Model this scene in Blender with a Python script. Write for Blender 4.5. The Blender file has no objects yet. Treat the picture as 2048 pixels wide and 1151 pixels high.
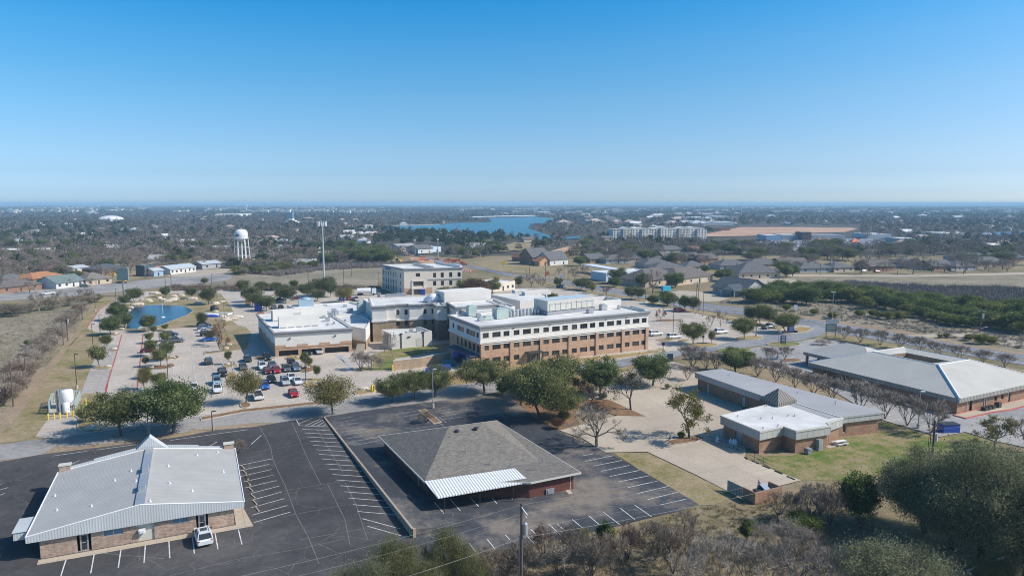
import bpy, math, random
import numpy as np
from mathutils import Vector
C = bpy.context.scene.collection
R = math.radians
F, HY, CAMH = 1400.0, 405.5, 42.0
PITCH = math.atan((575.5 - HY) / F)
CP, SP = math.cos(PITCH), math.sin(PITCH)

# ---------- surveying helpers: a pixel of the photograph read as a point of the real ground plane ----------
def G(x, y, z=0.0):
    dx = (x - 1024) / F; dy = -(y - 575.5) / F
    t = (CAMH - z) / (SP - dy * CP)
    return (dx * t, (CP + dy * SP) * t)
def G3(x, y, z=0.0):
    a = G(x, y, z); return (a[0], a[1], z)
def zt(xb, yb, yt):
    Y = G(xb, yb)[1]; dy = -(yt - 575.5) / F
    return CAMH + Y * (-SP + dy * CP) / (CP + dy * SP)
def q(ox, oy, *pts):                       # points read in an enlarged tile of the photograph
    return [(ox + x / 5.754, oy + y / 5.754) for x, y in pts]
def q1(ox, oy, x, y): return (ox + x / 5.754, oy + y / 5.754)
def angpx(a, b):
    A, B = G(*a), G(*b); return math.atan2(B[1] - A[1], B[0] - A[0])
def inpoly(x, y, P):
    c = False; j = len(P) - 1
    for i in range(len(P)):
        xi, yi = P[i]; xj, yj = P[j]
        if (yi > y) != (yj > y) and x < (xj - xi) * (y - yi) / (yj - yi) + xi: c = not c
        j = i
    return c
def ccw(P):
    a = sum(P[i][0] * P[(i + 1) % len(P)][1] - P[(i + 1) % len(P)][0] * P[i][1] for i in range(len(P)))
    return list(P) if a > 0 else list(P)[::-1]
def offset(P, d):
    n = len(P); out = []
    for i in range(n):
        a, b, c = P[i - 1], P[i], P[(i + 1) % n]
        e1 = (b[0] - a[0], b[1] - a[1]); e2 = (c[0] - b[0], c[1] - b[1])
        l1 = math.hypot(*e1); l2 = math.hypot(*e2)
        n1 = (e1[1] / l1, -e1[0] / l1); n2 = (e2[1] / l2, -e2[0] / l2)
        k = max(1 + n1[0] * n2[0] + n1[1] * n2[1], .2)
        out.append((b[0] + d * (n1[0] + n2[0]) / k, b[1] + d * (n1[1] + n2[1]) / k))
    return out
def lerp(a, b, t): return tuple(a[i] + (b[i] - a[i]) * t for i in range(len(a)))

# ---------- materials ----------
MATS = {}
def newmat(name):
    m = bpy.data.materials.new(name); m.use_nodes = True
    nt = m.node_tree; nt.nodes.clear()
    o = nt.nodes.new('ShaderNodeOutputMaterial'); b = nt.nodes.new('ShaderNodeBsdfPrincipled')
    nt.links.new(b.outputs[0], o.inputs[0]); MATS[name] = m
    return m, nt, b
def nd(nt, t, **k):
    n = nt.nodes.new(t)
    for a, v in k.items():
        if a.startswith('i_'): n.inputs[int(a[2:])].default_value = v
        else: setattr(n, a, v)
    return n
def c4(c): return (c[0], c[1], c[2], 1)
def coords(nt, kind):
    if kind == 'world': return nt.nodes.new('ShaderNodeNewGeometry').outputs['Position']
    return nt.nodes.new('ShaderNodeTexCoord').outputs['UV' if kind == 'uv' else 'Object']
def noise(nt, vec, scale, detail=4, rough=.6):
    n = nd(nt, 'ShaderNodeTexNoise'); n.inputs['Scale'].default_value = scale; n.inputs['Detail'].default_value = detail
    n.inputs['Roughness'].default_value = rough; nt.links.new(vec, n.inputs['Vector']); return n.outputs['Fac']
def ramp(nt, fac, stops):
    r = nt.nodes.new('ShaderNodeValToRGB'); e = r.color_ramp.elements
    while len(e) < len(stops): e.new(.5)
    for i, (p, c) in enumerate(stops): e[i].position = p; e[i].color = c4(c)
    nt.links.new(fac, r.inputs[0]); return r.outputs[0]
def mix(nt, a, b, fac, mode='MIX'):
    m = nt.nodes.new('ShaderNodeMix'); m.data_type = 'RGBA'; m.blend_type = mode
    for s, v in ((6, a), (7, b)):
        if hasattr(v, 'links'): nt.links.new(v, m.inputs[s])
        else: m.inputs[s].default_value = c4(v)
    if hasattr(fac, 'links'): nt.links.new(fac, m.inputs[0])
    else: m.inputs[0].default_value = fac
    return m.outputs[2]
def math_(nt, op, a, b=0.0):
    m = nd(nt, 'ShaderNodeMath', operation=op)
    for i, v in enumerate((a, b)):
        if hasattr(v, 'links'): nt.links.new(v, m.inputs[i])
        else: m.inputs[i].default_value = v
    return m.outputs[0]
def bump(nt, b, h, s=.3, d=.05):
    n = nt.nodes.new('ShaderNodeBump'); n.inputs['Strength'].default_value = s; n.inputs['Distance'].default_value = d
    nt.links.new(h, n.inputs['Height']); nt.links.new(n.outputs[0], b.inputs['Normal'])
def M(name, col, rough=.8, var=.12, scale=.6, metal=0.0, coord='obj', spec=None):
    m, nt, b = newmat(name)
    if var:
        v = coords(nt, coord); f = noise(nt, v, scale, 5)
        nt.links.new(ramp(nt, f, [(.25, [x * (1 - var) for x in col]), (.75, [min(x * (1 + var), 1) for x in col])]), b.inputs['Base Color'])
    else: b.inputs['Base Color'].default_value = c4(col)
    b.inputs['Roughness'].default_value = rough; b.inputs['Metallic'].default_value = metal
    if spec is not None: b.inputs['Specular IOR Level'].default_value = spec
    return m
def ground_mat(name, stops, s1=.02, s2=.15, s3=1.6, fine=.35, rough=.95):
    m, nt, b = newmat(name); v = coords(nt, 'world')
    f = math_(nt, 'ADD', math_(nt, 'MULTIPLY', noise(nt, v, s1, 5), .55), math_(nt, 'MULTIPLY', noise(nt, v, s2, 6, .7), .45))
    col = ramp(nt, f, stops)
    g = ramp(nt, noise(nt, v, s3, 4, .75), [(.3, (1 - fine,) * 3), (.7, (1 + fine * .6,) * 3)])
    nt.links.new(mix(nt, col, g, 1.0, 'MULTIPLY'), b.inputs['Base Color'])
    b.inputs['Roughness'].default_value = rough; b.inputs['Specular IOR Level'].default_value = .1
    return m
def asphalt(name, base, stain, crack, cs=.09, cw=.008, amount=.8, worn=()):
    m, nt, b = newmat(name); v = coords(nt, 'world')
    d = nt.nodes.new('ShaderNodeTexNoise'); d.inputs['Scale'].default_value = .25; d.inputs['Detail'].default_value = 5; nt.links.new(v, d.inputs['Vector'])
    vm = nd(nt, 'ShaderNodeVectorMath', operation='SCALE'); vm.inputs[3].default_value = 3.2; nt.links.new(d.outputs['Color'], vm.inputs[0])
    va = nd(nt, 'ShaderNodeVectorMath', operation='ADD'); nt.links.new(v, va.inputs[0]); nt.links.new(vm.outputs[0], va.inputs[1])
    vo = nd(nt, 'ShaderNodeTexVoronoi', feature='DISTANCE_TO_EDGE', voronoi_dimensions='2D'); vo.inputs['Scale'].default_value = cs; nt.links.new(va.outputs[0], vo.inputs['Vector'])
    w = math_(nt, 'MULTIPLY', math_(nt, 'SUBTRACT', noise(nt, v, .16, 4), .40), cw * 6)
    cr = math_(nt, 'MULTIPLY', math_(nt, 'LESS_THAN', vo.outputs['Distance'], w), amount)
    f = noise(nt, v, .045, 8, .72)
    for c_, r_, k_ in worn:                  # where wheels turn the surface is ground pale
        dn = nd(nt, 'ShaderNodeVectorMath', operation='DISTANCE'); nt.links.new(v, dn.inputs[0]); dn.inputs[1].default_value = (c_[0], c_[1], 0)
        f = math_(nt, 'ADD', f, math_(nt, 'MULTIPLY', math_(nt, 'MAXIMUM', math_(nt, 'SUBTRACT', 1.0, math_(nt, 'DIVIDE', dn.outputs['Value'], r_)), 0.0), k_))
    col = ramp(nt, f, [(.42, base), (.52, [x * 1.35 for x in base]), (.63, stain)])
    g = ramp(nt, noise(nt, v, .9, 6, .8), [(.3, (.78,) * 3), (.72, (1.2,) * 3)])
    col = mix(nt, col, g, 1.0, 'MULTIPLY')
    nt.links.new(mix(nt, col, crack, cr), b.inputs['Base Color'])
    b.inputs['Roughness'].default_value = .9; b.inputs['Specular IOR Level'].default_value = .2
    return m
def slabs(name, col, joint, size, var=.16, stain=.7):
    m, nt, b = newmat(name); v = coords(nt, 'world')
    mp = nd(nt, 'ShaderNodeMapping'); mp.inputs['Rotation'].default_value = (0, 0, R(-25)); nt.links.new(v, mp.inputs[0])
    br = nd(nt, 'ShaderNodeTexBrick', offset=0.0); br.inputs['Scale'].default_value = 1; br.inputs['Mortar Size'].default_value = .05
    br.inputs['Brick Width'].default_value = size; br.inputs['Row Height'].default_value = size
    br.inputs['Color1'].default_value = c4(col); br.inputs['Color2'].default_value = c4([x * .88 for x in col]); br.inputs['Mortar'].default_value = c4(joint)
    nt.links.new(mp.outputs[0], br.inputs['Vector'])
    f = ramp(nt, noise(nt, v, .06, 7, .65), [(.3, (stain,) * 3), (.65, (1.06,) * 3)])
    g = ramp(nt, noise(nt, v, 1.2, 5, .7), [(.3, (1 - var,) * 3), (.7, (1 + var,) * 3)])
    nt.links.new(mix(nt, mix(nt, br.outputs['Color'], f, 1.0, 'MULTIPLY'), g, 1.0, 'MULTIPLY'), b.inputs['Base Color'])
    b.inputs['Roughness'].default_value = .9; b.inputs['Specular IOR Level'].default_value = .2
    return m
def brick(name, c1, c2, mortar, bw=.4, bh=.13):
    m, nt, b = newmat(name); v = coords(nt, 'uv')
    br = nd(nt, 'ShaderNodeTexBrick'); br.inputs['Scale'].default_value = 1; br.inputs['Mortar Size'].default_value = .012
    br.inputs['Brick Width'].default_value = bw; br.inputs['Row Height'].default_value = bh
    br.inputs['Color1'].default_value = c4(c1); br.inputs['Color2'].default_value = c4(c2); br.inputs['Mortar'].default_value = c4(mortar)
    nt.links.new(v, br.inputs['Vector'])
    g = ramp(nt, noise(nt, coords(nt, 'world'), .5, 6, .7), [(.3, (.8,) * 3), (.7, (1.15,) * 3)])
    nt.links.new(mix(nt, br.outputs['Color'], g, 1.0, 'MULTIPLY'), b.inputs['Base Color'])
    b.inputs['Roughness'].default_value = .9; b.inputs['Specular IOR Level'].default_value = .2
    return m
def ribbed(name, col, dark, pitch, duty=.2, rough=.45, axis=0, metal=0.0, var=.1, bs=.5):
    m, nt, b = newmat(name); v = coords(nt, 'uv')
    s = nd(nt, 'ShaderNodeSeparateXYZ'); nt.links.new(v, s.inputs[0])
    fr = math_(nt, 'FRACT', math_(nt, 'DIVIDE', s.outputs[axis], pitch))
    st = math_(nt, 'LESS_THAN', fr, duty)
    g = ramp(nt, noise(nt, coords(nt, 'world'), .25, 6, .65), [(.3, (1 - var,) * 3), (.7, (1 + var * .5,) * 3)])
    nt.links.new(mix(nt, mix(nt, col, dark, st), g, 1.0, 'MULTIPLY'), b.inputs['Base Color'])
    h = math_(nt, 'SINE', math_(nt, 'MULTIPLY', fr, 6.2832)); bump(nt, b, h, bs, .04)
    b.inputs['Roughness'].default_value = rough; b.inputs['Metallic'].default_value = metal; b.inputs['Specular IOR Level'].default_value = .2
    return m
def shingle(name, col, var=.28):
    m, nt, b = newmat(name); v = coords(nt, 'uv')
    br = nd(nt, 'ShaderNodeTexBrick'); br.inputs['Scale'].default_value = 1; br.inputs['Mortar Size'].default_value = .012
    br.inputs['Brick Width'].default_value = .5; br.inputs['Row Height'].default_value = .22
    br.inputs['Color1'].default_value = c4([x * (1 + var) for x in col]); br.inputs['Color2'].default_value = c4([x * (1 - var) for x in col]); br.inputs['Mortar'].default_value = c4([x * .55 for x in col])
    nt.links.new(v, br.inputs['Vector'])
    g = ramp(nt, noise(nt, coords(nt, 'world'), 1.3, 6, .8), [(.3, (.82,) * 3), (.7, (1.14,) * 3)])
    nt.links.new(mix(nt, br.outputs['Color'], g, 1.0, 'MULTIPLY'), b.inputs['Base Color'])
    b.inputs['Roughness'].default_value = .95; b.inputs['Specular IOR Level'].default_value = .15
    return m
def attr_mat(name, trans=.25, rough=.75):
    m, nt, b = newmat(name)
    a = nd(nt, 'ShaderNodeAttribute', attribute_name='Col'); nt.links.new(a.outputs['Color'], b.inputs['Base Color'])
    b.inputs['Roughness'].default_value = rough; b.inputs['Specular IOR Level'].default_value = .2
    if trans:
        t = nt.nodes.new('ShaderNodeBsdfTranslucent'); nt.links.new(a.outputs['Color'], t.inputs[0])
        x = nt.nodes.new('ShaderNodeMixShader'); x.inputs[0].default_value = trans
        nt.links.new(b.outputs[0], x.inputs[1]); nt.links.new(t.outputs[0], x.inputs[2])
        nt.links.new(x.outputs[0], [n for n in nt.nodes if n.type == 'OUTPUT_MATERIAL'][0].inputs[0])
    return m
def water_mat(name, col, rough=.12, bs=.25, sc=.8):
    m, nt, b = newmat(name); v = coords(nt, 'world')
    g = ramp(nt, noise(nt, v, .035 if sc < .5 else .16, 6, .65), [(.32, [x * .6 for x in col]), (.68, [x * 1.45 for x in col])])
    nt.links.new(g, b.inputs['Base Color'])
    b.inputs['Roughness'].default_value = rough; b.inputs['IOR'].default_value = 1.33
    bump(nt, b, noise(nt, v, sc, 4), bs, .2)
    return m

GRASS = ground_mat('dry_ground', [(.34, (.15, .15, .065)), (.44, (.235, .195, .11)), (.54, (.31, .245, .155)), (.66, (.38, .29, .195))], s2=.3)
FAR = ground_mat('far_ground', [(.3, (.055, .058, .042)), (.5, (.095, .085, .07)), (.75, (.17, .145, .115))], s1=.004, s2=.02, s3=.06, fine=.4)
FIELD = ground_mat('scrub_field', [(.36, (.19, .17, .115)), (.5, (.30, .255, .18)), (.64, (.40, .335, .25))], s1=.03, s2=.2, s3=1.2, fine=.5)
LAWN = ground_mat('lawn', [(.35, (.15, .165, .05)), (.43, (.25, .215, .095)), (.51, (.33, .26, .15)), (.62, (.42, .315, .20))], s1=.09, s2=.45, s3=2.5)
GREEN = ground_mat('green_grass', [(.36, (.10, .165, .03)), (.46, (.17, .19, .055)), (.54, (.28, .235, .11)), (.66, (.36, .27, .16))], s1=.1, s2=.4, s3=2.5)
YGRASS = ground_mat('straw_grass', [(.3, (.28, .21, .09)), (.6, (.40, .29, .14)), (.8, (.44, .32, .18))], s1=.1, s2=.5, s3=2.5)
MULCH = ground_mat('mulch', [(.3, (.16, .085, .045)), (.55, (.27, .165, .095)), (.75, (.35, .245, .155))], s1=.15, s2=.6, s3=3)
DIRT = ground_mat('bare_dirt', [(.3, (.26, .19, .125)), (.6, (.38, .29, .20)), (.8, (.44, .35, .26))], s1=.1, s2=.5, s3=2)
CLAY = ground_mat('red_clay', [(.3, (.24, .15, .10)), (.42, (.46, .28, .18)), (.55, (.56, .36, .24)), (.7, (.62, .46, .34))], s1=.012, s2=.06, s3=.3)
GRAVEL = ground_mat('pale_gravel', [(.3, (.40, .34, .26)), (.6, (.50, .43, .34)), (.8, (.55, .49, .40))], s1=.05, s2=.3, s3=1.5, fine=.2)
CONC = slabs('concrete_paving', (.53, .46, .385), (.41, .355, .30), 4.6, stain=.84)
CONCW = slabs('pale_concrete', (.53, .445, .345), (.39, .33, .265), 5.2, var=.07, stain=.82)
STALL = slabs('stall_concrete', (.43, .385, .34), (.30, .27, .24), 4.0, stain=.85)
ASPH = asphalt('sealed_asphalt', (.058, .055, .055), (.12, .11, .105), (.20, .185, .175), cs=.2, cw=.008, amount=.55)
ASPHC = asphalt('worn_asphalt', (.052, .055, .062), (.23, .195, .16), (.24, .22, .2), cs=.15, cw=.006, amount=.45, worn=[(G(1180, 965), 9, .12), (G(1120, 1010), 9, .11), (G(1190, 1000), 8, .09), (G(1010, 1035), 8, .08), (G(960, 800), 13, .11), (G(1120, 915), 8, .10), (G(1010, 810), 9, .12), (G(800, 840), 8, .06)])
ROAD = asphalt('street_surface', (.25, .235, .22), (.36, .33, .30), (.16, .15, .14), cs=.06, cw=.004)
ROADB = asphalt('drive_surface', (.20, .205, .215), (.32, .31, .30), (.15, .15, .15), cs=.05, cw=.004)
HWAY = asphalt('highway_surface', (.16, .17, .195), (.235, .24, .255), (.12, .12, .13), cs=.03, cw=.004)
LOTG = asphalt('grey_lot_surface', (.27, .26, .25), (.38, .355, .33), (.18, .17, .16), cs=.05, cw=.005)
CURB = M('kerb_concrete', (.46, .40, .33), .9, .2, 1.5)
PW = M('white_paint', (.60, .60, .585), .8, .35, 1.6)
PWF = M('faded_paint', (.34, .35, .36), .8, .4, 1.0)
PR = M('red_paint', (.52, .10, .085), .7, .25, 1.0)
PB = M('blue_paint', (.30, .42, .56), .8, .25, 1.0)
PY = M('yellow_paint', (.75, .52, .03), .5, .1)
BR_TAN = brick('tan_brick', (.48, .35, .265), (.27, .17, .125), (.5, .43, .36))
BR_RED = brick('red_brick', (.185, .062, .045), (.11, .035, .03), (.2, .12, .1))
BR_BRN = brick('brown_brick', (.42, .245, .155), (.27, .145, .09), (.38, .28, .21))
BR_HOS = brick('orange_brick', (.55, .345, .225), (.46, .28, .175), (.48, .37, .28))
BR_DK = brick('stone_wall', (.44, .32, .21), (.30, .21, .135), (.42, .34, .25))
STW = M('white_stucco', (.72, .68, .62), .9, .06, .3)
STG = M('grey_cornice', (.30, .295, .295), .85, .08, .5)
STT = M('tan_stucco', (.68, .60, .50), .9, .06, .3)
TPO = M('white_roof_membrane', (.66, .65, .62), .8, .22, .2, coord='world')
TPOG = M('grey_roof_membrane', (.37, .365, .365), .8, .12, .15, coord='world')
CREAM = M('cream_band', (.56, .54, .48), .8, .07, .5)
RIBC = ribbed('ribbed_roof', (.45, .44, .41), (.39, .385, .365), .5, .22, rough=.6, bs=.25)
RIBF = ribbed('ribbed_fascia', (.55, .57, .57), (.46, .48, .49), .3, .3, rough=.6, bs=.15)
RIBG = ribbed('standing_seam', (.54, .515, .46), (.46, .44, .39), .5, .14, rough=.65, bs=.2)
RIBGF = ribbed('seam_fascia', (.36, .35, .31), (.21, .2, .18), .5, .25)
RIBW = ribbed('white_decking', (.78, .79, .80), (.46, .49, .53), .42, .34, rough=.6, bs=.5)
RIBD = ribbed('dark_seam_roof', (.22, .20, .18), (.10, .09, .08), .6, .2, rough=.75)
MANS = ribbed('mansard_panels', (.47, .465, .44), (.28, .28, .26), 1.25, .05, bs=.1)
SHG = shingle('grey_shingles', (.215, .195, .17), .2)
SHD = shingle('dark_shingles', (.10, .115, .135))
SHB = shingle('brown_shingles', (.165, .145, .135))
SHN = shingle('slate_shingles', (.155, .152, .155))
SHGR = shingle('green_shingles', (.17, .215, .21))
SHO = shingle('orange_shingles', (.42, .20, .105))
GLASS = M('dark_glass', (.028, .03, .034), .12, .3, .35, spec=.7)
_nt = GLASS.node_tree; _b = [n for n in _nt.nodes if n.type == 'BSDF_PRINCIPLED'][0]; _oi = _nt.nodes.new('ShaderNodeObjectInfo')   # some windows have blinds drawn
_nt.links.new(ramp(_nt, _oi.outputs['Random'], [(0, (.020, .021, .025)), (.45, (.032, .034, .038)), (.72, (.05, .052, .055)), (1, (.12, .118, .11))]), _b.inputs['Base Color'])
GLASB = M('blue_glass', (.16, .27, .36), .1, .2, .4, spec=.7)
FRD = M('dark_frame', (.075, .06, .052), .5, .1)
FRW = M('white_frame', (.70, .70, .68), .5, .05)
WHITE = M('white_metal', (.74, .75, .76), .45, .05)
GALV = M('galvanised_metal', (.42, .44, .46), .4, .12, 1.0, metal=.4)
GREY = M('grey_metal', (.30, .31, .33), .5, .12)
DARK = M('dark_metal', (.045, .043, .042), .5, .1)
BLACK = M('black_rubber', (.018, .018, .02), .7, 0)
WOOD = M('weathered_pole', (.12, .085, .065), .9, .25, 2.0)
WIREM = M('wire_metal', (.34, .32, .30), .4, 0)
TEAL = M('teal_plastic', (.01, .15, .19), .5, .1)
BLUE = M('blue_steel', (.02, .075, .42), .45, .15)
BLUEL = M('light_blue_panel', (.27, .40, .52), .5, .1)
TURQ = M('turquoise_panel', (.05, .42, .60), .5, .1)
YEL = M('machine_yellow', (.75, .42, .02), .45, .1)
ORNG = M('orange_plastic', (.80, .16, .03), .5, .1)
PEACH = M('orange_canvas', (.85, .22, .12), .8, .06)
ROCK = M('limestone', (.62, .53, .42), .9, .2, 1.2)
COPPER = M('brown_metal_wall', (.33, .235, .15), .6, .1)
LENS = M('lamp_glass', (.85, .85, .85), .2, 0)
TAIL = M('tail_lamp', (.35, .01, .01), .3, 0)
LEAF = attr_mat('leaf', .4)
BARK = attr_mat('bark', 0, .9)
CANOPY = attr_mat('woodland', .15, .9)
POND = water_mat('pond_water', (.004, .038, .085), .12, .25, 1.2)
LAKE = water_mat('lake_water', (.04, .165, .235), .35, .3, .15)

# ---------- mesh building ----------
WL = {}                                    # world position of every Empty root
def tag(o, label=None, cat=None, group=None, kind=None):
    if label: o['label'] = label
    if cat: o['category'] = cat
    if group: o['group'] = group
    if kind: o['kind'] = kind
    return o
def root(name, label, cat, loc=(0, 0, 0), group=None):
    o = bpy.data.objects.new(name, None); o.empty_display_size = .3; C.objects.link(o)
    loc = tuple(loc) + (0,) * (3 - len(loc)); o.location = loc; WL[o.name] = Vector(loc)
    return tag(o, label, cat, group)
class MB:
    def __init__(s): s.v = []; s.f = []; s.m = []
    def add(s, V, Fs, mi=0):
        b = len(s.v); s.v += [tuple(p) for p in V]
        for f in Fs: s.f.append([b + i for i in f]); s.m.append(mi)
    def quad(s, a, b, c, d, mi=0): s.add((a, b, c, d), ((0, 1, 2, 3),), mi)
    def poly(s, P, z, mi=0, up=True):
        P = ccw(P)
        if not up: P = P[::-1]
        s.add([(p[0], p[1], z) for p in P], [list(range(len(P)))], mi)
    def prism(s, P, z0, z1, mi=0, mt=None, bot=False):
        P = ccw(P); n = len(P)
        s.add([(x, y, z0) for x, y in P] + [(x, y, z1) for x, y in P], [(i, (i + 1) % n, n + (i + 1) % n, n + i) for i in range(n)], mi)
        s.poly(P, z1, mi if mt is None else mt)
        if bot: s.poly(P, z0, mi, False)
    def ring(s, P, d0, d1, z0, z1, mi=0):   # band between two outlines of one footprint
        P = ccw(P); A = offset(P, d0); B = offset(P, d1); n = len(P)
        V = [(x, y, z) for L, z in ((B, z0), (B, z1), (A, z1), (A, z0)) for x, y in L]
        Fs = []
        for i in range(n):
            j = (i + 1) % n
            for k in range(4): Fs.append((k * n + i, k * n + j, ((k + 1) % 4) * n + j, ((k + 1) % 4) * n + i))
        s.add(V, Fs, mi)
    def box(s, c, size, rz=0.0, mi=0):      # c = centre of the base
        sx, sy, sz = size[0] / 2, size[1] / 2, size[2]; ca, sa = math.cos(rz), math.sin(rz)
        V = [(c[0] + x * ca - y * sa, c[1] + x * sa + y * ca, c[2] + z) for z in (0, sz) for x, y in ((-sx, -sy), (sx, -sy), (sx, sy), (-sx, sy))]
        s.add(V, ((3, 2, 1, 0), (4, 5, 6, 7), (0, 1, 5, 4), (1, 2, 6, 5), (2, 3, 7, 6), (3, 0, 4, 7)), mi)
    def tube(s, p0, p1, r0, r1=None, n=8, mi=0, cap=True):
        r1 = r0 if r1 is None else r1; a, b = Vector(p0), Vector(p1); d = (b - a)
        if d.length < 1e-6: return
        d.normalize(); u = d.orthogonal().normalized(); w = d.cross(u)
        V = [p + (u * math.cos(t) + w * math.sin(t)) * r for p, r in ((a, r0), (b, r1)) for t in [6.28319 * i / n for i in range(n)]]
        Fs = [(i, (i + 1) % n, n + (i + 1) % n, n + i) for i in range(n)]
        if cap: Fs += [list(range(n))[::-1], list(range(n, 2 * n))]
        s.add(V, Fs, mi)
    def lathe(s, c, prof, n=16, mi=0):
        V = [(c[0] + r * math.cos(6.28319 * i / n), c[1] + r * math.sin(6.28319 * i / n), c[2] + z) for r, z in prof for i in range(n)]
        Fs = [(k * n + i, k * n + (i + 1) % n, (k + 1) * n + (i + 1) % n, (k + 1) * n + i) for k in range(len(prof) - 1) for i in range(n)]
        s.add(V, Fs, mi)
    def build(s, name, mats, parent=None, loc=None, smooth=False):
        if not isinstance(mats, (list, tuple)): mats = [mats]
        me = bpy.data.meshes.new(name); o = bpy.data.objects.new(name, me); C.objects.link(o)
        off = Vector((0, 0, 0))
        if parent is not None: off = WL[parent.name]; o.parent = parent; WL[o.name] = off
        elif loc is not None: off = Vector(loc); o.location = off; WL[o.name] = off
        else: WL[o.name] = off
        me.from_pydata([(p[0] - off.x, p[1] - off.y, p[2] - off.z) for p in s.v], [], s.f)
        for m in mats: me.materials.append(m)
        me.polygons.foreach_set('material_index', s.m)
        uv = me.uv_layers.new(name='UVMap').data; Z = Vector((0, 0, 1))
        for p in me.polygons:
            n = p.normal; t = Z.cross(n)
            t = Vector((1, 0, 0)) if t.length < .02 else t.normalized()
            b = n.cross(t)
            for li in p.loop_indices:
                w = me.vertices[me.loops[li].vertex_index].co; uv[li].uv = (w.dot(t), w.dot(b))
            p.use_smooth = smooth
        me.update(); return o
def struct(name, mb, mats): return tag(mb.build(name, mats), kind='structure')
def copy_tree(o, loc=None, rz=None, scale=None, label=None, group=None, parent=None):
    c = o.copy(); C.objects.link(c)
    if parent is not None: c.parent = parent
    if loc is not None:
        c.location = tuple(loc) + (0,) * (3 - len(loc)); WL[c.name] = Vector(c.location)
    if rz is not None: c.rotation_euler = (0, 0, rz)
    if scale is not None: c.scale = scale if isinstance(scale, tuple) else (scale,) * 3
    if label: c['label'] = label
    if group: c['group'] = group
    for ch in o.children: copy_tree(ch, parent=c)
    return c

# ---------- walls with real openings ----------
WINC = {}
def window_obj(parent, P0, d, u0, w0, w, h, depth, n=2, frame=FRD, glass=GLASS, sub=False):
    key = (round(w, 2), round(h, 2), n, frame.name, glass.name)
    if key not in WINC:
        mb = MB(); t = .08
        for x0, x1, z0, z1 in [(0, w, 0, t), (0, w, h - t, h), (0, t, t, h - t), (w - t, w, t, h - t)] + [(w * k / n - .03, w * k / n + .03, t, h - t) for k in range(1, n)]:
            mb.box(((x0 + x1) / 2, .04, z0), (x1 - x0, .07, z1 - z0))
        mb.quad((t, .06, t), (w - t, .06, t), (w - t, .06, h - t), (t, .06, h - t), 1)
        WINC[key] = (mb, [frame, glass], None)
        me = mb.build('window', [frame, glass]); data = me.data; bpy.data.objects.remove(me); WINC[key] = data
    o = bpy.data.objects.new('window', WINC[key]); C.objects.link(o); o.parent = parent
    nrm = (d[1], -d[0]); off = WL[parent.name]
    o.location = (P0[0] + d[0] * u0 - nrm[0] * (depth - .02) - off.x, P0[1] + d[1] * u0 - nrm[1] * (depth - .02) - off.y, w0 - off.z)
    o.rotation_euler = (0, 0, math.atan2(d[1], d[0])); return o
def facade(mb, P0, P1, z0, z1, wins=(), bands=(), depth=.18, mi=0):
    L = math.hypot(P1[0] - P0[0], P1[1] - P0[1]); d = ((P1[0] - P0[0]) / L, (P1[1] - P0[1]) / L); n = (d[1], -d[0])
    us = sorted({0.0, L} | {x for w in wins for x in w[:2]}); zs = sorted({z0, z1} | {z for w in wins for z in w[2:4]} | {b[0] for b in bands if z0 < b[0] < z1})
    P = lambda u, z, k=0.0: (P0[0] + d[0] * u - n[0] * k, P0[1] + d[1] * u - n[1] * k, z)
    for i in range(len(us) - 1):
        for j in range(len(zs) - 1):
            uc, zc = (us[i] + us[i + 1]) / 2, (zs[j] + zs[j + 1]) / 2
            if any(w[0] < uc < w[1] and w[2] < zc < w[3] for w in wins): continue
            m = mi
            for b in bands:
                if zc < b[0]: m = b[1]; break
            mb.quad(P(us[i], zs[j]), P(us[i + 1], zs[j]), P(us[i + 1], zs[j + 1]), P(us[i], zs[j + 1]), m)
    for w in wins:
        m = mi
        for b in bands:
            if (w[2] + w[3]) / 2 < b[0]: m = b[1]; break
        a, b_, c, e = w[:4]
        mb.quad(P(a, c), P(a, c, depth), P(b_, c, depth), P(b_, c), m); mb.quad(P(a, e, depth), P(a, e), P(b_, e), P(b_, e, depth), m)
        mb.quad(P(a, c), P(a, e), P(a, e, depth), P(a, c, depth), m); mb.quad(P(b_, c, depth), P(b_, e, depth), P(b_, e), P(b_, c), m)
    return d, L
def flat_roof(mb, P, z, par=.45, mi=0, mr=1, t=.3):
    P = ccw(P); mb.poly(offset(P, -t), z - par, mr); A = offset(P, -t); n = len(P)
    mb.add([(x, y, z) for x, y in P] + [(x, y, z) for x, y in A] + [(x, y, z - par) for x, y in A],
           [f for i in range(n) for f in ((i, (i + 1) % n, n + (i + 1) % n, n + i), (n + i, n + (i + 1) % n, 2 * n + (i + 1) % n, 2 * n + i))], mi)
def hip_roof(mb, P, z, h, over=.5, ridge=None, mi=0, soffit=None, fas=.18, mf=None):
    """hip roof on a four-cornered footprint, ridge along the longer axis"""
    P = offset(ccw(P), over); a, b, c, e = P; mf = mi if mf is None else mf
    L1 = math.dist(a, b); L2 = math.dist(b, c)
    if L2 > L1: a, b, c, e = b, c, e, a; L1, L2 = L2, L1
    k = min(.5, .5 * L2 / L1) if ridge is None else ridge
    m0, m1 = lerp(a, e, .5), lerp(b, c, .5); r0 = lerp(m0, m1, k) + (z + h,); r1 = lerp(m0, m1, 1 - k) + (z + h,)
    A, B, Cc, E = [p + (z,) for p in (a, b, c, e)]
    mb.add((A, B, r1, r0), ((0, 1, 2, 3),), mi); mb.add((Cc, E, r0, r1), ((0, 1, 2, 3),), mi)
    mb.add((B, Cc, r1), ((0, 1, 2),), mi); mb.add((E, A, r0), ((0, 1, 2),), mi)
    n = 4; Q = [a, b, c, e]
    mb.add([p + (z - fas,) for p in Q] + [p + (z,) for p in Q], [(i, (i + 1) % n, n + (i + 1) % n, n + i) for i in range(n)] + [(3, 2, 1, 0)], mf)
    return r0, r1
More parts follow.
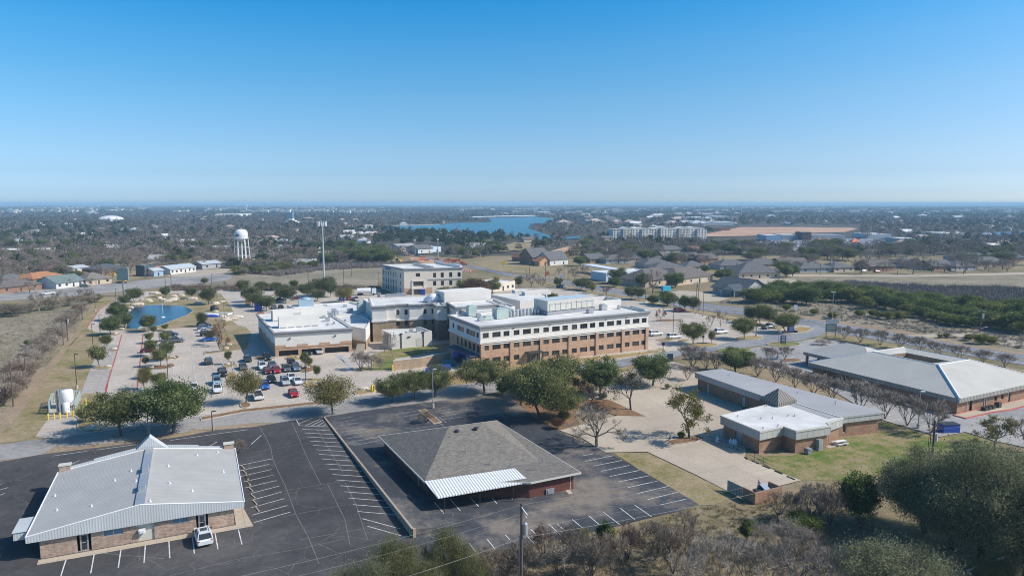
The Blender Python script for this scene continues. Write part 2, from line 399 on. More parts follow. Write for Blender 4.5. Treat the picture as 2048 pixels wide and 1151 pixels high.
def gable_roof(mb, P, z, h, over=.4, mi=0, mw=1, t=.15):
    """gable roof, ridge parallel to the first side of the footprint"""
    a, b, c, e = ccw(P)
    for p, q_ in ((a, e), (b, c)): mb.add((p + (z,), q_ + (z,), lerp(p, q_, .5) + (z + h,)), ((0, 1, 2),), mw)
    A, B, Cc, E = offset([a, b, c, e], over); m0, m1 = lerp(A, E, .5), lerp(B, Cc, .5)
    zl = z - h * over / (math.dist(a, e) / 2)
    for (p, q_) in ((A, B), (Cc, E)):
        m = (m0, m1) if p == A else (m1, m0)
        for dz, fl in ((t, 0), (0, 1)):
            V = (p + (zl + dz,), q_ + (zl + dz,), m[1] + (z + h + dz,), m[0] + (z + h + dz,)); mb.add(V, ((0, 1, 2, 3),) if not fl else ((3, 2, 1, 0),), mi)
        mb.quad(p + (zl,), q_ + (zl,), q_ + (zl + t,), p + (zl + t,), mi)
    for s0, mm, s1 in ((A, m0, E), (B, m1, Cc)):
        for p, zz in ((s0, zl), (s1, zl)): mb.quad(p + (zz,), mm + (z + h,), mm + (z + h + t,), p + (zz + t,), mi)
def rect(P0, P1, depth):                    # footprint standing on a front line, going away from its outside
    L = math.dist(P0, P1); d = ((P1[0] - P0[0]) / L, (P1[1] - P0[1]) / L); n = (-d[1] * depth, d[0] * depth)
    return [P0, P1, (P1[0] + n[0], P1[1] + n[1]), (P0[0] + n[0], P0[1] + n[1])]
def ctr(P): return (sum(p[0] for p in P) / len(P), sum(p[1] for p in P) / len(P))
HAZE_DENS = .00016
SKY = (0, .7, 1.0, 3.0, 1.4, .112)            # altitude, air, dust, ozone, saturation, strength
# sky colour gain by height above the horizon (sine of elevation x 2), in units of 1.5
SKYGAIN = [(0.0, (.72, .84, 1.0)), (.011, (.70, .82, 1.0)), (.028, (.60, .706, .91)), (.078, (.553, .595, .70)), (.146, (.686, .64, .633)), (.282, (.91, .775, .65)), (.41, (.90, .86, .715)), (.53, (.58, .88, .77)), (.8, (.68, .71, .64))]  # last stop, above the view, made warmer to warm the fill light
EXPO = .6
DENOISE = True
# ================= SETTING: ground, fields, water, streets, paint =================
EXCL = []                                   # outlines where no woodland or house is put
WALLPX = [(650, 835), (828, 1061)]
def wall_h(s): return .05 + 1.0 * max(0, min(1, s))
W0 = G(650, 835); W1 = G(828, 1061, .9)
WD = (W1[0] - W0[0], W1[1] - W0[1]); WLEN = math.hypot(*WD); WD = (WD[0] / WLEN, WD[1] / WLEN); WN = (-WD[1], WD[0])
if WN[0] < 0: WN = (-WN[0], -WN[1])
def hgt(x, y):                              # the middle lot is banked up against its retaining wall
    s = ((x - W0[0]) * WD[0] + (y - W0[1]) * WD[1]) / WLEN; d = (x - W0[0]) * WN[0] + (y - W0[1]) * WN[1]
    if d < -.3 or s > 1.02 or s < 0: return 0.0
    return wall_h(s) * max(0, 1 - max(d, 0) / 7.0)
mb = MB()
ys = [-60, 0, 60, 120, 200, 280, 360, 560]
for i in range(len(ys) - 1):
    xs = np.linspace(-1, 1, 9) * (200 + ys[i + 1] * 1.6)
    for k in range(8): mb.quad((xs[k], ys[i], 0), (xs[k + 1], ys[i], 0), (xs[k + 1], ys[i + 1], 0), (xs[k], ys[i + 1], 0))
struct('ground', mb, GRASS)
mb = MB(); mb.quad((-34500, -400, -.6), (34500, -400, -.6), (34500, 42000, -.6), (-34500, 42000, -.6)); struct('terrain', mb, FAR)
def sheet(name, P, z, m, excl=False):
    mb = MB(); mb.poly([G(*p) for p in P], z, 0); struct(name, mb, m)
    if excl: EXCL.append(P)
sheet('dry_field', [(-300, 720), (-40, 640), (60, 626), (140, 612), (186, 604), (150, 662), (100, 722), (22, 812), (-60, 905), (-300, 1000)], .02, FIELD)
sheet('vacant_field', [(470, 552), (560, 542), (640, 532), (740, 527), (850, 524), (880, 532), (760, 552), (755, 582), (610, 576), (470, 580), (330, 580), (350, 571)], .03, FIELD, True)
sheet('pasture', [(1480, 558), (1700, 554), (2048, 549), (2500, 545), (2500, 640), (2048, 600), (1700, 575), (1560, 582), (1460, 572)], .03, FIELD, True)
sheet('roadside_scrub', [(1404, 604), (1500, 596), (1700, 590), (2048, 600), (2500, 640), (2500, 760), (2048, 706), (1924, 688), (1820, 667), (1698, 648), (1600, 633), (1482, 612)], .035, FIELD, True)
sheet('meadow', [(945, 523), (985, 519), (1050, 524), (1106, 536), (1200, 541), (1205, 546), (1110, 545), (1060, 546), (985, 541)], .04, LAWN, True)
sheet('far_meadow', [(990, 495), (1030, 484), (1070, 486), (1085, 492), (1040, 500), (1000, 503)], .04, LAWN, True)
sheet('verge', [(215, 545), (290, 536), (300, 552), (240, 563)], .04, LAWN, True)
sheet('building_site', [(1408, 468), (1440, 462), (1480, 454), (1600, 454), (1700, 455), (1716, 457), (1690, 464), (1600, 466), (1520, 471), (1410, 473)], .05, CLAY, True)
sheet('clay_track', [(1103, 501), (1130, 494), (1160, 486), (1166, 492), (1140, 501), (1106, 510)], .06, CLAY, True)
sheet('clay_verge', [(820, 514), (850, 516), (890, 526), (860, 528), (822, 522)], .06, CLAY, True)
sheet('lake', [(762, 456), (781, 451.5), (880, 449), (905, 446), (975, 445), (985, 442.5), (975, 439.5), (940, 438.3), (942, 436.8), (1030, 434.5), (1067, 433.5), (1114, 437.5), (1096, 443.5), (1056, 456), (1075, 463), (1096, 470), (1125, 475), (1160, 472), (1160, 476), (1100, 481), (1055, 476), (990, 468), (925, 466), (840, 463), (762, 458)], .25, LAKE, True)
sheet('distant_pond', [(1960, 466), (2048, 462.5), (2200, 461), (2200, 468), (2000, 471)], .25, LAKE, True)
sheet('beach', [(790, 450.5), (880, 448.2), (880, 449.6), (781, 452)], .3, GRAVEL)
sheet('lawn_strip', [(192, 597), (236, 597), (200, 618), (173, 656), (191, 664), (221, 668), (203, 688), (184, 729), (162, 785), (146, 800), (92, 843), (79, 865), (70, 872), (42, 881), (7, 886), (-60, 892), (-60, 905), (22, 812), (100, 722), (150, 662)], .04, LAWN)
sheet('dirt_strip', [(-60, 890), (22, 808), (60, 765), (88, 738), (122, 700), (152, 665), (168, 640), (162, 660), (140, 690), (112, 730), (80, 772), (52, 812), (20, 850), (-40, 905)], .055, DIRT)
LOT = [(200, 618), (236, 596), (265, 594), (290, 583), (350, 581), (560, 577), (700, 580), (760, 590), (900, 574), (1030, 574), (1110, 576), (1200, 589), (1300, 602), (1400, 622), (1500, 640), (1620, 652), (1640, 662), (1500, 676), (1400, 697), (1340, 702), (1200, 726), (1000, 752), (904, 772), (790, 783), (690, 802), (560, 818), (402, 838), (300, 850), (200, 866), (111, 876), (70, 874), (92, 843), (146, 800), (162, 785), (184, 729), (203, 688), (221, 668), (191, 664), (173, 656)]
sheet('parking_lot', LOT, .07, CONC, True)
sheet('stall_bays', [(203, 688), (238, 690), (236, 700), (229, 720), (210, 800), (150, 800), (162, 785), (184, 729)], .075, STALL)
sheet('far_drive', [(470, 575), (620, 572), (760, 578), (760, 590), (700, 586), (560, 586), (470, 583)], .06, GRAVEL, True)
sheet('highway', [(690, 487), (703, 486), (790, 503), (843, 511), (923, 527), (1030, 549), (1122, 560), (1220, 575), (1298, 590), (1403, 606), (1482, 615), (1600, 636), (1698, 651), (1820, 670), (1924, 691), (2048, 710), (2300, 752), (2300, 780), (2048, 730), (1941, 712), (1800, 687), (1698, 670), (1626, 656), (1482, 629), (1370, 616), (1289, 597), (1194, 584), (1095, 560), (1010, 551), (975, 542), (895, 525), (824, 511), (775, 504)], .06, HWAY, True)
sheet('side_highway', [(-300, 606), (0, 585), (160, 573), (252, 564), (350, 553), (463, 546), (463, 556), (440, 563), (350, 570), (270, 580), (190, 588), (0, 602), (-300, 627)], .06, ROAD, True)
sheet('sand_lot', [(335, 553), (350, 543), (400, 540), (462, 536), (452, 545), (400, 552)], .07, GRAVEL, True)
sheet('back_road', [(1570, 549), (1700, 549.5), (1850, 549.5), (2048, 544.5), (2400, 540), (2400, 544), (2048, 549), (1850, 553), (1700, 553), (1575, 553)], .07, GRAVEL, True)
sheet('gravel_drive', [(1452, 557), (1480, 554), (1590, 558), (1601, 564), (1530, 567), (1460, 566)], .07, GRAVEL, True)
sheet('gravel_lot', [(1318, 588), (1358, 581), (1440, 585), (1472, 592), (1440, 602), (1404, 603), (1350, 597)], .07, GRAVEL, True)
sheet('gravel_road', [(1812, 670), (1880, 667), (1945, 665), (1990, 672), (2048, 680), (2300, 720), (2300, 745), (2048, 697), (1960, 678), (1900, 672), (1848, 675)], .07, GRAVEL, True)
sheet('cul_de_sac', [(1180, 551), (1300, 557), (1320, 566), (1290, 566), (1200, 558)], .07, ROADB, True)
sheet('sand_margin', [(1500, 616), (1700, 645), (1830, 665), (1940, 688), (2048, 705), (2048, 710), (1924, 691), (1820, 670), (1698, 651), (1600, 636), (1482, 615)], .055, DIRT)
sheet('retail_lot', [(1500, 486), (1540, 478), (1790, 476), (1830, 482), (1780, 492), (1600, 493)], .06, HWAY, True)
STREET = [(-200, 945), (0, 889), (42, 883), (111, 876), (200, 864), (300, 848), (410, 830), (482, 822), (618, 808), (715, 793), (830, 781), (904, 771), (1020, 752), (1148, 732), (1315, 709), (1340, 702), (1409, 695), (1482, 681), (1527, 672), (1610, 656.5), (1634, 650), (1655, 662), (1640, 672), (1600, 681), (1530, 690), (1450, 700), (1380, 706), (1333, 719), (1272, 729), (1230, 736), (1152, 747), (1060, 770), (958, 792), (868, 803), (784, 814), (704, 825), (646, 835), (590, 840), (508, 853), (427, 857), (340, 868), (230, 887), (158, 899), (87, 910), (0, 921), (-200, 970)]
sheet('street', STREET, .085, ROAD, True)
sheet('drive', [(1148, 732), (1315, 709), (1340, 702), (1409, 695), (1482, 681), (1527, 672), (1610, 656.5), (1634, 650), (1655, 662), (1640, 672), (1600, 681), (1530, 690), (1450, 700), (1380, 706), (1333, 719), (1272, 729), (1152, 747)], .095, ROADB, True)
sheet('dirt_shoulder', [(-200, 975), (0, 922), (83, 909), (110, 893), (160, 893), (200, 888), (262, 882), (330, 872), (400, 858), (438, 853), (505, 846), (560, 845), (508, 857), (432, 863), (371, 874), (262, 890), (158, 903), (0, 931), (-200, 990)], .10, DIRT)
LOT_L = [(-250, 990), (0, 924), (83, 909), (158, 900), (262, 887), (371, 872), (432, 860), (508, 854), (590, 840), (649, 836), (828, 1066), (845, 1100), (880, 1200), (-250, 1200)]
sheet('asphalt_lot', LOT_L, .11, ASPH, True)
# the middle lot, banked up to the cap of its retaining wall
LOT_C = [(650, 834), (704, 825), (784, 814), (868, 803), (958, 792), (1020, 790), (1045, 815), (1072, 839.5), (1116, 862), (1165, 884), (1199, 893), (1225, 909), (1298, 950), (1370, 992), (1397, 1008), (1370, 1020), (1305, 1034), (1219, 1056), (1142, 1072), (1067, 1088), (1020, 1098), (940, 1116), (880, 1130), (840, 1090)]
mb = MB(); P = [G(*p) for p in LOT_C]; P[0] = (W0[0], W0[1]); P[-1] = (W1[0] + WD[0] * .6, W1[1] + WD[1] * .6)
mb.poly(P, .10)
for k in range(20):
    a, b = k / 20, (k + 1) / 20
    p = [(W0[0] + WD[0] * WLEN * s + WN[0] * d, W0[1] + WD[1] * WLEN * s + WN[1] * d) for s, d in ((a, 0), (b, 0), (b, 7), (a, 7))]
    mb.quad(p[0] + (wall_h(a) + .11,), p[1] + (wall_h(b) + .11,), p[2] + (.112,), p[3] + (.112,))
e0 = (W1[0], W1[1]); e1 = (W1[0] + WN[0] * 7, W1[1] + WN[1] * 7); mb.add((e0 + (.1,), e1 + (.1,), e0 + (wall_h(1) + .11,)), ((0, 1, 2),))
struct('sealed_lot', mb, ASPHC); EXCL.append(LOT_C)
sheet('med_lot', [(1116, 860), (1165, 877), (1211, 905), (1295, 904), (1392, 950), (1472, 991), (1563, 971), (1602, 961), (1489, 918), (1500, 860), (1480, 806), (1395, 746), (1384, 735), (1340, 722), (1280, 735), (1215, 755), (1150, 800), (1168, 812), (1237, 831)], .12, CONCW, True)
sheet('grey_lot', [(1400, 713), (1450, 706), (1530, 692), (1600, 683), (1645, 675), (1700, 690), (1800, 700), (2048, 740), (2300, 790), (2300, 960), (2048, 895), (1990, 882), (1930, 864), (1880, 874), (1763, 840), (1650, 772), (1560, 742), (1470, 722)], .125, LOTG, True)
sheet('side_lawn', [(1515, 917), (1530, 912), (1585, 911), (1660, 880), (1762, 864), (1763, 842), (1880, 876), (1930, 866), (1985, 884), (1960, 940), (1850, 940), (1700, 960), (1602, 961), (1540, 935)], .05, GREEN)
sheet('dry_bank', [(1225, 905), (1295, 905), (1392, 951), (1472, 991), (1430, 1010), (1398, 1010), (1298, 951)], .06, LAWN)
sheet('mulch_bed', [(1159, 801), (1216, 799), (1245, 812), (1291, 833), (1237, 832), (1168, 812)], .14, MULCH)
sheet('tree_bed', [(1020, 792), (1050, 776), (1100, 768), (1140, 780), (1165, 806), (1148, 830), (1160, 850), (1120, 861), (1072, 839), (1045, 815)], .13, MULCH)
sheet('front_bed', [(1148, 747), (1230, 737), (1272, 731), (1215, 752), (1180, 775), (1150, 790), (1110, 770)], .115, YGRASS)
# kerbed green islands
def island(P, m=MULCH, z=.20, name='planting_island', pts=True):
    P = ccw([G(*p) for p in P]) if pts else ccw(P)
    mb = MB(); mb.poly(P, z + .03, 0); mb.ring(P, .16, -.02, .05, z + .04, 1); struct(name, mb, [m, CURB])
def ell(cx, cy, a, b, n=14): return [(cx + a * math.cos(6.2832 * i / n), cy + b * math.sin(6.2832 * i / n)) for i in range(n)]
POND_LAWN = [(298, 592), (330, 587), (441, 587), (462, 613), (470, 634), (462, 640), (475, 651), (490, 654), (499, 662), (520, 664), (500, 672), (494, 699), (410, 709), (408, 707), (443, 702), (433, 678), (427, 660), (405, 654), (370, 656), (350, 658), (304, 662), (278, 664), (250, 661), (216, 660), (211, 653), (222, 641), (234, 622), (254, 608), (275, 603)]
island(POND_LAWN, LAWN, name='pond_lawn')
PONDP = [(252, 658), (255, 647), (257, 624), (264, 613), (306, 610.5), (350, 611.5), (372, 614), (386, 622), (375, 630), (340, 643), (321, 651), (295, 659.5)]
mb = MB(); mb.poly([G(*p) for p in PONDP], .26, 0); struct('pond_water', mb, POND)
island(PONDP, DIRT, .215, 'pond_bank')
for e in [(322, 716, 29, 4.2), (319, 735, 25, 3.6), (206, 736, 18, 2.2), (229, 700, 11, 1.8), (230, 668, 12, 2), (349, 715, 9, 3), (341, 732, 8, 3.5), (456, 731, 9, 4.5), (462, 754, 9, 9), (588, 716, 17, 5), (613, 737, 16, 8), (630, 767, 24, 9.5), (525, 716, 16, 3), (298, 796, 14, 14), (491, 811, 10, 5), (1335, 641, 22, 2), (1500, 676, 26, 3.4), (1408, 690, 27, 4), (1330, 680, 16, 2.2), (1368, 681, 10, 2), (1575, 664, 22, 3.2), (521, 628, 8, 4), (497, 604, 6, 8)]: island(ell(*e), MULCH if e[0] % 2 else YGRASS)
island(ell(1567, 689, 33, 5.2), GREEN); island(ell(1468, 701, 34, 4), GREEN); island(ell(1583, 721, 20, 3.2), MULCH)
island([(1624, 679), (1660, 670), (1700, 676), (1760, 687), (1810, 697), (1920, 716), (2048, 742), (2048, 748), (1900, 722), (1760, 698), (1690, 682)], LAWN)
island([(1600, 654), (1626, 657), (1612, 664), (1590, 666), (1572, 662)], YGRASS)
island([(1300, 604), (1404, 624), (1500, 643), (1570, 656), (1560, 660), (1490, 647), (1400, 628), (1296, 607)], YGRASS)
island([(1100, 566), (1200, 584), (1296, 601), (1290, 604), (1190, 588), (1094, 569)], LAWN)
island([(402, 836), (485, 820), (560, 812), (640, 804), (690, 797), (690, 801), (640, 808), (560, 817), (485, 825), (404, 841)], MULCH, name='planting_strip')
island([(708, 784), (720, 778), (745, 775), (752, 781), (745, 786), (712, 790)], YGRASS)
island([(1330, 885), (1378, 872), (1398, 873), (1409, 877), (1392, 884), (1350, 890)], MULCH)
island([(838, 822), (850, 820), (882, 845), (868, 848)], MULCH)
island([(146, 802), (170, 788), (207, 788), (207, 806), (184, 836), (204, 862), (176, 865), (155, 858), (158, 838), (150, 832)], LAWN)
island([(745, 710), (775, 700), (870, 690), (930, 690), (930, 712), (870, 706), (790, 718), (786, 741), (708, 742), (722, 735), (745, 735)], GREEN, name='dock_lawn')
sheet('worn_lawn', [(862, 690), (930, 686), (930, 712), (868, 703)], .26, LAWN)
island([(955, 741), (1000, 733), (1296, 704), (1322, 697), (1332, 702), (1316, 708), (1200, 725), (1150, 731), (1080, 742), (1020, 751), (950, 766), (895, 772), (880, 766), (905, 752)], YGRASS, name='front_lawn')
mb = MB()
for a, b, w in [((1296, 701), (1330, 703), .9), ((1330, 703), (1316, 707), .9), ((1316, 707), (1160, 729), .9)]:
    A, B = G(*a), G(*b); L = math.dist(A, B); mb.box((*lerp(A, B, .5), .235), (L, 1.3, .02), math.atan2(B[1] - A[1], B[0] - A[0]))
struct('sidewalk', mb, GRAVEL)
sheet('clinic_walk', [(74, 1131), (77, 1121), (472, 1051), (466, 1010), (478, 1000), (507, 1053)], .14, CONCW)
sheet('west_walk', [(500, 663), (521, 664), (552, 716), (525, 716), (520, 700), (507, 678)], .24, CURB)

# ---------- painted lines ----------
def stripes(name, segs, w, m, z=.135):
    mb = MB()
    for s in segs:
        for a, b in zip(s, s[1:]):
            A, B = (G(*a), G(*b)) if len(s) == 2 or True else 0
            if hgt(*A) > 0: A = G(a[0], a[1], hgt(*A)); 
            if hgt(*B) > 0: B = G(b[0], b[1], hgt(*B))
            L = math.dist(A, B)
            if L < .01: continue
            n = (-(B[1] - A[1]) / L * w / 2, (B[0] - A[0]) / L * w / 2); ha, hb = z + hgt(*A), z + hgt(*B)
            Q = [(A[0] - n[0], A[1] - n[1], ha), (B[0] - n[0], B[1] - n[1], hb), (B[0] + n[0], B[1] + n[1], hb), (A[0] + n[0], A[1] + n[1], ha)]
            mb.quad(*Q)
    return struct(name, mb, m)
def pairs(ox, oy, flat): return [q(ox, oy, (flat[i], flat[i + 1]), (flat[i + 2], flat[i + 3])) for i in range(0, len(flat), 4)]
def pairs2(ox, oy, flat, s=5.726): return [[(ox + flat[i] / s, oy + flat[i + 1] / s), (ox + flat[i + 2] / s, oy + flat[i + 3] / s)] for i in range(0, len(flat), 4)]
def world_rows(a0, b0, a1, b1, n):           # n parallel lines at even spacing on the ground, from a0-b0 to a1-b1
    out = []; A0, B0, A1, B1 = G(*a0), G(*b0), G(*a1), G(*b1)
    for k in range(n): t = k / (n - 1); out.append((lerp(A0, A1, t), lerp(B0, B1, t)))
    return out
def px_of(X, Y, z=0):
    dz = z - CAMH; fw = Y * CP - dz * SP; up = Y * SP + dz * CP
    return (1024 + F * X / fw, 575.5 - F * up / fw)
def rows(*a): return [[px_of(*A), px_of(*B)] for A, B in world_rows(*a)]
near = pairs2(0, 950, [755, 980, 695, 1170, 1078, 918, 1040, 1130, 1385, 865, 1355, 1068, 1665, 810, 1650, 1012, 1935, 760, 1945, 955])
near += pairs2(340, 950, [258, 712, 280, 905, 517, 672, 550, 855, 783, 628, 825, 800, 850, 78, 1190, 3, 855, 152, 1220, 65, 930, 213, 1250, 130, 935, 292, 1278, 198, 930, 378, 1310, 273, 945, 462, 1345, 352, 960, 548, 1378, 428])
near += pairs(340, 770, [770, 935, 1180, 850, 790, 993, 1143, 915, 815, 1055, 1170, 975, 860, 1115, 1195, 1040, 0, 640, 895, 515, 440, 715, 545, 655, 935, 685, 1050, 582, 735, 810, 768, 900, 1455, 405, 1490, 470, 1490, 470, 1815, 482, 1480, 450, 1640, 385, 1560, 470, 1730, 395, 1620, 475, 1760, 405, 1690, 475, 1775, 430, 1750, 478, 1800, 455])
near += pairs(0, 770, [605, 820, 1000, 765, 1110, 750, 1560, 688, 800, 925, 915, 872, 0, 1150, 135, 1107])
near += pairs2(0, 950, [0, 115, 135, 70, 0, 175, 95, 145, 0, 235, 55, 213])
near += rows((604, 858.6), (661, 861.6), (735, 1053), (813, 1060), 19)
stripes('stall_lines', near, .13, PW)
mid = pairs(1020, 770, [825, 820, 960, 793, 865, 882, 1190, 815, 960, 935, 1290, 870, 1050, 995, 1375, 928, 1150, 1055, 1490, 985, 1250, 1117, 1600, 1047])
mid += pairs2(1020, 950, [1350, 147, 1690, 72, 1460, 215, 1810, 133, 1575, 285, 1925, 200, 1715, 348, 2010, 280, 0, 745, 95, 850, 160, 665, 280, 795, 237, 625, 380, 770, 338, 602, 480, 745, 447, 570, 607, 715, 537, 560, 697, 705, 712, 512, 850, 625, 900, 470, 1030, 578, 1070, 430, 1265, 578, 1265, 385, 1430, 515, 1425, 345, 1620, 480])
mid += pairs2(680, 950, [1480, 785, 1597, 935, 1685, 740, 1808, 890, 1892, 690, 2010, 815, 1300, 840, 1388, 975, 1080, 315, 1190, 445, 1262, 280, 1378, 412, 1475, 245, 1588, 365, 1690, 215, 1797, 330, 1860, 165, 1985, 285])
stripes('bay_lines', mid, .13, PW)
fad = pairs(680, 770, [160, 700, 470, 640, 120, 658, 450, 603, 85, 620, 390, 570, 50, 580, 320, 535, 20, 545, 300, 505, 0, 510, 280, 470, 0, 470, 240, 435, 0, 430, 200, 400, 0, 390, 160, 365, 640, 340, 925, 292, 670, 375, 960, 328, 800, 400, 950, 370, 760, 435, 1000, 395, 800, 470, 1040, 430, 835, 510, 1190, 455, 1140, 270, 1260, 245, 1150, 300, 1290, 275, 1160, 330, 1320, 305, 1170, 360, 1380, 330, 1190, 400, 1420, 365, 1800, 190, 1920, 175, 1850, 220, 2010, 200, 1930, 250, 2014, 235, 925, 292, 1080, 455, 1140, 375, 1225, 435, 1130, 430, 1190, 475])
stripes('worn_lines', fad, .13, PWF)
lot = pairs(340, 580, [35, 890, 38, 945, 150, 845, 157, 935, 260, 835, 275, 925, 370, 825, 388, 905, 485, 815, 505, 900, 590, 810, 615, 870, 700, 800, 722, 850, 40, 1005, 52, 1105, 168, 990, 182, 1090, 288, 980, 308, 1080, 410, 975, 437, 1072, 530, 965, 560, 1060, 810, 790, 840, 850, 920, 785, 960, 860, 1150, 790, 1185, 850, 980, 930, 1020, 980, 1270, 960, 1310, 1010, 1080, 1030, 1120, 1080])
lot += pairs(340, 770, [325, 70, 350, 165, 590, 50, 625, 140, 510, 235, 525, 285, 655, 220, 672, 270, 1200, 155, 1235, 210, 1595, 110, 1630, 155, 1120, 30, 1150, 80, 1345, 130, 1375, 190, 1480, 130, 1505, 180])
lot += rows((201, 690), (237, 690), (187, 726), (229, 720), 9) + rows((183, 738), (227, 733), (156, 796), (211, 796), 12)
lot += rows((347, 659), (349, 662), (404, 653), (408, 656), 6) + rows((407, 690), (436, 690), (404, 660), (428, 660), 8) + rows((342, 668), (346, 690), (345, 700), (350, 716), 2)
stripes('lot_lines', lot, .14, PW, .095)
stripes('red_lines', [q(0, 580, (1405, 510), (1330, 780), (1215, 1151)), q(0, 770, (1240, 0), (1180, 240)), q(0, 580, (1650, 510), (1580, 1151)), q(0, 580, (1330, 125), (1150, 225), (1000, 440)), [(1225, 909), (1300, 951)][:0] or q(1698, 770, (1290, 372), (1530, 312), (2014, 235))], .24, PR, .15)
stripes('blue_lines', pairs(680, 580, [0, 780, 130, 905, 50, 790, 200, 770, 60, 830, 210, 810, 80, 870, 230, 850, 0, 760, 60, 755]) + q(340, 580, (1900, 750), (2014, 830)) * 0 + pairs(340, 580, [1900, 750, 2014, 830, 1930, 745, 2014, 800]), .3, PB, .1)
stripes('grey_lot_lines', pairs(1698, 770, [400, 365, 570, 330, 480, 415, 640, 385, 690, 440, 860, 405, 800, 490, 950, 460, 1430, 550, 1700, 490]) + pairs(1360, 580, [820, 760, 990, 780, 840, 720, 960, 740, 1280, 645, 1440, 670, 1330, 755, 1260, 790, 1530, 640, 1640, 650]), .13, PW, .15)
U_ = [(1030, 549), (1122, 560), (1220, 575), (1298, 590), (1403, 606), (1482, 615), (1600, 636), (1698, 651), (1820, 670), (1924, 691), (2048, 710), (2200, 735)]
L_ = [(1010, 551), (1095, 560.5), (1194, 584), (1289, 597), (1370, 616), (1482, 629), (1626, 656), (1698, 670), (1800, 687), (1941, 712), (2048, 730), (2200, 762)]
stripes('highway_lines', [[lerp(a, b, t) for a, b in zip(U_, L_)] for t in (.14, .84)], .35, PW, .09)
stripes('centre_lines', [[lerp(a, b, t) for a, b in zip(U_, L_)] for t in (.47, .53)], .2, PY, .09)
stripes('edge_lines', [[(0, 599), (190, 586), (270, 577.5), (350, 568), (440, 561.5)], [(0, 588), (160, 576), (252, 566.5), (350, 556)]], .4, PW, .09)

seams = [q(340, 770, (1030, 480), (1110, 620), (1165, 740), (1180, 850), (1240, 985), (1320, 1151)), [(570, 970), (592, 1030), (617, 1075), (638, 1128)], q(340, 770, (1680, 500), (1760, 620), (1860, 790), (1990, 1000)), [(690, 965), (712, 1010), (735, 1080)], [(340, 1002 + 150), (470, 1120), (600, 1098), (690, 1078)], [(0, 1123), (130, 1100), (330, 1118)], [(500, 905), (545, 899), (625, 885)], [(550, 985), (690, 962)], [(560, 1035), (690, 1010)], [(600, 1080), (760, 1052)], [(655, 968), (690, 1040), (700, 1090)], q(340, 770, (1400, 425), (1480, 600), (1560, 800), (1680, 1040), (1740, 1151))]
SM = M('seam_filler', (.165, .152, .145), .9, .35, .8, coord='world')
stripes('pavement_seams', seams, .11, SM, .122)
# ================= BUILDINGS =================
def edge(P0, P1):
    L = math.dist(P0, P1); d = ((P1[0] - P0[0]) / L, (P1[1] - P0[1]) / L); return d, (d[1], -d[0]), L
def at(P0, d, u, k=0.0): return (P0[0] + d[0] * u + d[1] * k, P0[1] + d[1] * u - d[0] * k)   # u along, k outwards
# ---- clinic with the ribbed low gable roof (bottom left) ----
FL, FR, BL, BR = G(50.6, 1074, 3.2), G(488.5, 1002.4, 3.2), G(102.5, 945.5, 3.2), G(460, 898, 3.2)
d, n, L = edge(FL, FR); D = math.dist(FL, BL); rot = math.atan2(d[1], d[0])
inw = lambda u, k: at(FL, d, u, -k)
r = root('clinic_building', 'low brick clinic under a pale ribbed metal gable roof at the bottom left', 'building', ctr([FL, FR, BR, BL]))
zr = 5.0; OV = .4
wa, wb = inw(1.25, OV), inw(L - 1.35, OV); we = 3.1
mb = MB(); z0 = 0
dw = [(3.75, 5.25, .12, 2.3), (10.3, 12.1, .12, 2.25), (16.9, 18.3, .12, 2.3), (6.5, 8.7, 1.45, 2.25), (14.1, 16.0, 1.55, 2.3)]
WL_ = math.dist(wa, wb)
facade(mb, wa, wb, 0, we, dw, depth=.25)
wc, we_ = inw(L - 1.35, D - OV), inw(1.25, D - OV)
for a, b in ((wb, wc), (wc, we_), (we_, wa)): facade(mb, a, b, 0, we, [])
mb.build('wall', [BR_TAN], r)
window_obj(r, wa, d, 6.5, 1.45, 2.2, .8, .2, 2, FRW, GLASB); window_obj(r, wa, d, 14.1, 1.55, 1.9, .75, .2, 2, FRW, GLASB)
def door(parent, P0, d, u, z, w, h, depth=.22, mf=GALV, mg=GLASS, panes=2, name='door'):
    mb = MB(); nn = (d[1], -d[0]); rz = math.atan2(d[1], d[0])
    c = lambda uu, k: (P0[0] + d[0] * uu - nn[0] * k, P0[1] + d[1] * uu - nn[1] * k)
    mb.box(c(u + w / 2, depth) + (z,), (w, .06, h), rz); o = mb.build(name, [mf], parent)
    if panes:
        mb = MB(); hh = (h - .35) / panes
        for k in range(panes): mb.box(c(u + w / 2, depth - .04) + (z + .14 + k * (hh + .08),), (w - .36, .03, hh - .06), rz)
        mb.build('pane', [mg], o)
    mb = MB(); mb.box(c(u + w - .16, depth - .07) + (z + h * .45,), (.06, .08, .18), rz); mb.build('handle', [DARK], o)
    return o
door(r, wa, d, 4.05, .12, .9, 2.1); door(r, wa, d, 17.15, .12, .9, 2.1)
door(r, wa, d, 10.3, .12, 1.8, 2.1, mf=CREAM, panes=0, name='utility_door')
mb = MB(); mb.box(at(wa, d, 10.75, .25) + (1.25,), (.75, .5, .5), rot); mb.box(at(wa, d, 10.75, .45) + (1.4,), (.5, .3, .3), rot); mb.build('meter_box', [WHITE], r)
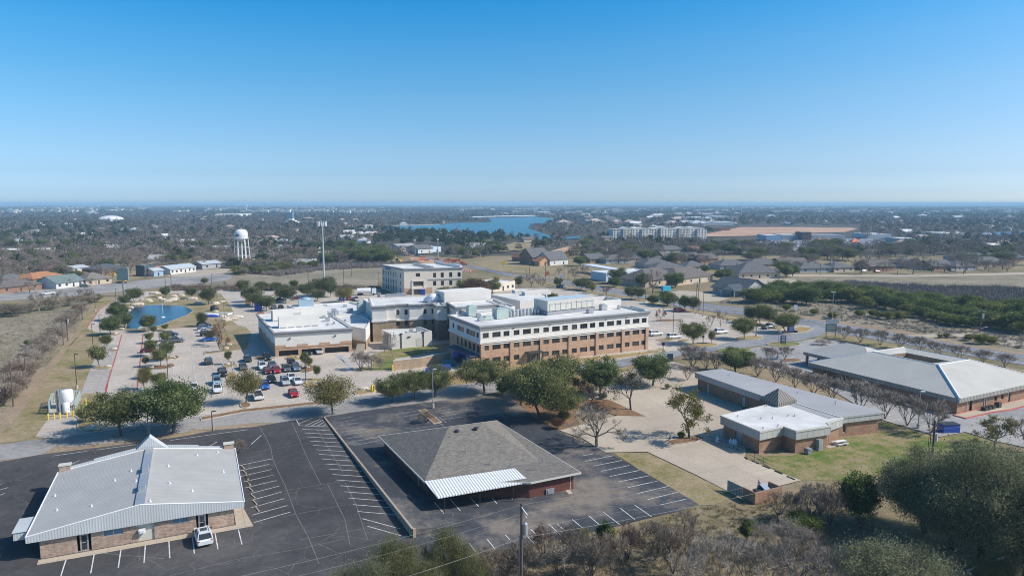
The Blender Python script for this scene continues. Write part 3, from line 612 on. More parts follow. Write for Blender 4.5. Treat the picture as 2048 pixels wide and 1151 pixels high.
# roof: two slopes and the deep ribbed fascia under the front edge
mb = MB(); e = 3.2
A, B, Cc, E_ = inw(0, 0) + (e,), inw(L, 0) + (e,), inw(L, D) + (e,), inw(0, D) + (e,)
M0, M1 = inw(L / 2 - .05, 0) + (zr,), inw(L / 2 - .05, D) + (zr,)
for P in ((A, M0, M1, E_), (M0, B, Cc, M1)): mb.quad(*P)
mb.add((A, B, Cc, E_), ((3, 2, 1, 0),)); mb.build('roof', [RIBC], r)
mb = MB(); t = .12
for a, b in ((A, M0), (M0, B)):
    a2, b2 = (a[0] + n[0] * .06, a[1] + n[1] * .06), (b[0] + n[0] * .06, b[1] + n[1] * .06)
    mb.quad(a2 + (2.45,), b2 + (2.45,), b2 + (b[2],), a2 + (a[2],))
    mb.quad(a2 + (2.45,), a[:2] + (2.45,), b[:2] + (2.45,), b2 + (2.45,))
mb.quad(A[:2] + (2.45,), inw(0, OV) + (2.45,), inw(L, OV) + (2.45,), B[:2] + (2.45,))
mb.build('fascia', [RIBF], r)
mb = MB()
for a, b in ((A, M0), (M0, B), (B, Cc), (E_, A), (Cc, M1), (M1, E_)): mb.tube(Vector(a) + Vector((0, 0, .02)), Vector(b) + Vector((0, 0, .02)), .09, n=6)
mb.build('roof_trim', [WHITE], r)
mb = MB(); mb.box(inw(L / 2 - .05, D / 2) + (zr - .06,), (1.1, D * .99, .16), rot); mb.build('ridge_cap', [GALV], r)
for k, hh in ((.55 * D, .5), (.23 * D, .5)):
    mb = MB(); mb.box(inw(L / 2 - .05, k) + (zr + .1,), (.75, 1.7, hh), rot); mb.build('ridge_vent', [GALV], r)
def roofz(u): return e + (zr - e) * (1 - abs(u - L / 2) / (L / 2))
for pxy in [(110, 991), (114, 1020), (183.5, 1012), (230, 960.5), (262.5, 941.5), (272, 962), (300.5, 1002), (337, 932), (339.5, 966), (384.5, 981.5), (394, 910), (447, 943.5), (435.5, 904)]:
    zz = 4.2
    for _ in range(4):
        g = G(*pxy, zz); u = (g[0] - FL[0]) * d[0] + (g[1] - FL[1]) * d[1]; zz = roofz(u)
    mb = MB(); mb.tube(g + (zz - .05,), g + (zz + .34,), .1, .055, 8); mb.tube(g + (zz - .03,), g + (zz + .08,), .2, .11, 8); mb.build('vent_pipe', [WHITE], r)
# back parapets, their brick piers and the little false gable
for a, b, up in ((.25, .19 * L, .35), (.19 * L, .42 * L, .55), (.60 * L, .78 * L, .5), (.78 * L, .93 * L, .3)):
    mb = MB(); za, zb = roofz(a), roofz(b); P, Q = inw(a, D + .12), inw(b, D + .12); P2, Q2 = inw(a, D + .3), inw(b, D + .3)
    mb.quad(P + (za - .2,), Q + (zb - .2,), Q + (zb + up,), P + (za + up,)); mb.quad(Q2 + (2.4,), P2 + (2.4,), P2 + (za + up,), Q2 + (zb + up,))
    mb.quad(P + (za + up,), Q + (zb + up,), Q2 + (zb + up,), P2 + (za + up,)); mb.quad(P2 + (2.4,), P + (2.4,), P + (za + up,), P2 + (za + up,)); mb.quad(Q + (2.4,), Q2 + (2.4,), Q2 + (zb + up,), Q + (zb + up,))
    mb.build('parapet', [RIBF], r)
mb = MB(); g0, g1, g2 = inw(.40 * L, D + .35), inw(.60 * L, D + .35), inw(.5 * L, D + .35); h0, h1, h2 = [at(p, d, 0, -1.6) for p in (g0, g1, g2)]
mb.add((g0 + (4.4,), g1 + (4.4,), g2 + (6.7,)), ((0, 1, 2),)); mb.quad(g0 + (4.4,), g2 + (6.7,), h2 + (6.7,), h0 + (4.4,)); mb.quad(g2 + (6.7,), g1 + (4.4,), h1 + (4.4,), h2 + (6.7,)); mb.build('entrance_gable', [RIBF], r)
for u in (.9, L - .9):
    mb = MB(); mb.box(inw(u, D + .2) + (0,), (1.4, .9, 4.1), rot); o = mb.build('brick_pier', [BR_TAN], r)
    mb = MB(); mb.box(inw(u, D + .2) + (4.1,), (1.6, 1.1, .14), rot); mb.build('cap', [CREAM], o)
mb = MB(); p = [inw(-1.7, 2.4), inw(-.05, 2.4), inw(-.05, 6.6), inw(-1.7, 6.6)]
mb.prism(p, 2.0, 2.95); mb.poly(offset(ccw(p), .12), 3.0); mb.build('side_canopy', [RIBF], r)
mb = MB(); mb.box(at(wb, (-d[1], d[0]), 9.5, .6) + (0,), (.7, 1.5, 1.3), rot); mb.box(at(wb, (-d[1], d[0]), 9.5, .6) + (1.3,), (.8, 1.6, .08), rot)
tag(mb.build('waste_bin', [TEAL]), 'teal wheeled bin against the end wall of the ribbed-roof clinic', 'bin')
# ---- hip-roofed brick building in the middle lot ----
eb = 2.75
A, B, Cc, Dd = G(757, 871, eb), G(848.6, 962, eb), G(1161.6, 943.8, eb), G(993, 840, eb)
J = G(1061.7, 963.8, eb)
r = root('hip_roof_building', 'dark red brick building under a broad grey shingled hip roof in the middle lot', 'building', ctr([A, B, Cc, Dd]))
W = offset(ccw([A, B, J, Cc, Dd]), -.75)
W = [W[i] for i in range(len(W))]
mb = MB(); Wc = ccw(W)
for i in range(len(Wc)): facade(mb, Wc[i], Wc[(i + 1) % len(Wc)], 0, eb, [])
mb.build('wall', [BR_RED], r)
mb = MB(); zt_ = 6.3
R1, R2 = G(897, 853.4, zt_) + (zt_,), G(963, 844.2, zt_) + (zt_,); a3, b3, c3, d3, j3 = [p + (eb,) for p in (A, B, Cc, Dd, J)]
def on_plane(px, A_, B_, C_):               # where the sight line through a pixel meets a roof slope
    n_ = (Vector(B_) - Vector(A_)).cross(Vector(C_) - Vector(A_)); p_ = Vector(G(*px, 0) + (0,)); o_ = Vector((0, 0, CAMH)); v_ = p_ - o_
    return tuple(o_ + v_ * ((Vector(A_) - o_).dot(n_) / v_.dot(n_)))
hp = on_plane((1083, 924), b3, R1, R2); vq = on_plane((1026, 937), b3, R1, R2)
mb.add((a3, b3, R1), ((0, 1, 2),)); mb.add((a3, R1, d3), ((0, 2, 1),)) if False else None
mb.add((b3, vq, R1), ((0, 1, 2),)); mb.add((R1, vq, R2), ((0, 1, 2),)); mb.add((R2, vq, hp), ((0, 1, 2),))
mb.add((vq, j3, hp), ((0, 1, 2),)); mb.add((j3, c3, hp), ((0, 1, 2),)); mb.add((c3, d3, R2, hp), ((0, 1, 2, 3),)); mb.add((d3, a3, R1, R2), ((0, 1, 2, 3),))
mb.add((a3, d3, c3, j3, b3), ((0, 1, 2, 3, 4),)); mb.build('roof', [SHG], r)
mb = MB(); mb.ring(ccw([A, B, J, Cc, Dd]), .06, -.05, eb - .24, eb + .02); mb.build('eaves_gutter', [CREAM], r)
for p, z in (((914.5, 862), 5.9), ((952.5, 856.5), 6.0)):
    g = G(*p, z); mb = MB(); mb.lathe(g + (z - .25,), ((.16, 0), (.16, .3), (.42, .32), (.36, .5), (.05, .58)), 12); mb.build('turbine_vent', [DARK], r)
for p, z in (((901, 874), 5.5), ((932.5, 897.5), 4.7), ((999, 887), 4.5), ((1010, 874), 4.9), ((979, 924), 3.5), ((1085, 917), 4.6), ((1093, 917.5), 4.5)):
    g = G(*p, z); mb = MB(); mb.tube(g + (z - .5,), g + (z + .28,), .07, .07, 6); mb.build('vent_pipe', [GREY], r)
for p in ((788.5, 910), (837, 974), (1068, 992), (1134, 979), (1140, 979)):
    g = G(*p); mb = MB(); mb.tube(g + (.05,), g + (eb - .1,), .07, .07, 6); mb.build('downspout', [CREAM], r)
o = root('carport', '', 'x', (0, 0, 0)); bpy.data.objects.remove(o)
K = [G(848.6, 962, 3.0), G(875.6, 995.4, 2.6), G(1061.7, 963, 2.6), G(1029, 936, 3.0)]
mb = MB(); top = [K[0] + (3.05,), K[1] + (2.65,), K[2] + (2.65,), K[3] + (3.05,)]
mb.quad(*top); mb.quad(*[(p[0], p[1], p[2] - .12) for p in top[::-1]])
for i in range(4):
    a, b = top[i], top[(i + 1) % 4]; mb.quad((a[0], a[1], a[2] - .14), (b[0], b[1], b[2] - .14), b, a)
cp = mb.build('carport_roof', [RIBW], r)
for p in ((863, 995), (889.5, 1028), (960, 1015), (1026.5, 1003.5)):
    g = G(*p); mb = MB(); mb.box(g + (0.1,), (.11, .11, 2.5)); mb.build('post', [FRD], cp)
mb = MB(); g = G(1098, 987); rz_ = angpx((1068, 992), (1142, 978)); mb.box(g + (.12,), (1.3, .8, .75), rz_); mb.box(g + (.87,), (1.36, .86, .06), rz_); mb.box((g[0] + .2, g[1] - .42, .25), (.8, .04, .5), rz_)
tag(mb.build('air_conditioner', [GALV]), 'small white air conditioner at the front wall of the hip-roofed building', 'air conditioner')
mb = MB(); mb.poly([G(*p) for p in q(1020, 950, (630, 175), (680, 165), (722, 215), (680, 225))], .13); struct('doorstep', mb, CONCW)
# retaining wall
mb = MB(); 
for k in range(14):
    s0, s1 = k / 14, (k + 1) / 14
    p0 = at(W0, WD, WLEN * s0); p1 = at(W0, WD, WLEN * s1); q0 = (p0[0] - WN[0] * .3, p0[1] - WN[1] * .3); q1_ = (p1[0] - WN[0] * .3, p1[1] - WN[1] * .3)
    h0, h1 = wall_h(s0) + .2, wall_h(s1) + .2
    mb.quad(q0 + (h0,), q1_ + (h1,), p1 + (h1,), p0 + (h0,)); mb.quad(q1_ + (0,), q0 + (0,), q0 + (h0,), q1_ + (h1,)) ; mb.quad(p0 + (0,), p1 + (0,), p1 + (h1,), p0 + (h0,))
mb.box(W1 + (0,), (.4, .4, wall_h(1) + .2), math.atan2(WD[1], WD[0]))
tag(mb.build('retaining_wall', [M('concrete_wall', (.40, .31, .23), .9, .2, .8, coord='world')]), 'long low concrete retaining wall between the two dark asphalt lots', 'wall')
# ---- medical building: grey flat-roofed bar, white flat-roofed front and dark pyramid ----
zm = 4.0
a, b, c, dd = G(1390, 744, zm), G(1656, 836, zm), G(1768, 823, zm), G(1443, 737, zm)
r = root('medical_building', 'long brown brick building with grey and white flat roofs and a dark pyramid', 'building', ctr([a, b, c, dd]))
Fp = ccw([a, b, c, dd]); iw = offset(Fp, -.5)
mb = MB()
for i in range(4):
    p0, p1 = iw[i], iw[(i + 1) % 4]; dl, nl, ll = edge(p0, p1); wins = []
    if abs(ll - math.dist(a, b)) < 3 and dl[1] < 0: wins = [(3, 3.9, .1, 2.2), (9, 9.6, 1.2, 1.9), (14.2, 15.2, .1, 2.2), (20, 20.5, 1.3, 1.9), (21.2, 22, .9, 2.1), (24.2, 25.2, 1.0, 2.0)]
    if nl[1] < -.7 and ll < 20: wins = [(1.0, 1.75, .75, 2.2), (3.5, 4.25, .75, 2.2)]
    facade(mb, p0, p1, 0, 3.0, wins, depth=.2)
    for w in wins: window_obj(r, p0, dl, w[0], w[2], w[1] - w[0], w[3] - w[2], .18, 1, FRW, GLASS if w[2] > .5 else CREAM)
mb.build('wall', [BR_BRN], r)
mb = MB(); mb.prism(Fp, 2.75, zm - .05, 0, 0, True); mb.ring(Fp, .12, -.1, zm - .3, zm + .03); mb.build('mansard_band', [MANS], r)
mb = MB(); mb.poly(Fp, zm + .035); mb.build('flat_roof', [TPOG], r)
Q = [G(1441, 831, zm), G(1520, 863, zm), G(1567, 853, zm), G(1592.5, 862, zm), G(1662, 851.5, zm), G(1655, 846, zm), G(1686, 836, zm), G(1590, 806, zm), G(1549, 806, zm)]
mb = MB(); Qc = ccw(Q); qi = offset(Qc, -.45); wl = []
for i in range(len(qi)):
    p0, p1 = qi[i], qi[(i + 1) % len(qi)]; dl, nl, ll = edge(p0, p1)
    ws = [(3.1, 4.6, .05, 2.35)] if (nl[0] < -.6 and ll > 7 and dl[1] < 0 and p1[1] < 116) else []
    facade(mb, p0, p1, 0, 3.0, ws, depth=.2)
    for w in ws: door(r, p0, dl, w[0], w[2], w[1] - w[0], w[3] - w[2], mf=GALV, panes=0)
mb.build('wing_wall', [BR_BRN], r)
mb = MB(); mb.prism(Qc, 2.5, zm - .02, 0, 0, True); mb.build('wing_mansard', [MANS], r)
mb = MB(); mb.ring(Qc, .1, -.22, zm - .16, zm + .12); mb.build('roof_edge', [CREAM], r)
mb = MB(); mb.poly(offset(Qc, -.2), zm + .03); mb.build('white_roof', [TPO], r)
for p, t in (((1622.5, 864), 'x'), ((1672.5, 848), 'x')):
    g = G(*p, 3.2); mb = MB(); rz_ = math.atan2(edge(Q[3], Q[4])[0][1], edge(Q[3], Q[4])[0][0]); mb.box((g[0], g[1] - .1, 2.75), (.75, .12, .95), rz_); mb.build('sign_panel', [WHITE], r)
pc = G(1556, 806, zm); pk = G(1556, 777.5, zm + 3.1)
mb = MB(); P = [G(1519, 798, zm + .5), G(1556, 809, zm + .5), G(1593, 801, zm + .5), G(1556, 792, zm + .5)]
P = ccw(P); cx = ctr(P)
for i in range(4): mb.add((P[i] + (zm + .75,), P[(i + 1) % 4] + (zm + .75,), cx + (zm + 2.9,)), ((0, 1, 2),))
mb.prism(P, zm + .03, zm + .75); mb.build('pyramid_roof', [RIBD], r)
for p in ((1533, 811), (1475.5, 832), (1522, 836.5), (1545, 836), (1576.5, 830.5), (1589.5, 831), (1526, 856), (1556, 850.5), (1595, 786), (1672, 803), (1671.5, 808), (1442.5, 737.5), (1459, 749)):
    g = G(*p, zm + .1); mb = MB(); mb.tube(g + (zm,), g + (zm + .4,), .1, .08, 7); mb.tube(g + (zm,), g + (zm + .08,), .22, .14, 7); mb.build('roof_vent', [GALV], r)
g = G(1656, 893); mb = MB(); mb.tube(g + (0,), g + (2.9,), .05); mb.build('downspout', [GREY], r)
def acunit(g, s, rz, m, label, h=.95):
    mb = MB(); mb.box(g + (.05,), (s, s, h), rz); o = None
    mb.tube(g + (.05 + h,), g + (.1 + h,), s * .4, s * .4, 12); r_ = mb.build('air_conditioner', [m], loc=g + (0,)); tag(r_, label, 'air conditioner')
    mb = MB(); 
    for k in range(4): mb.box((g[0], g[1], .15 + k * h / 4), (s + .04, s + .04, .06), rz)
    mb.build('grille', [DARK], r_); return r_
acunit(G(1616, 907), .95, .4, GREY, 'round-topped grey air conditioner on the grass beside the brown medical building')
mb = MB(); g = G(1637.5, 900); mb.box(g + (.1,), (.9, .8, 1.9), .4); mb.box((g[0] + .05, g[1] - .4, .5), (.6, .06, .9), .4); tag(mb.build('electrical_cabinet', [GALV]), 'tall grey utility cabinet against the brown medical building', 'cabinet')
def bench_table(g, rz, label):
    r_ = root('picnic_table', label, 'table', g)
    mb = MB(); mb.box(g + (.7,), (2.3, .8, .06), rz); mb.build('tabletop', [WHITE], r_)
    for s in (-1, 1):
        mb = MB(); k = (g[0] - math.sin(rz) * .75 * s, g[1] + math.cos(rz) * .75 * s); mb.box(k + (.42,), (2.3, .28, .06), rz); mb.build('bench', [WHITE], r_)
        mb = MB(); k = (g[0] + math.cos(rz) * .85 * s, g[1] + math.sin(rz) * .85 * s); mb.box(k + (0,), (.08, 1.5, .44), rz); mb.box(k + (.4,), (.08, .1, .3), rz); mb.build('leg', [WHITE], r_)
bench_table(G(1680, 889), .35, 'white picnic table on a slab behind the brown medical building')
mb = MB(); mb.poly([G(*p) for p in ((1645, 893), (1660, 896), (1697, 888), (1680, 884))], .08); struct('slab', mb, CONCW)
for p in ((1434, 935 - 50), (1461, 888), (1467, 889.5), (1471, 890.5)):
    g = G(*p); mb = MB(); mb.lathe(g + (0,), ((.3, 0), (.34, .35), (.3, .8), (.12, .95), (.1, 1.2)), 10); tag(mb.build('gas_bottle', [WHITE]), 'white gas bottle in the shade beside the brown medical building', 'gas bottle', 'white bottles beside the medical building')
mb = MB()
for a_, b_ in zip([(1418, 882), (1442, 893), (1475, 902)], [(1442, 893), (1475, 902), (1545, 934)]):
    A_, B_ = G(*a_), G(*b_)
    for z in (.35, .95): mb.tube(A_ + (z,), B_ + (z,), .03, n=5)
    for k in range(4): p = lerp(A_, B_, k / 4); mb.tube(p + (0,), p + (1.0,), .03, n=5)
tag(mb.build('railing', [DARK]), 'dark metal railing along the shaded side of the brown medical building', 'railing')
# dumpster enclosure
e0, e1, e2 = G(1488, 976.5, 2), G(1509.5, 982, 2), G(1562, 971, 2)
e1b = G(1509.5, 1009); w0_, w1_ = G(1485, 996), G(1562.5, 995); zc = 1.75
P1 = e1b; P2 = G(1563, 996); P0 = G(1484.5, 996.5)
r = root('bin_enclosure', 'brown brick bin enclosure with an open grey gate beside the pale concrete lot', 'enclosure', P1)
mb = MB(); P3 = (P0[0] + P2[0] - P1[0], P0[1] + P2[1] - P1[1])
for a_, b_ in ((P0, P1), (P1, P2), (P2, P3)):
    d_, n_, l_ = edge(a_, b_); m_ = lerp(a_, b_, .5); mb.box((m_[0] - n_[0] * .1, m_[1] - n_[1] * .1, 0), (l_, .22, zc), math.atan2(d_[1], d_[0]))
mb.build('wall', [BR_BRN], r)
d_, n_, l_ = edge(P1, P0); g = at(P0, d_, 1.5); mb = MB(); mb.box(g + (.15,), (2.9, .06, 1.6), math.atan2(d_[1], d_[0])); mb.build('gate', [RIBGF], r)
g = lerp(P0, P2, .5); rz_ = math.atan2(P2[1] - P1[1], P2[0] - P1[0])
r = root('dumpster', 'dark steel dumpster with a pale open lid inside the brown brick enclosure', 'dumpster', g)
mb = MB(); mb.box(g + (.1,), (2.2, 1.5, 1.25), rz_); mb.build('body', [DARK], r)
mb = MB(); a_ = at(g, (math.cos(rz_), math.sin(rz_)), .45, .6); V = [at(g, (math.cos(rz_), math.sin(rz_)), u, k) for u, k in ((0, .75), (1.0, .75), (1.0, -.6), (0, -.6))]
mb.quad(V[0] + (1.4,), V[1] + (1.4,), V[2] + (1.95,), V[3] + (1.95,)); mb.quad(V[3] + (1.9,), V[2] + (1.9,), V[1] + (1.36,), V[0] + (1.36,)); mb.build('lid', [M('bright_lid', (.75, .77, .8), .15, 0, metal=.6)], r)
mb = MB(); k = at(g, (math.cos(rz_), math.sin(rz_)), -.2, -.8); mb.add((k + (1.3,), (k[0] + .9, k[1] + .2, 1.3), (k[0] + .1, k[1], 2.7)), ((0, 1, 2), (2, 1, 0))); mb.build('raised_lid', [GREY], r)
# wheel stops
def wheelstops(pts, label, group, m=CURB):
    for (x0, y0), (x1, y1) in pts:
        A_, B_ = G(x0, y0), G(x1, y1); L_ = math.dist(A_, B_); mb = MB(); c_ = lerp(A_, B_, .5); rz = math.atan2(B_[1] - A_[1], B_[0] - A_[0])
        mb.box(c_ + (.1,), (L_, .2, .1), rz); mb.box(c_ + (.2,), (L_ * .96, .12, .05), rz); tag(mb.build('wheel_stop', [m]), label, 'wheel stop', group)
ps = [q(340, 770, *p) for p in (((820, 932), (855, 968)), ((840, 990), (880, 1028)), ((860, 1050), (900, 1090)), ((880, 1115), (920, 1150)))] + \
     [[(340 + a_ / 5.726, 950 + b_ / 5.726) for a_, b_ in p] for p in (((860, 18), (895, 52)), ((880, 85), (920, 122)), ((903, 148), (945, 190)), ((930, 232), (972, 265)), ((950, 295), (993, 342)), ((975, 372), (1020, 420)))]
wheelstops(ps, 'concrete wheel stop at a bay along the end wall of the ribbed-roof clinic', 'wheel stops beside the clinic')
wheelstops([q(1360, 770, *p) for p in (((745, 835), (778, 855)), ((825, 875), (908, 912)), ((950, 932), (1040, 968)), ((1090, 992), (1178, 1030)), ((1230, 1055), (1322, 1095)))], 'dark wheel stop along the edge of the pale concrete lot', 'wheel stops on the pale lot', DARK)
# ---- grey seam-roofed building with the sunken court (right) ----
zg = 3.6
a, b = G(1616, 724, zg), G(1919, 797, zg); c = G(2160, 757, zg)
d_, n_, l_ = edge(a, b)
depth = 32.5; fp = [a, b, (b[0] - n_[0] * depth, b[1] - n_[1] * depth), (a[0] - n_[0] * depth, a[1] - n_[1] * depth)]
r = root('seam_roof_building', 'large brown brick building under a pale grey hipped metal roof with a sunken court', 'building', ctr(fp))
iw = offset(fp, -.8); mb = MB(); wl = {0: [(3.0, 6.5, .1, 2.6), (8.2, 9.6, 1.0, 2.4)], 1: [(4.2, 5.2, .1, 2.3), (13, 13.9, 1.1, 2.1), (15.5, 16.4, 1.1, 2.1), (18, 19, .1, 2.3)]}
for i in range(4):
    p0, p1 = iw[i], iw[(i + 1) % 4]; dl, nl, ll = edge(p0, p1); facade(mb, p0, p1, 0, 3.0, wl.get(i, []), depth=.25)
    for k, w in enumerate(wl.get(i, [])): window_obj(r, p0, dl, w[0], w[2], w[1] - w[0], w[3] - w[2], .22, 2 if w[1] - w[0] > 1 else 1, FRD if k != 1 or i else FRW, GLASS if not (i == 1 and k == 3) else CREAM)
mb.build('wall', [BR_BRN], r)
mb = MB(); mb.ring(fp, .0, -.8, 2.7, zg); mb.build('fascia', [RIBGF], r)
# roof slopes round the court
L1, L2 = l_, depth; zt_ = zg + 3.4; ct = (9.6, 25.0, 10.6, 22.2)
pp = lambda u, k, z: at(a, d_, u, -k) + (z,)
mb = MB()
O = [pp(0, 0, zg), pp(L1, 0, zg), pp(L1, L2, zg), pp(0, L2, zg)]
I = [pp(ct[0], ct[2], zt_), pp(ct[1], ct[2], zt_), pp(ct[1], ct[3], zt_), pp(ct[0], ct[3], zt_)]
for i in range(4): mb.quad(O[i], O[(i + 1) % 4], I[(i + 1) % 4], I[i])
mb.build('roof', [RIBG], r)
mb = MB()
I2_ = [pp(ct[0] + 2.6, ct[2] + .5, zt_ - .3), pp(ct[1] - 2.6, ct[2] + .5, zt_ - .3), pp(ct[1] - 2.6, ct[3] - 3.0, zt_ - .6), pp(ct[0] + 2.6, ct[3] - 3.0, zt_ - .6)]
for i in range(4): p_, q_ = I2_[i], I2_[(i + 1) % 4]; mb.quad((p_[0], p_[1], 3.4), (q_[0], q_[1], 3.4), q_, p_)
mc = MB()
for i in range(4): mc.quad(I[i], I[(i + 1) % 4], I2_[(i + 1) % 4], I2_[i])
mc.build('inner_slope', [RIBG], r); mb.build('court_wall', [ribbed('court_cladding', (.35, .25, .16), (.22, .155, .1), .6, .15)], r)
mb = MB(); mb.add([(p[0], p[1], 3.42) for p in I2_], ((0, 1, 2, 3),)); mb.build('court_floor', [TPOG], r)
mb = MB(); mb.tube(O[1], I[1], .28, n=6)
for i in (0, 2, 3): mb.tube(O[i], I[i], .12, n=5)
for i in range(4): mb.tube(I[i], I[(i + 1) % 4], .12, n=5)
mb.build('ridge_cap', [WHITE], r)
# entrance wing reaching out on the far left
w_ = [pp(-9.0, 9.7, zg)[:2], pp(10, 9.7, zg)[:2], pp(10, 23.5, zg)[:2], pp(-9.0, 23.5, zg)[:2]]
mb = MB(); hip_roof(mb, w_, zg - .1, 3.0, .3, mi=0, fas=.8, mf=1); mb.build('porch_roof', [RIBG, RIBGF], r)
for u, k in ((-8.6, 10.1), (-8.6, 14.5), (-8.6, 19), (-8.6, 23), (-3, 10.1)):
    mb = MB(); mb.box(pp(u, k, 0), (.5, .5, 3.0), math.atan2(d_[1], d_[0])); mb.build('porch_pillar', [BR_BRN], r)
for u in (9, 15, 21, 27, 33): g = pp(u, -.05, 0); mb = MB(); mb.tube(g, (g[0], g[1], 2.8), .07, n=6); mb.build('downspout', [GREY], r)
for u, k in ((3.2, 1.4), (9.2, 1.4), (10.0, 1.4)):
    g = at(iw[1], (-n_[0], -n_[1]), u, .06); mb = MB(); mb.tube(g + (0,), g + (2.8,), .08, n=6); mb.build('downspout', [WHITE], r)
dl = (-n_[0], -n_[1])
for k in range(4): acunit(at(iw[1], dl, 7.2 + k * 1.35 + (.7 if k == 3 else 0), 1.3), .95, math.atan2(dl[1], dl[0]), DARK, 'dark air conditioner in the row against the pale metal-roofed building' if k < 3 else 'tallest dark air conditioner, last of the row at the pale metal-roofed building', .9 + .35 * (k == 3))['group'] = 'air conditioners behind the metal-roofed building'
mb = MB(); A_ = at(iw[1], dl, -1.2, 3.0); P = [at(iw[1], dl, -1.4, .2), at(iw[1], dl, -1.4, 2.6), at(iw[1], dl, 7.2, 2.6), at(iw[1], dl, 12.5, 3.4), at(iw[1], dl, 30, 3.0), at(iw[1], dl, 30, .2)]
mb.prism(P, .05, .3); struct('pavement', mb, CONCW)
mb = MB(); mb.ring(ccw(P), .1, -.12, .1, .305); struct('red_kerb', mb, PR)
# blue skip
g = G(1896, 863); rz_ = .1; r = root('skip_bin', 'blue steel skip bin on the grey lot behind the brown medical building', 'skip bin', g)
mb = MB(); mb.box(g + (.1,), (3.2, 1.9, 1.5), rz_); mb.build('body', [BLUE], r)
mb = MB(); mb.box(g + (1.6,), (3.3, 2.0, .08), rz_); mb.build('lid', [DARK], r)
for s in (-1, 1): mb = MB(); mb.box((g[0] + s * 1.68, g[1], .8), (.16, 1.3, .2), rz_); mb.build('fork_pocket', [BLUE], r)
# ---- the hospital: a set of joined blocks ----
zh = 11.1
h0, h1 = G(960.8, 651.9, zh), G(1297, 622, zh)
HD, HN, HL = edge(h0, h1)
r = HOSP = root('hospital_building', 'large white and orange brick three-storey hospital with flat white roofs', 'building', lerp(h0, h1, .5))
def cornice(P, z, m=STG, big=True, parent=None):
    mb = MB(); P = ccw(P); mb.ring(P, .5, -.05, z - .4, z + .02); mb.ring(P, .28, -.05, z - 1.0, z - .4)
    return mb.build('cornice', [m], parent)
def block(name, P, z, walls, par=.5, bands=((6.55, 0),), z0=0, mats=None, parent=None, corn=True, depth=.2):
    """walls: {edge index: [(u0,u1,z0,z1,lights)]} on the counter-clockwise footprint"""
    parent = parent or HOSP; P = ccw(P); mb = MB(); mats = mats or [BR_HOS, STW]; jobs = []
    for i in range(len(P)):
        p0, p1 = P[i], P[(i + 1) % len(P)]; ws = walls.get(i, [])
        dl, ll = facade(mb, p0, p1, z0, z, [w[:4] for w in ws], bands, depth, mi=len(mats) - 1); jobs.append((p0, dl, ws))
    o = mb.build(name, mats, parent)
    for p0, dl, ws in jobs:
        for w in ws: window_obj(o, p0, dl, w[0], w[2], w[1] - w[0], w[3] - w[2], depth - .03, w[4] if len(w) > 4 else 2)
    mb = MB(); flat_roof(mb, P, z, par); mb.build('roof', [STW, TPO], o)
    if corn: 
        c = cornice(P, z, parent=o)
    return o
DEP = 20.5
F3 = rect(h0, h1, DEP)
front = []
bw = HL / 6
for k in range(6):
    for (u, w, nn) in ((.62, 1.7, 2), (3.35, 2.35, 3), (6.55, 1.7, 2)):
        for row, (za, zb) in enumerate(((7.9, 9.25), (4.7, 6.0), (1.4, 2.7))):
            if row == 2 and k == 1 and u > 1: continue
            front.append((k * bw + u, k * bw + u + w, za, zb, nn))
front.append((bw + 4.6, bw + 8.0, .1, 2.9, 4))
left = [(2.2, 3.4, 7.8, 9.2, 2), (5.6, 10.0, 7.8, 9.2, 5), (11.6, 17.4, 7.8, 9.2, 6), (18, 19.4, 7.8, 9.2, 2)] + [(5.2 + 2.6 * k, 7.0 + 2.6 * k, 4.0, 5.9, 2) for k in range(6)]
w3 = block('front_wing', F3, zh, {0: front, 3: left})
mb = MB(); mb.ring(ccw(F3), .32, -.02, 6.55, 7.0); mb.ring(ccw(F3), .18, -.02, 7.0, 7.25); mb.build('ledge', [STW], w3)
rz = math.atan2(HD[1], HD[0])
for k in range(7):
    mb = MB(); g = at(h0, HD, min(max(k * bw, .5), HL - .5), .12); mb.box(g + (0,), (1.0, .3, 6.5), rz); mb.box(g + (6.2,), (1.1, .36, .3), rz); mb.build('pilaster', [BR_HOS], w3)
mb = MB()
for k in range(6): g = at(h0, HD, (k + .5) * bw, .06); mb.box(g + (6.04,), (bw - 1.1, .16, .3), rz)
mb.build('header_band', [STW], w3)
g = at(h0, HD, bw + 6.3, 1.0); mb = MB(); mb.box(g + (2.95,), (4.4, 2.2, .35), rz)
o = mb.build("entrance_canopy", [DARK], HOSP)
for s in (-1.9, 1.9): mb = MB(); mb.box(at(h0, HD, bw + 6.3 + s, 1.9) + (0,), (.35, .35, 2.95), rz); mb.build('post', [DARK], o)
for k, u in enumerate((9.5, 20.5, 38.5, 45.5)): mb = MB(); mb.box(at(h0, HD, u, .1) + (9.75,), (.25, .3, .25), rz); mb.build('wall_lamp', [DARK], w3)
# mid wing with stepped bays and stair towers
zm3 = 11.1
m0, m1 = G(744, 610.5, zm3), G(874, 606, zm3)
MD, MN, ML = edge(m0, m1)
uu = lambda px: (px - 744) / (874 - 744) * ML
stp = [(0, 1.4), (uu(772), 1.4), (uu(772), 0), (uu(790), 0), (uu(790), -1.2), (uu(818), -1.2), (uu(818), .2), (uu(845), .2), (uu(845), -1.2), (uu(873), -1.2)]
PM = [at(m0, MD, u, k) for u, k in stp] + [at(m0, MD, uu(873), -18), at(m0, MD, 0, -18)]
def rowsw(us, zz=((7.7, 9.3), (4.4, 5.9), (1.2, 2.7))): return [(u, u + w, a, b, 1) for u, w in us for a, b in zz]
bay = uu(818) - uu(790)
midw = block('middle_wing', PM, zm3, {4: rowsw(((.35, .95), (bay - 1.4, .95))), 8: rowsw(((.35, .95), (bay - 1.4, .95)))}, bands=((6.3, 0),), mats=[BR_DK, STW])
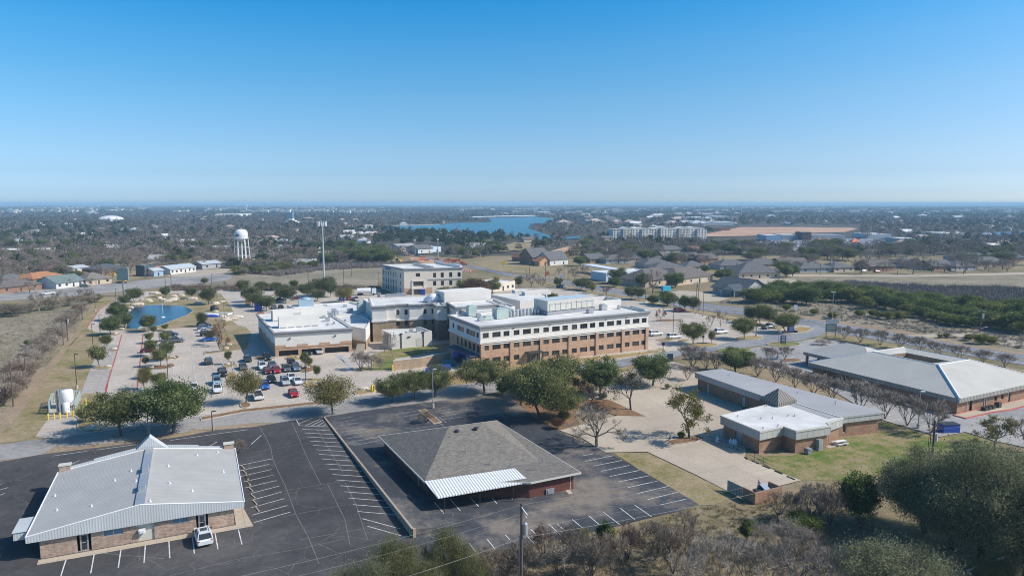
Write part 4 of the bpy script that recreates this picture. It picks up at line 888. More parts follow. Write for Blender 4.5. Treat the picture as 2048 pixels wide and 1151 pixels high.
mb = MB(); mb.ring(ccw(PM), .28, -.02, 6.2, 6.75); mb.build('ledge', [STW], midw)
for b_ in (uu(790), uu(845)):
    mb = MB(); g = at(m0, MD, b_ + bay / 2, -.8); mb.box(g + (5.95,), (bay - .3, .8, .3), math.atan2(MD[1], MD[0])); mb.build('hood', [STW], midw)
# link block with the tall stair tower in its corner
k0, k1 = G(896, 604.5, 11.4), G(912, 614, 11.4)
T = [G(874, 609, zm3), G(893, 608, zm3)]
TP = rect(at(T[0], MD, 0, .6), at(T[1], MD, 0, .6), 6)
tw = block('stair_tower', TP, 11.0, {}, bands=((6.3, 0),), mats=[M('dark_brick', (.20, .15, .125), .9, .2, .8), STW])
KP = [k0, k1, at(k1, HD, 16, 0), at(k0, HD, 16, 0)]
lk = block('link_block', KP, 11.5, {0: [(2.0, 3.0, 7.6, 9.3, 1), (2.0, 3.0, 4.2, 5.8, 1), (2.0, 3.0, 1.0, 2.7, 1)]}, bands=((6.3, 0),), mats=[BR_DK, STW])
# ambulance dock block
zd = zt(782.5, 700, 668.6)
P = [G(782.5, 668.6, zd), G(864, 661.7, zd), G(846, 655, zd), G(763, 658.5, zd)]
dk = block('dock_block', P, zd, {}, bands=(), mats=[STG, STW], corn=False)
dd_, dn_, dl_ = edge(P[0], P[1]); rzd = math.atan2(dd_[1], dd_[0])
mb = MB(); mb.box(at(P[0], dd_, dl_ * .6 + 1.05, .05) + (.6,), (2.1, .06, 2.3), rzd); mb.build('door', [CREAM], dk)
WL[dk.name] = WL[HOSP.name]
for u in (.235, .78): mb = MB(); g = at(P[0], dd_, dl_ * u, .12); mb.box(g + (.3,), (.22, .2, 4.2), rzd); mb.box(g + (4.4,), (.7, .3, .35), rzd); mb.build('wall_post', [DARK], dk)
mb = MB(); mb.box(at(P[0], dd_, dl_ * .43, .15) + (3.4,), (.8, .3, .25), rzd); mb.build('wall_lamp', [DARK], dk)
for px_, py_, s in ((822, 662, 1.2), (838, 660, 1.6), (812, 664, .7)): g = G(px_, py_, zd); mb = MB(); mb.box(g + (zd - .4,), (s, s * .8, s * .8), .3); mb.tube(g + (zd - .4 + s * .8,), g + (zd - .3 + s * .8,), s * .3, n=10); mb.build('rooftop_unit', [GALV], dk)
# single-storey left wing over the open car park
zw = 7.0
a, b, c0 = G(549, 664, zw), G(703, 655, zw), G(516, 628, zw)
P = [a, b, (b[0] + c0[0] - a[0], b[1] + c0[1] - a[1]), c0]
wd, wn, wl_ = edge(a, b); rzw = math.atan2(wd[1], wd[0])
gar = [(.9, 6.0, 0, 1.75, 1), (6.9, 12.3, 0, 1.75, 1), (13.1, wl_ - .9, 0, 1.75, 1)]
mb = MB(); Pc = ccw(P); lw = None
for i in range(4):
    p0, p1 = Pc[i], Pc[(i + 1) % 4]; w = [x[:4] for x in gar] if i == 0 else []
    facade(mb, p0, p1, 0, zw, w, ((2.55, 0),), 1.2, mi=1)
lw = mb.build('west_wing', [BR_HOS, STW], HOSP)
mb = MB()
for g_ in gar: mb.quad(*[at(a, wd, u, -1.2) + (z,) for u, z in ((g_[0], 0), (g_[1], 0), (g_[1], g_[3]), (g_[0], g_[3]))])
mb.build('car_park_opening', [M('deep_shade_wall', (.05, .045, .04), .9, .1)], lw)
mb = MB(); steps = [(0, 3.3), (2.8, 3.3), (2.8, 2.75), (5.9, 2.75), (5.9, 3.3), (8.7, 3.3), (8.7, 2.75), (11.8, 2.75), (11.8, 3.35), (14.6, 3.35), (14.6, 2.75), (17.4, 2.75), (17.4, 3.35), (wl_, 3.35)]
for (u0, z0_), (u1, z1_) in zip(steps, steps[1:]):
    if u1 > u0:
        g = at(a, wd, (u0 + u1) / 2, .03); mb.box(g + (2.5,), (u1 - u0, .12, z0_ - 2.5), rzw)
ld, ln, ll = edge(c0, a)
for k in range(8):
    mb.box(at(c0, ld, ll * (k + .5) / 8, .03) + (2.5,), (ll / 8, .12, .35 + .5 * (k % 2)), math.atan2(ld[1], ld[0]))
mb.build('stepped_band', [BR_HOS], lw)
mb = MB(); flat_roof(mb, P, zw, .35); mb.build('roof', [STW, TPO], lw); cornice(P, zw, parent=lw)
for u in (.19, .78): mb = MB(); mb.box(at(a, wd, wl_ * u, .15) + (4.9,), (.45, .3, .3), rzw); mb.build('wall_lamp', [DARK], lw)
def screen(p0, p1, z, h, dep, name='plant_screen', parent=None, m=STW):
    A_, B_ = G(*p0, z), G(*p1, z); Q = rect(A_, B_, dep); mb = MB(); mb.prism(Q, z - .35, z + h, 0)
    d2, n2, l2 = edge(A_, B_)
    for k in range(int(l2 / 2.2)): mb.box(at(A_, d2, 1.1 + 2.2 * k, .02) + (z - .3,), (1.7, .08, .3), math.atan2(d2[1], d2[0]), 1)
    return mb.build(name, [m, GREY], parent or HOSP)
screen((558, 654.5), (638, 649), zw, 2.9, 2.5, parent=lw)
screen((546, 640.5), (655, 632), zw, 2.9, 3.0, parent=lw)
mb = MB(); g = G(594, 631, zw + 1.2); mb.box(g + (zw + 1.0,), (2.2, .2, 1.1), rzw); mb.build('louvre', [CREAM], lw)
random.seed(4)
for px_, py_, s in ((655, 640, 1.3), (662, 631, 1.6), (648, 634, 1.0), (668, 645, .7), (690, 640, .6), (624, 627, .8), (671, 627, 1.5), (656, 648, .7)):
    g = G(px_, py_, zw); mb = MB(); mb.box(g + (zw - .3,), (s, s, s * .8), random.random()); mb.tube(g + (zw - .3 + s * .8,), g + (zw - .2 + s * .8,), s * .32, n=10); mb.build('rooftop_unit', [GALV], lw)
# low link roofs behind
def lowblock(P, z, name='rear_wing', mats=None, par=.4): return block(name, [G(*p, z) for p in P], z, {}, par=par, bands=((2.4, 0),), mats=mats or [BR_HOS, STW], corn=False)
lb = lowblock([(574, 610), (640, 607), (700, 603), (738, 614), (742, 640), (655, 646), (618, 624)], 5.6)
mb = MB(); g = G(612, 609, 5.6); mb.box(g + (5.2,), (5.2, 3.0, 2.4), .35); mb.lathe((g[0], g[1], 7.6), ((1.6, 0), (1.5, .4), (.8, .7), (0, .75)), 14); mb.build('cooling_unit', [M('bluish_panel', (.34, .45, .52), .5, .1)], lb)
for px_, py_, s in ((650, 612, 1), (668, 622, 1.2), (690, 612, .9), (700, 622, 1.4), (715, 630, 1.2)): g = G(px_, py_, 5.6); mb = MB(); mb.box(g + (5.2,), (s * 1.3, s, s), .4); mb.build('rooftop_unit', [GALV], lb)
lb2 = lowblock([(690, 650), (731, 657), (742, 640), (716, 628), (660, 632)], 6.2, 'link_wing', [BR_DK, STW])
g = G(730, 618, 6.4); mb = MB(); mb.box(g + (6.0,), (5, 3.2, 2.6), .4); mb.box(g + (8.6,), (4.4, 2.6, .3), .4); mb.build('cooling_unit', [M('pale_green_panel', (.42, .5, .46), .5, .1)], lb2)
rw = lowblock([(726, 597), (880, 589), (905, 597), (905, 604), (744, 611)], 9.5, 'north_wing', [BR_DK, STW])
for k in range(8): g = G(775 + k * 4.6, 594.5 - k * .35, 9.8); mb = MB(); mb.box(g + (9.2,), (1.2, 2.4, 1.7), .3); mb.tube(g + (10.9,), g + (11.05,), .5, n=10); mb.build('condenser', [GREY], rw)
for px_, py_, s in ((758, 594, 2.0), (757, 598, 1.0), (838, 597, 1.0)): g = G(px_, py_, 9.6); mb = MB(); mb.box(g + (9.1,), (s * .5, s * .5, s), 0); mb.build('flue', [GREY], rw)
g = G(866, 600, 11.2); mb = MB(); mb.lathe((g[0], g[1], 10.6), ((2.0, 0), (2.2, 1.0), (1.9, 2.0), (1.0, 2.7), (0, 2.9)), 16); mb.tube((g[0] - 3, g[1], 11.3), (g[0] + 3.6, g[1], 11.3), .8, n=10); mb.build('roof_tank', [WHITE], rw)
pent = screen((889, 606), (982, 599.5), 10.8, 3.4, 7.5, 'penthouse')
cw = lowblock([(905, 612), (912, 600), (990, 596), (1030, 612), (965, 627), (935, 624)], 10.6, 'centre_wing', [STW, STW])
mb = MB()
for k in range(5): p_, q_ = G(970 + k * 12, 600 + k * 4.4, 10.9), G(981 + k * 12, 604 + k * 4.4, 10.9); mb.tube(p_ + (10.6,), q_ + (10.6,), .85, n=8)
mb.build('roof_duct', [STW], cw)
ew = lowblock([(980, 588), (1070, 584), (1094, 588), (1095, 598), (1040, 601)], 8.6, 'east_wing', [STW, STW])
for px_, py_ in ((1030, 585), (1050, 588), (1075, 586)): g = G(px_, py_, 8.8); mb = MB(); mb.prism(rect(g, (g[0] + 5, g[1] + 1.5), 4), 8.2, 9.5); mb.build('raised_roof', [STW], ew)
# plant on the front wing's roof
def uv3(px, py): return G(px, py, zh - .4)
A_, B_ = uv3(1095, 630), uv3(1190, 619.5); Q = rect(A_, B_, 6.5); mb = MB(); mb.prism(Q, zh - .45, zh + .5, 1); mb.prism(Q, zh + .7, zh + 3.6, 0, bot=True); mb.prism(offset(ccw(Q), -.5), zh + .5, zh + .7, 1)
scr = mb.build("plant_room", [CREAM, GREY], HOSP)
d2, n2, l2 = edge(A_, B_); mb = MB()
for k in range(9): mb.box(at(A_, d2, .8 + k * l2 / 9, .03) + (zh + .7 + (k % 2) * .1,), (.1, .08, 1.8 + (k % 3) * .2), math.atan2(d2[1], d2[0]))
mb.box(at(A_, d2, l2 / 2, .04) + (zh + 2.5,), (l2 - 1, .06, .08), math.atan2(d2[1], d2[0])); mb.build('panel_seams', [GREY], scr)
mb = MB(); mb.poly(offset(ccw(Q), -.4), zh + 3.62); mb.build('louvred_top', [M('bluish_louvre', (.45, .55, .6), .6, .1)], scr)
for px_, py_, s, hh in ((943, 630, 2.6, 2.6), (1001, 635, 3.6, 2.5), (962, 640, 1.6, .8), (975, 638, 2.6, .7), (957, 633, 1.2, .8), (1206, 619, 2.0, 1.5), (1238, 617, .9, .9), (1180, 625, 1.8, .9), (1213, 613, 1.5, 1.2)):
    g = uv3(px_, py_); mb = MB(); mb.box(g + (zh - .4,), (s, s * .8, hh), rz); mb.box(g + (zh - .4 + hh,), (s * .7, s * .6, .2), rz); mb.build('rooftop_unit', [GALV if s < 2.5 else MATS['pale_green_panel']], w3)
for k in range(9):
    g = uv3(1020 + k * 7, 633 - k * .75); mb = MB(); mb.lathe((g[0], g[1], zh - .4), ((.55, 0), (.6, .9), (.5, 1.5), (.2, 1.75), (0, 1.8)), 10); mb.build('roof_fan', [GALV if k % 3 else GREY], w3)
mb = MB()
for p_, q_ in (((1180, 597.5), (1232, 608)), ((1263, 613), (1292, 620.5))): a_, b_ = G(*p_, zh), G(*q_, zh); mb.tube(a_ + (zh - .1,), b_ + (zh - .1,), .6, n=8)
mb.build('roof_duct', [STW], w3)
A_ = at(h0, HD, HL - 10, -DEP + 8); B_ = at(h0, HD, HL - .5, -DEP + 8); Q = rect(A_, B_, 7.8); mb = MB(); mb.ring(ccw(Q), 0, -.4, zh - .45, zh + 2.0); mb.build('raised_parapet', [STW], w3)
# dock yard: blue awning, compactor, containers, walls
aw = [G(895, 693, 3.6), G(908, 688, 3.6), G(962, 709, 3.6), G(942, 712, 3.6)]
mb = MB(); mb.prism([at(h0, HD, -.2, k) for k in ()] or [(p[0], p[1]) for p in aw], 3.3, 3.55, 0, bot=True); mb.build('dock_awning', [M('navy_awning', (.05, .08, .14), .6, .1)], w3)
mb = MB(); p_ = [G(940, 716, 2.6), G(962, 711, 2.6), G(962, 729), G(946, 733)]; mb.box(lerp(G(940, 734), G(962, 737), .5) + (0,), (3.4, 3.5, 2.7), rz); mb.box(lerp(G(940, 734), G(962, 737), .5) + (2.7,), (3.7, 3.8, .2), rz); mb.build('dock_corner_wall', [BR_HOS], w3)
def stonewall(pts, h, label, t=.35, m=BR_DK, cap=True):
    r_ = root('stone_wall', label, 'wall', G(*pts[0])); mb = MB(); mc = MB()
    for a_, b_ in zip(pts, pts[1:]):
        A_, B_ = G(*a_), G(*b_); L_ = math.dist(A_, B_); c_ = lerp(A_, B_, .5); z_ = math.atan2(B_[1] - A_[1], B_[0] - A_[0])
        mb.box(c_ + (0,), (L_, t, h), z_); mc.box(c_ + (h,), (L_ + .06, t + .12, .12), z_)
    mb.build('wall', [m], r_); mc.build('cap', [CREAM], r_)
stonewall([(786, 741), (842, 734), (900, 722)], 2.5, 'tall tan stone wall holding up the green lawn beside the hospital dock')
stonewall([(822, 770), (880, 762), (948, 748)], 2.0, 'tan stone wall between the street trees and the hospital dock yard')
g = G(919, 721); r = root('compactor', 'bright blue steel compactor under the hospital dock awning', 'compactor', g)
mb = MB(); mb.box(g + (.2,), (2.4, 3.2, 2.7), rz); mb.build('body', [BLUE], r); mb = MB(); mb.box((g[0] - .4, g[1] - 1.9, .3), (1.6, .8, 1.1), rz); mb.build('hopper', [DARK], r)
for (px_, py_), m_, lab, sz in (((873, 744), BLUE, 'long low blue container lying in the hospital dock yard', (5.5, 1.8, .9)), ((888, 740), BLUE, 'short blue container at the right end of the dock yard container', (3.4, 1.8, 1.2)), ((935, 731), BLUE, 'dark blue steel bin against the hospital dock wall', (2.0, 2.2, 2.2)), ((898, 731), TEAL, 'teal tarpaulined heap between the dock wall and the compactor', (3.2, 2.4, 1.3))):
    g = G(px_, py_); r = root('container', lab, 'container', g); mb = MB(); mb.box(g + (.1,), sz, .16); mb.build('body', [m_], r)
    mb = MB()
    for k in range(5): mb.box((g[0] + (k - 2) * sz[0] / 5, g[1], .12), (.1, sz[1] + .12, sz[2]), .0 if k == 9 else .16)
    mb.build('rib', [m_], r)
mb = MB()
for k in range(6): A_ = G(722 - k * 1.2, 700 + k * 2.4); mb.box(A_ + (0,), (2.2, .5, 1.8 - k * .28), .3)
mb.box(G(716, 680) + (1.0,), (1.6, 9, .4), -.42); tag(mb.build('concrete_stair', [CONCW]), 'pale concrete ramp and steps between the west wing and the middle of the hospital', 'stairs')
# ---- white and tan three-storey office building behind the hospital ----
zo = 12.1
a, b, c = G(807.7, 537, zo), G(924, 534, zo), G(764, 528.6, zo)
od, on, ol = edge(a, b); ld, ln, ll = edge(c, a)
P = [a, b, (b[0] + c[0] - a[0], b[1] + c[1] - a[1]), c]
r = root('office_building', 'cream three-storey flat-roofed office building behind the white hospital roofs', 'building', ctr(P))
f0 = [(5.4, 7.4, 8.2, 9.9, 2), (4.2, 8.8, 3.9, 6.0, 4), (4.6, 8.4, .1, 2.4, 3)]
f0 += [(u, u + 1.5, za, zb, 2) for u in (13.4, 17.0, 21.0, 25.0) if u + 1.5 < ol for za, zb in ((7.6, 9.8), (3.8, 6.0))]
lf = [(u, u + 1.1, za, zb, 1) for u in (1.2, 4.2, 7.2, 10.2, 13.2, 16.2, 21.5) if u < ll - 2 for za, zb in ((7.4, 9.6), (4.0, 6.0), (.6, 3.0))]
ob = block('wall', P, zo, {0: f0, 3: lf}, bands=((3.0, 0),) if False else (), mats=[BR_HOS, STT], parent=r, corn=False, depth=.25)
mb = MB(); mb.ring(ccw(P), .5, -.05, zo - .5, zo + .02); mb.ring(ccw(P), .28, -.05, zo - .9, zo - .5); mb.build('cornice', [STG], r)
mb = MB(); rzo = math.atan2(od[1], od[0]); mb.box(at(a, od, (11.3 + ol) / 2, .1) + (6.6,), (ol - 11.3, .3, .35), rzo); mb.build('string_course', [STG], r)
mb = MB(); mb.box(at(a, od, 6.5, .6) + (2.6,), (6.6, 1.6, .6), rzo); mb.box(at(a, od, 6.5, .15) + (6.1,), (6.0, .4, .5), rzo)
for s in (-2.8, 2.8): mb.box(at(a, od, 6.5 + s, .9) + (0,), (.7, .7, 2.6), rzo); mb.box(at(a, od, 6.5 + s, .12) + (3.2,), (.6, .3, 2.9), rzo)
mb.build('entrance_porch', [STT], r)
mb = MB()
for u0, u1 in ((.05, 3.1), (9.8, 13), (22.4, 24.8)): mb.box(at(a, od, (u0 + u1) / 2, .04) + (0,), (u1 - u0, .14, 3.0), rzo)
mb.build('brick_base', [BR_HOS], r)
rzl = math.atan2(ld[1], ld[0]); mb = MB()
for k in range(6): mb.box(at(c, ld, .4 + 3 * k + .1, .12) + (0,), (.7, .3, 3.2), rzl)
mb.build('pilaster', [STT], r)
mb = MB(); mb.box(at(c, ld, 7.5, .1) + (10.2,), (6.5, .12, 1.0), rzl); mb.build('name_sign', [M('sign_blue', (.05, .16, .42), .5, 0)], r)
mb = MB()
for k in range(9): mb.box(G(829 + k * 4.3, 528 + k * .9, zo) + (zo - .4,), (1.5, 1.6, 1.1), rzo)
mb.build('rooftop_unit', [GREY], r)
mb = MB(); mb.tube(G(870, 524.5, zo) + (zo,), G(922, 533, zo) + (zo,), .7, n=8); mb.build('roof_duct', [STW], r)
# ---- generic smaller buildings ----
def house(p0, p1, dep, wh, rh, wallm, roofm, label, kind='hip', name='house', cat='house', group=None, win=2, over=.6, chim=False, flip=False):
    A_, B_ = G(*p0), G(*p1); P = rect(A_, B_, dep); d_, n_, l_ = edge(A_, B_)
    r_ = root(name, label, cat, ctr(P), group); mb = MB(); ws = []
    if win:
        for k in range(win): u = l_ * (k + .5) / win; ws.append((u - .7, u + .7, .9, min(2.3, wh - .3)))
        ws[win // 2] = (l_ * (win // 2 + .5) / win - .5, l_ * (win // 2 + .5) / win + .5, .05, 2.2)
    for i in range(4): facade(mb, P[i], P[(i + 1) % 4], 0, wh, ws if i == 0 else [], depth=.15)
    wmesh = mb
    if kind == 'flat':
        flat_roof(mb2 := MB(), P, wh, .3); mb2.build('roof', [wallm, roofm], r_)
    else:
        mr = MB()
        if kind == 'hip': rr = hip_roof(mr, P, wh, rh, over)
        else:
            PP = P if not flip else [P[1], P[2], P[3], P[0]]
            gable_roof(mr, PP, wh, rh, over)
        ro = mr.build('roof', [roofm, wallm], r_)
        if chim: g = at(A_, d_, l_ * .3, -dep * .5); mc = MB(); mc.box(g + (wh + rh * .4,), (.9, .7, rh * .6 + .9)); mc.build('chimney', [wallm], ro)
    wmesh.build('wall', [wallm], r_)
    for k, w in enumerate(ws): window_obj(r_, A_, d_, w[0], w[2], w[1] - w[0], w[3] - w[2], .13, 1, FRW if wallm is not STT else FRD)
    return r_
WB = M('white_boards', (.60, .60, .58), .8, .06); BG = M('beige_wall', (.52, .42, .32), .9, .1); BRW = M('brown_house_brick', (.26, .15, .10), .9, .15); GW = M('grey_boards', (.36, .37, .38), .8, .1)
METR = M('metal_sheet_roof', (.50, .53, .55), .4, .1)
house((113, 578), (168, 571), 13, 3.0, 3.0, WB, SHGR, 'white house with a grey-green gabled roof beside the left highway', 'gable', win=4)
house((66, 569), (127, 560), 12, 3, 2.6, BRW, SHO, 'brick house under a bright orange roof, second row from the left highway', 'hip', win=3)
house((146, 563), (188, 559), 11, 3, 2.6, BG, M('rust_roof', (.22, .12, .09), .9, .2), 'tan house with a dark red roof behind the grey hipped house', 'hip', win=3)
house((172, 571), (224, 566), 12, 3, 3.0, BG, SHG, 'tan house with a grey hipped roof beside the yellow excavator', 'hip', win=3)
house((204, 549), (252, 543), 14, 3, 2.6, BRW, SHD, 'low dark house with a wide dark roof behind the verge by the highway', 'hip', win=3)
house((0, 588), (84, 578), 12, 3, 2.6, BRW, SHB, 'house with a long dark brown roof at the left edge of the photo', 'hip', win=3)
house((5, 572), (60, 566), 10, 3, 2.4, BG, SHN, 'house with a pale grey roof behind the long brown-roofed house', 'hip', win=3)
house((0, 531), (27, 528), 12, 3, 2.4, BG, M('peach_roof', (.55, .36, .26), .9, .1), 'house with a peach-coloured roof among bare trees at the left edge', 'hip', win=2)
house((28, 541), (68, 536), 12, 3, 2.4, BG, SHB, 'house with a tan-brown hipped roof above the orange-roofed house', 'hip', win=2)
house((144, 546), (178, 542), 10, 2.8, 1.2, WB, METR, 'low white-roofed house behind the dark red roof', 'gable', win=2)
house((90, 548), (140, 545), 12, 3, 2.5, BRW, M('maroon_roof', (.15, .07, .06), .9, .2), 'house with a maroon roof behind the orange-roofed house', 'hip', win=2)
house((290, 553), (310, 551), 8, 6.3, .2, M('dark_cladding', (.06, .085, .10), .7, .1), TPOG, 'dark square two-storey shop by the left highway', 'flat', 'shop', 'shop', win=1)
house((308, 553), (327, 551), 8, 3.4, 1.2, M('blue_boards', (.28, .40, .52), .7, .1), METR, 'small light blue shop joined to the dark square shop', 'gable', 'shop', 'shop', win=1)
house((320, 548), (339, 546), 9, 3.2, 1.2, BG, SHO, 'small tan shop with an orange roof beside the light blue shop', 'gable', 'shop', 'shop', win=1)
house((341, 549), (392, 543), 11, 3.2, 1.8, WB, METR, 'long white shop with a pale metal roof on the sandy lot', 'gable', 'shop', 'shop', win=6)
house((405, 538), (443, 535), 12, 3.2, 1.5, GW, METR, 'grey metal-roofed shed behind the sandy lot, with parked cars', 'gable', 'shed', 'shed', win=2)
house((557, 503), (578, 502), 14, 3, 2.5, BG, M('mint_roof', (.42, .47, .43), .8, .1), 'house with a pale green-grey roof right of the water tower', 'hip', win=2)
house((632, 507), (656, 505), 14, 3, 2.5, BG, M('cream_roof', (.52, .50, .46), .8, .1), 'house with a cream roof beside the phone mast', 'hip', win=2)
house((800, 503), (834, 501), 18, 4, 2.2, WB, TPOG, 'white hall with a pale roof behind the roadworks', 'gable', 'hall', 'hall', win=3)
house((836, 507), (866, 505), 16, 4, 2.8, WB, SHN, 'white gabled hall right of the pale-roofed hall', 'gable', 'hall', 'hall', win=2)
house((866, 504), (882, 503), 12, 4.5, .3, M('blue_white_wall', (.55, .65, .75), .7, .1), TPO, 'small boxy pale blue building by the highway poles', 'flat', 'shop', 'shop', win=1)
house((972, 585), (1030, 578), 14, 4.2, .3, STT, TPO, 'long tan single-storey building with a flat white roof behind the hospital', 'flat', 'clinic', 'building', win=6)
# brick house group with orange-lit gables by the meadow
house((1065, 530), (1100, 528), 16, 5.5, 5.5, BRW, SHN, 'tall brick house with a steep slate roof by the green meadow', 'gable', win=3)
house((1100, 531), (1136, 528), 13, 4.0, 5.0, WB, SHN, 'pale gabled wing with a steep slate roof right of the tall brick house', 'gable', win=2)
house((1079, 532), (1101, 530.5), 6, 3.2, 2.6, M('orange_stone', (.52, .30, .18), .9, .1), SHO, 'small orange-roofed garage in front of the tall brick house', 'gable', 'garage', 'garage', win=1, flip=True)
house((1040, 523), (1055, 522), 9, 3.2, 2.6, BRW, SHO, 'small orange-roofed garage left of the tall brick house', 'gable', 'garage', 'garage', win=1, flip=True)
# bank with drive-through canopy
r_ = house((1212, 563), (1302, 557), 14, 4.6, .3, M('blue_white_wall2', (.50, .62, .72), .6, .1), TPO, 'white flat-roofed bank with a blue wall and a drive-through canopy', 'flat', 'bank_building', 'building', win=4)
A_, B_ = G(1165, 529, 4.6), G(1206, 541, 4.6); mb = MB(); P = rect(A_, (B_[0] + 8, B_[1]), 7); mb.prism(P, 4.2, 4.8, 0, bot=True)
for p in P: mb.box(p + (0,), (.5, .5, 4.2))
mb.build('canopy', [WHITE], r_)
house((1290, 575), (1365, 566), 18, 3.4, 5.0, BG, SHB, 'large tan house with a dark brown hipped roof behind the bare tree', 'hip', win=4)
house((1355, 571), (1425, 562), 17, 3.4, 4.6, BG, SHB, 'large tan house with a brown hipped roof, right of its twin', 'hip', win=4)
r_ = house((1425, 586), (1488, 594), 17, 3.2, 4.2, GW, SHD, 'grey house with a dark blue-grey gabled roof beside the gravel lot', 'gable', win=4, over=.8)
A_, B_ = G(1442, 588), G(1468, 592); mb = MB(); P = rect(A_, B_, 7); P = [(p[0] - .3 * 5, p[1] - 5) for p in P]; gable_roof(mb, [P[1], P[2], P[3], P[0]], 3.2, 2.2, .5); mb.build('porch_roof', [SHD, GW], r_)
for p in P[:2]: mb = MB(); mb.box(p + (0,), (.3, .3, 3.2)); mb.build('post', [WHITE], r_)
house((1478, 557.5), (1560, 556), 20, 3.4, 5.2, BG, SHN, 'tan house with a broad grey hipped roof in front of the brick row', 'hip', win=5)
for k, (x0, x1, y, rm, lab) in enumerate([
    (1290, 1345, 535, SHN, 'grey-roofed house directly behind the bank, left of the row'), (1180, 1212, 524, SHN, 'tan gabled house with a grey roof right of the brick house'), (1212, 1262, 526, SHB, 'grey-brown roofed house behind the bank canopy'), (1262, 1330, 523, SHN, 'long grey-roofed terrace in the upper row behind the bank'), (1330, 1400, 522, SHN, 'long grey-roofed terrace with dark roof slots, upper row'), (1308, 1372, 544, SHN, 'grey-roofed terrace in the lower row behind the brown hipped roofs'), (1372, 1418, 541, SHN, 'grey-roofed end house of the lower row left of the green tree'), (1400, 1436, 524, SHB, 'brown-roofed gabled house between the two terrace rows'), (1440, 1500, 538, SHN, 'grey-roofed terrace behind the broad hipped house, left part'), (1500, 1565, 536, SHN, 'grey-roofed terrace behind the broad hipped house, right part'), (1565, 1620, 535, SHB, 'grey-brown house hidden behind the two dark trees'), (1600, 1665, 544, SHN, 'dark brick house with a low grey roof at the bend of the pale road'), (1668, 1708, 543, SHN, 'grey-roofed house at the left end of the pale road row'), (1742, 1790, 540, SHB, 'brown-grey house behind the bare tree by the pale road'), (1806, 1846, 533, SHB, 'house with a pale brown roof in the pale road row'), (1846, 1862, 538, SHN, 'narrow grey-roofed house left of the twin slotted roofs'), (1868, 1910, 540, SHN, 'grey-roofed house with a dark slot, left of its twin'), (1912, 1955, 540, SHN, 'grey-roofed house with a dark slot, right of its twin'), (1955, 2020, 532, SHN, 'long dark grey-roofed house near the right edge'), (1990, 2048, 522, SHD, 'large dark blue roof with pale stripes at the right edge'), (1920, 1990, 522, SHD, 'dark roof in front of the large striped roof'), (1320, 1372, 505, SHN, 'wide pale grey roof in front of the bare grove'), (1392, 1408, 505, BRW, 'small brick house at the right of the bare grove')]):
    house((x0, y + 1.5), (x1, y), 15, 2.8, 3.2, (BG, BRW, GW)[k % 3], rm, lab, 'gable' if k % 3 == 1 else 'hip', group='grey-roofed houses of the estate', win=3, chim=k % 4 == 0)
# apartments
r = root('apartment_building', 'long white four-storey apartment building with dark windows in front of the clay site', 'building', G(1320, 476))
A_, B_ = G(1226, 479), G(1411, 477); L_ = math.dist(A_, B_); d_, n_, l_ = edge(A_, B_); segs = 10
for k in range(segs):
    u0, u1 = l_ * k / segs, l_ * (k + 1) / segs; off = (k % 2) * 2.5; zt_ = 11.5 + (k % 3) * .8; mb = MB(); p0, p1 = at(A_, d_, u0 + .05, off), at(A_, d_, u1 - .05, off); P = rect(p0, p1, 16 + off); w = u1 - u0
    ws = [(w * (j + .5) / 3 - .75, w * (j + .5) / 3 + .75, z, z + 1.6) for j in range(3) for z in (1.0, 3.9, 6.8, 9.4)]
    for i in range(4): facade(mb, P[i], P[(i + 1) % 4], 0, zt_, ws if i == 0 else [], depth=.3)
    o = mb.build('facade', [[STW, M('apt_cream', (.62, .56, .48), .9, .05) if 'apt_cream' not in MATS else MATS['apt_cream']][k % 3 == 1]], r)
    mb = MB(); [mb.quad(*[at(p0, d_, u, -.28) + (z,) for u, z in ((w_[0], w_[2]), (w_[1], w_[2]), (w_[1], w_[3]), (w_[0], w_[3]))]) for w_ in ws]; mb.build('glazing', [GLASS], o)
    mb = MB(); gable_roof(mb, [P[1], P[2], P[3], P[0]], zt_, 1.8, .3, 0, 1) if k % 2 else hip_roof(mb, P, zt_, 1.2, .3); mb.build('roof', [TPO if k % 3 else TPOG, STW], o)
EXCL.append([(1222, 470), (1415, 468), (1415, 480), (1222, 482)])
# shops and orange canopies beyond
for p0, p1, dep, h, m, rm, lab in [((1532, 481), (1562, 480), 30, 6, BLUEL, TPO, 'blue-walled warehouse left of the brown shop front'), ((1564, 479), (1604, 478), 30, 5.5, GW, TPO, 'long grey shop with a white roof behind the car park'), ((1604, 480), (1622, 479.5), 20, 9, M('dark_brown_wall', (.11, .06, .055), .8, .1), TPOG, 'tall dark brown shop front above the orange canopies'), ((1624, 478), (1690, 476), 30, 5, GW, TPOG, 'long low grey shopping row right of the brown shop front'), ((1735, 476), (1782, 474), 40, 5, WB, TPO, 'white-roofed store behind the dark green trees'), ((1800, 486), (1838, 484), 30, 5, GW, TPO, 'white-roofed shed near the right estate'), ((1880, 474), (1932, 472.5), 40, 5, WB, TPO, 'low pair of white roofs left of the distant pond'), ((1385, 440), (1420, 439), 90, 7, WB, TPO, 'wide white shed far behind the apartments'), ((1428, 439), (1464, 438), 90, 8, WB, TPO, 'wide white-roofed hall beside the far white shed'), ((1405, 450), (1470, 447), 60, 6, WB, TPO, 'long white roof above the clay site'), ((1425, 461), (1460, 460), 40, 5, BRW, SHN, 'dark brick block at the left end of the clay site'), ((430, 433), (476, 432), 120, 8, WB, TPO, 'wide white school roof on the far left ridge'), ((1076, 428), (1100, 427.5), 160, 8, WB, TPO, 'white building above the right end of the lake bridge')]:
    house(p0, (p1[0], p0[1]), dep, h, .3, m, rm, lab, 'flat', 'shop_building', 'building', win=0)
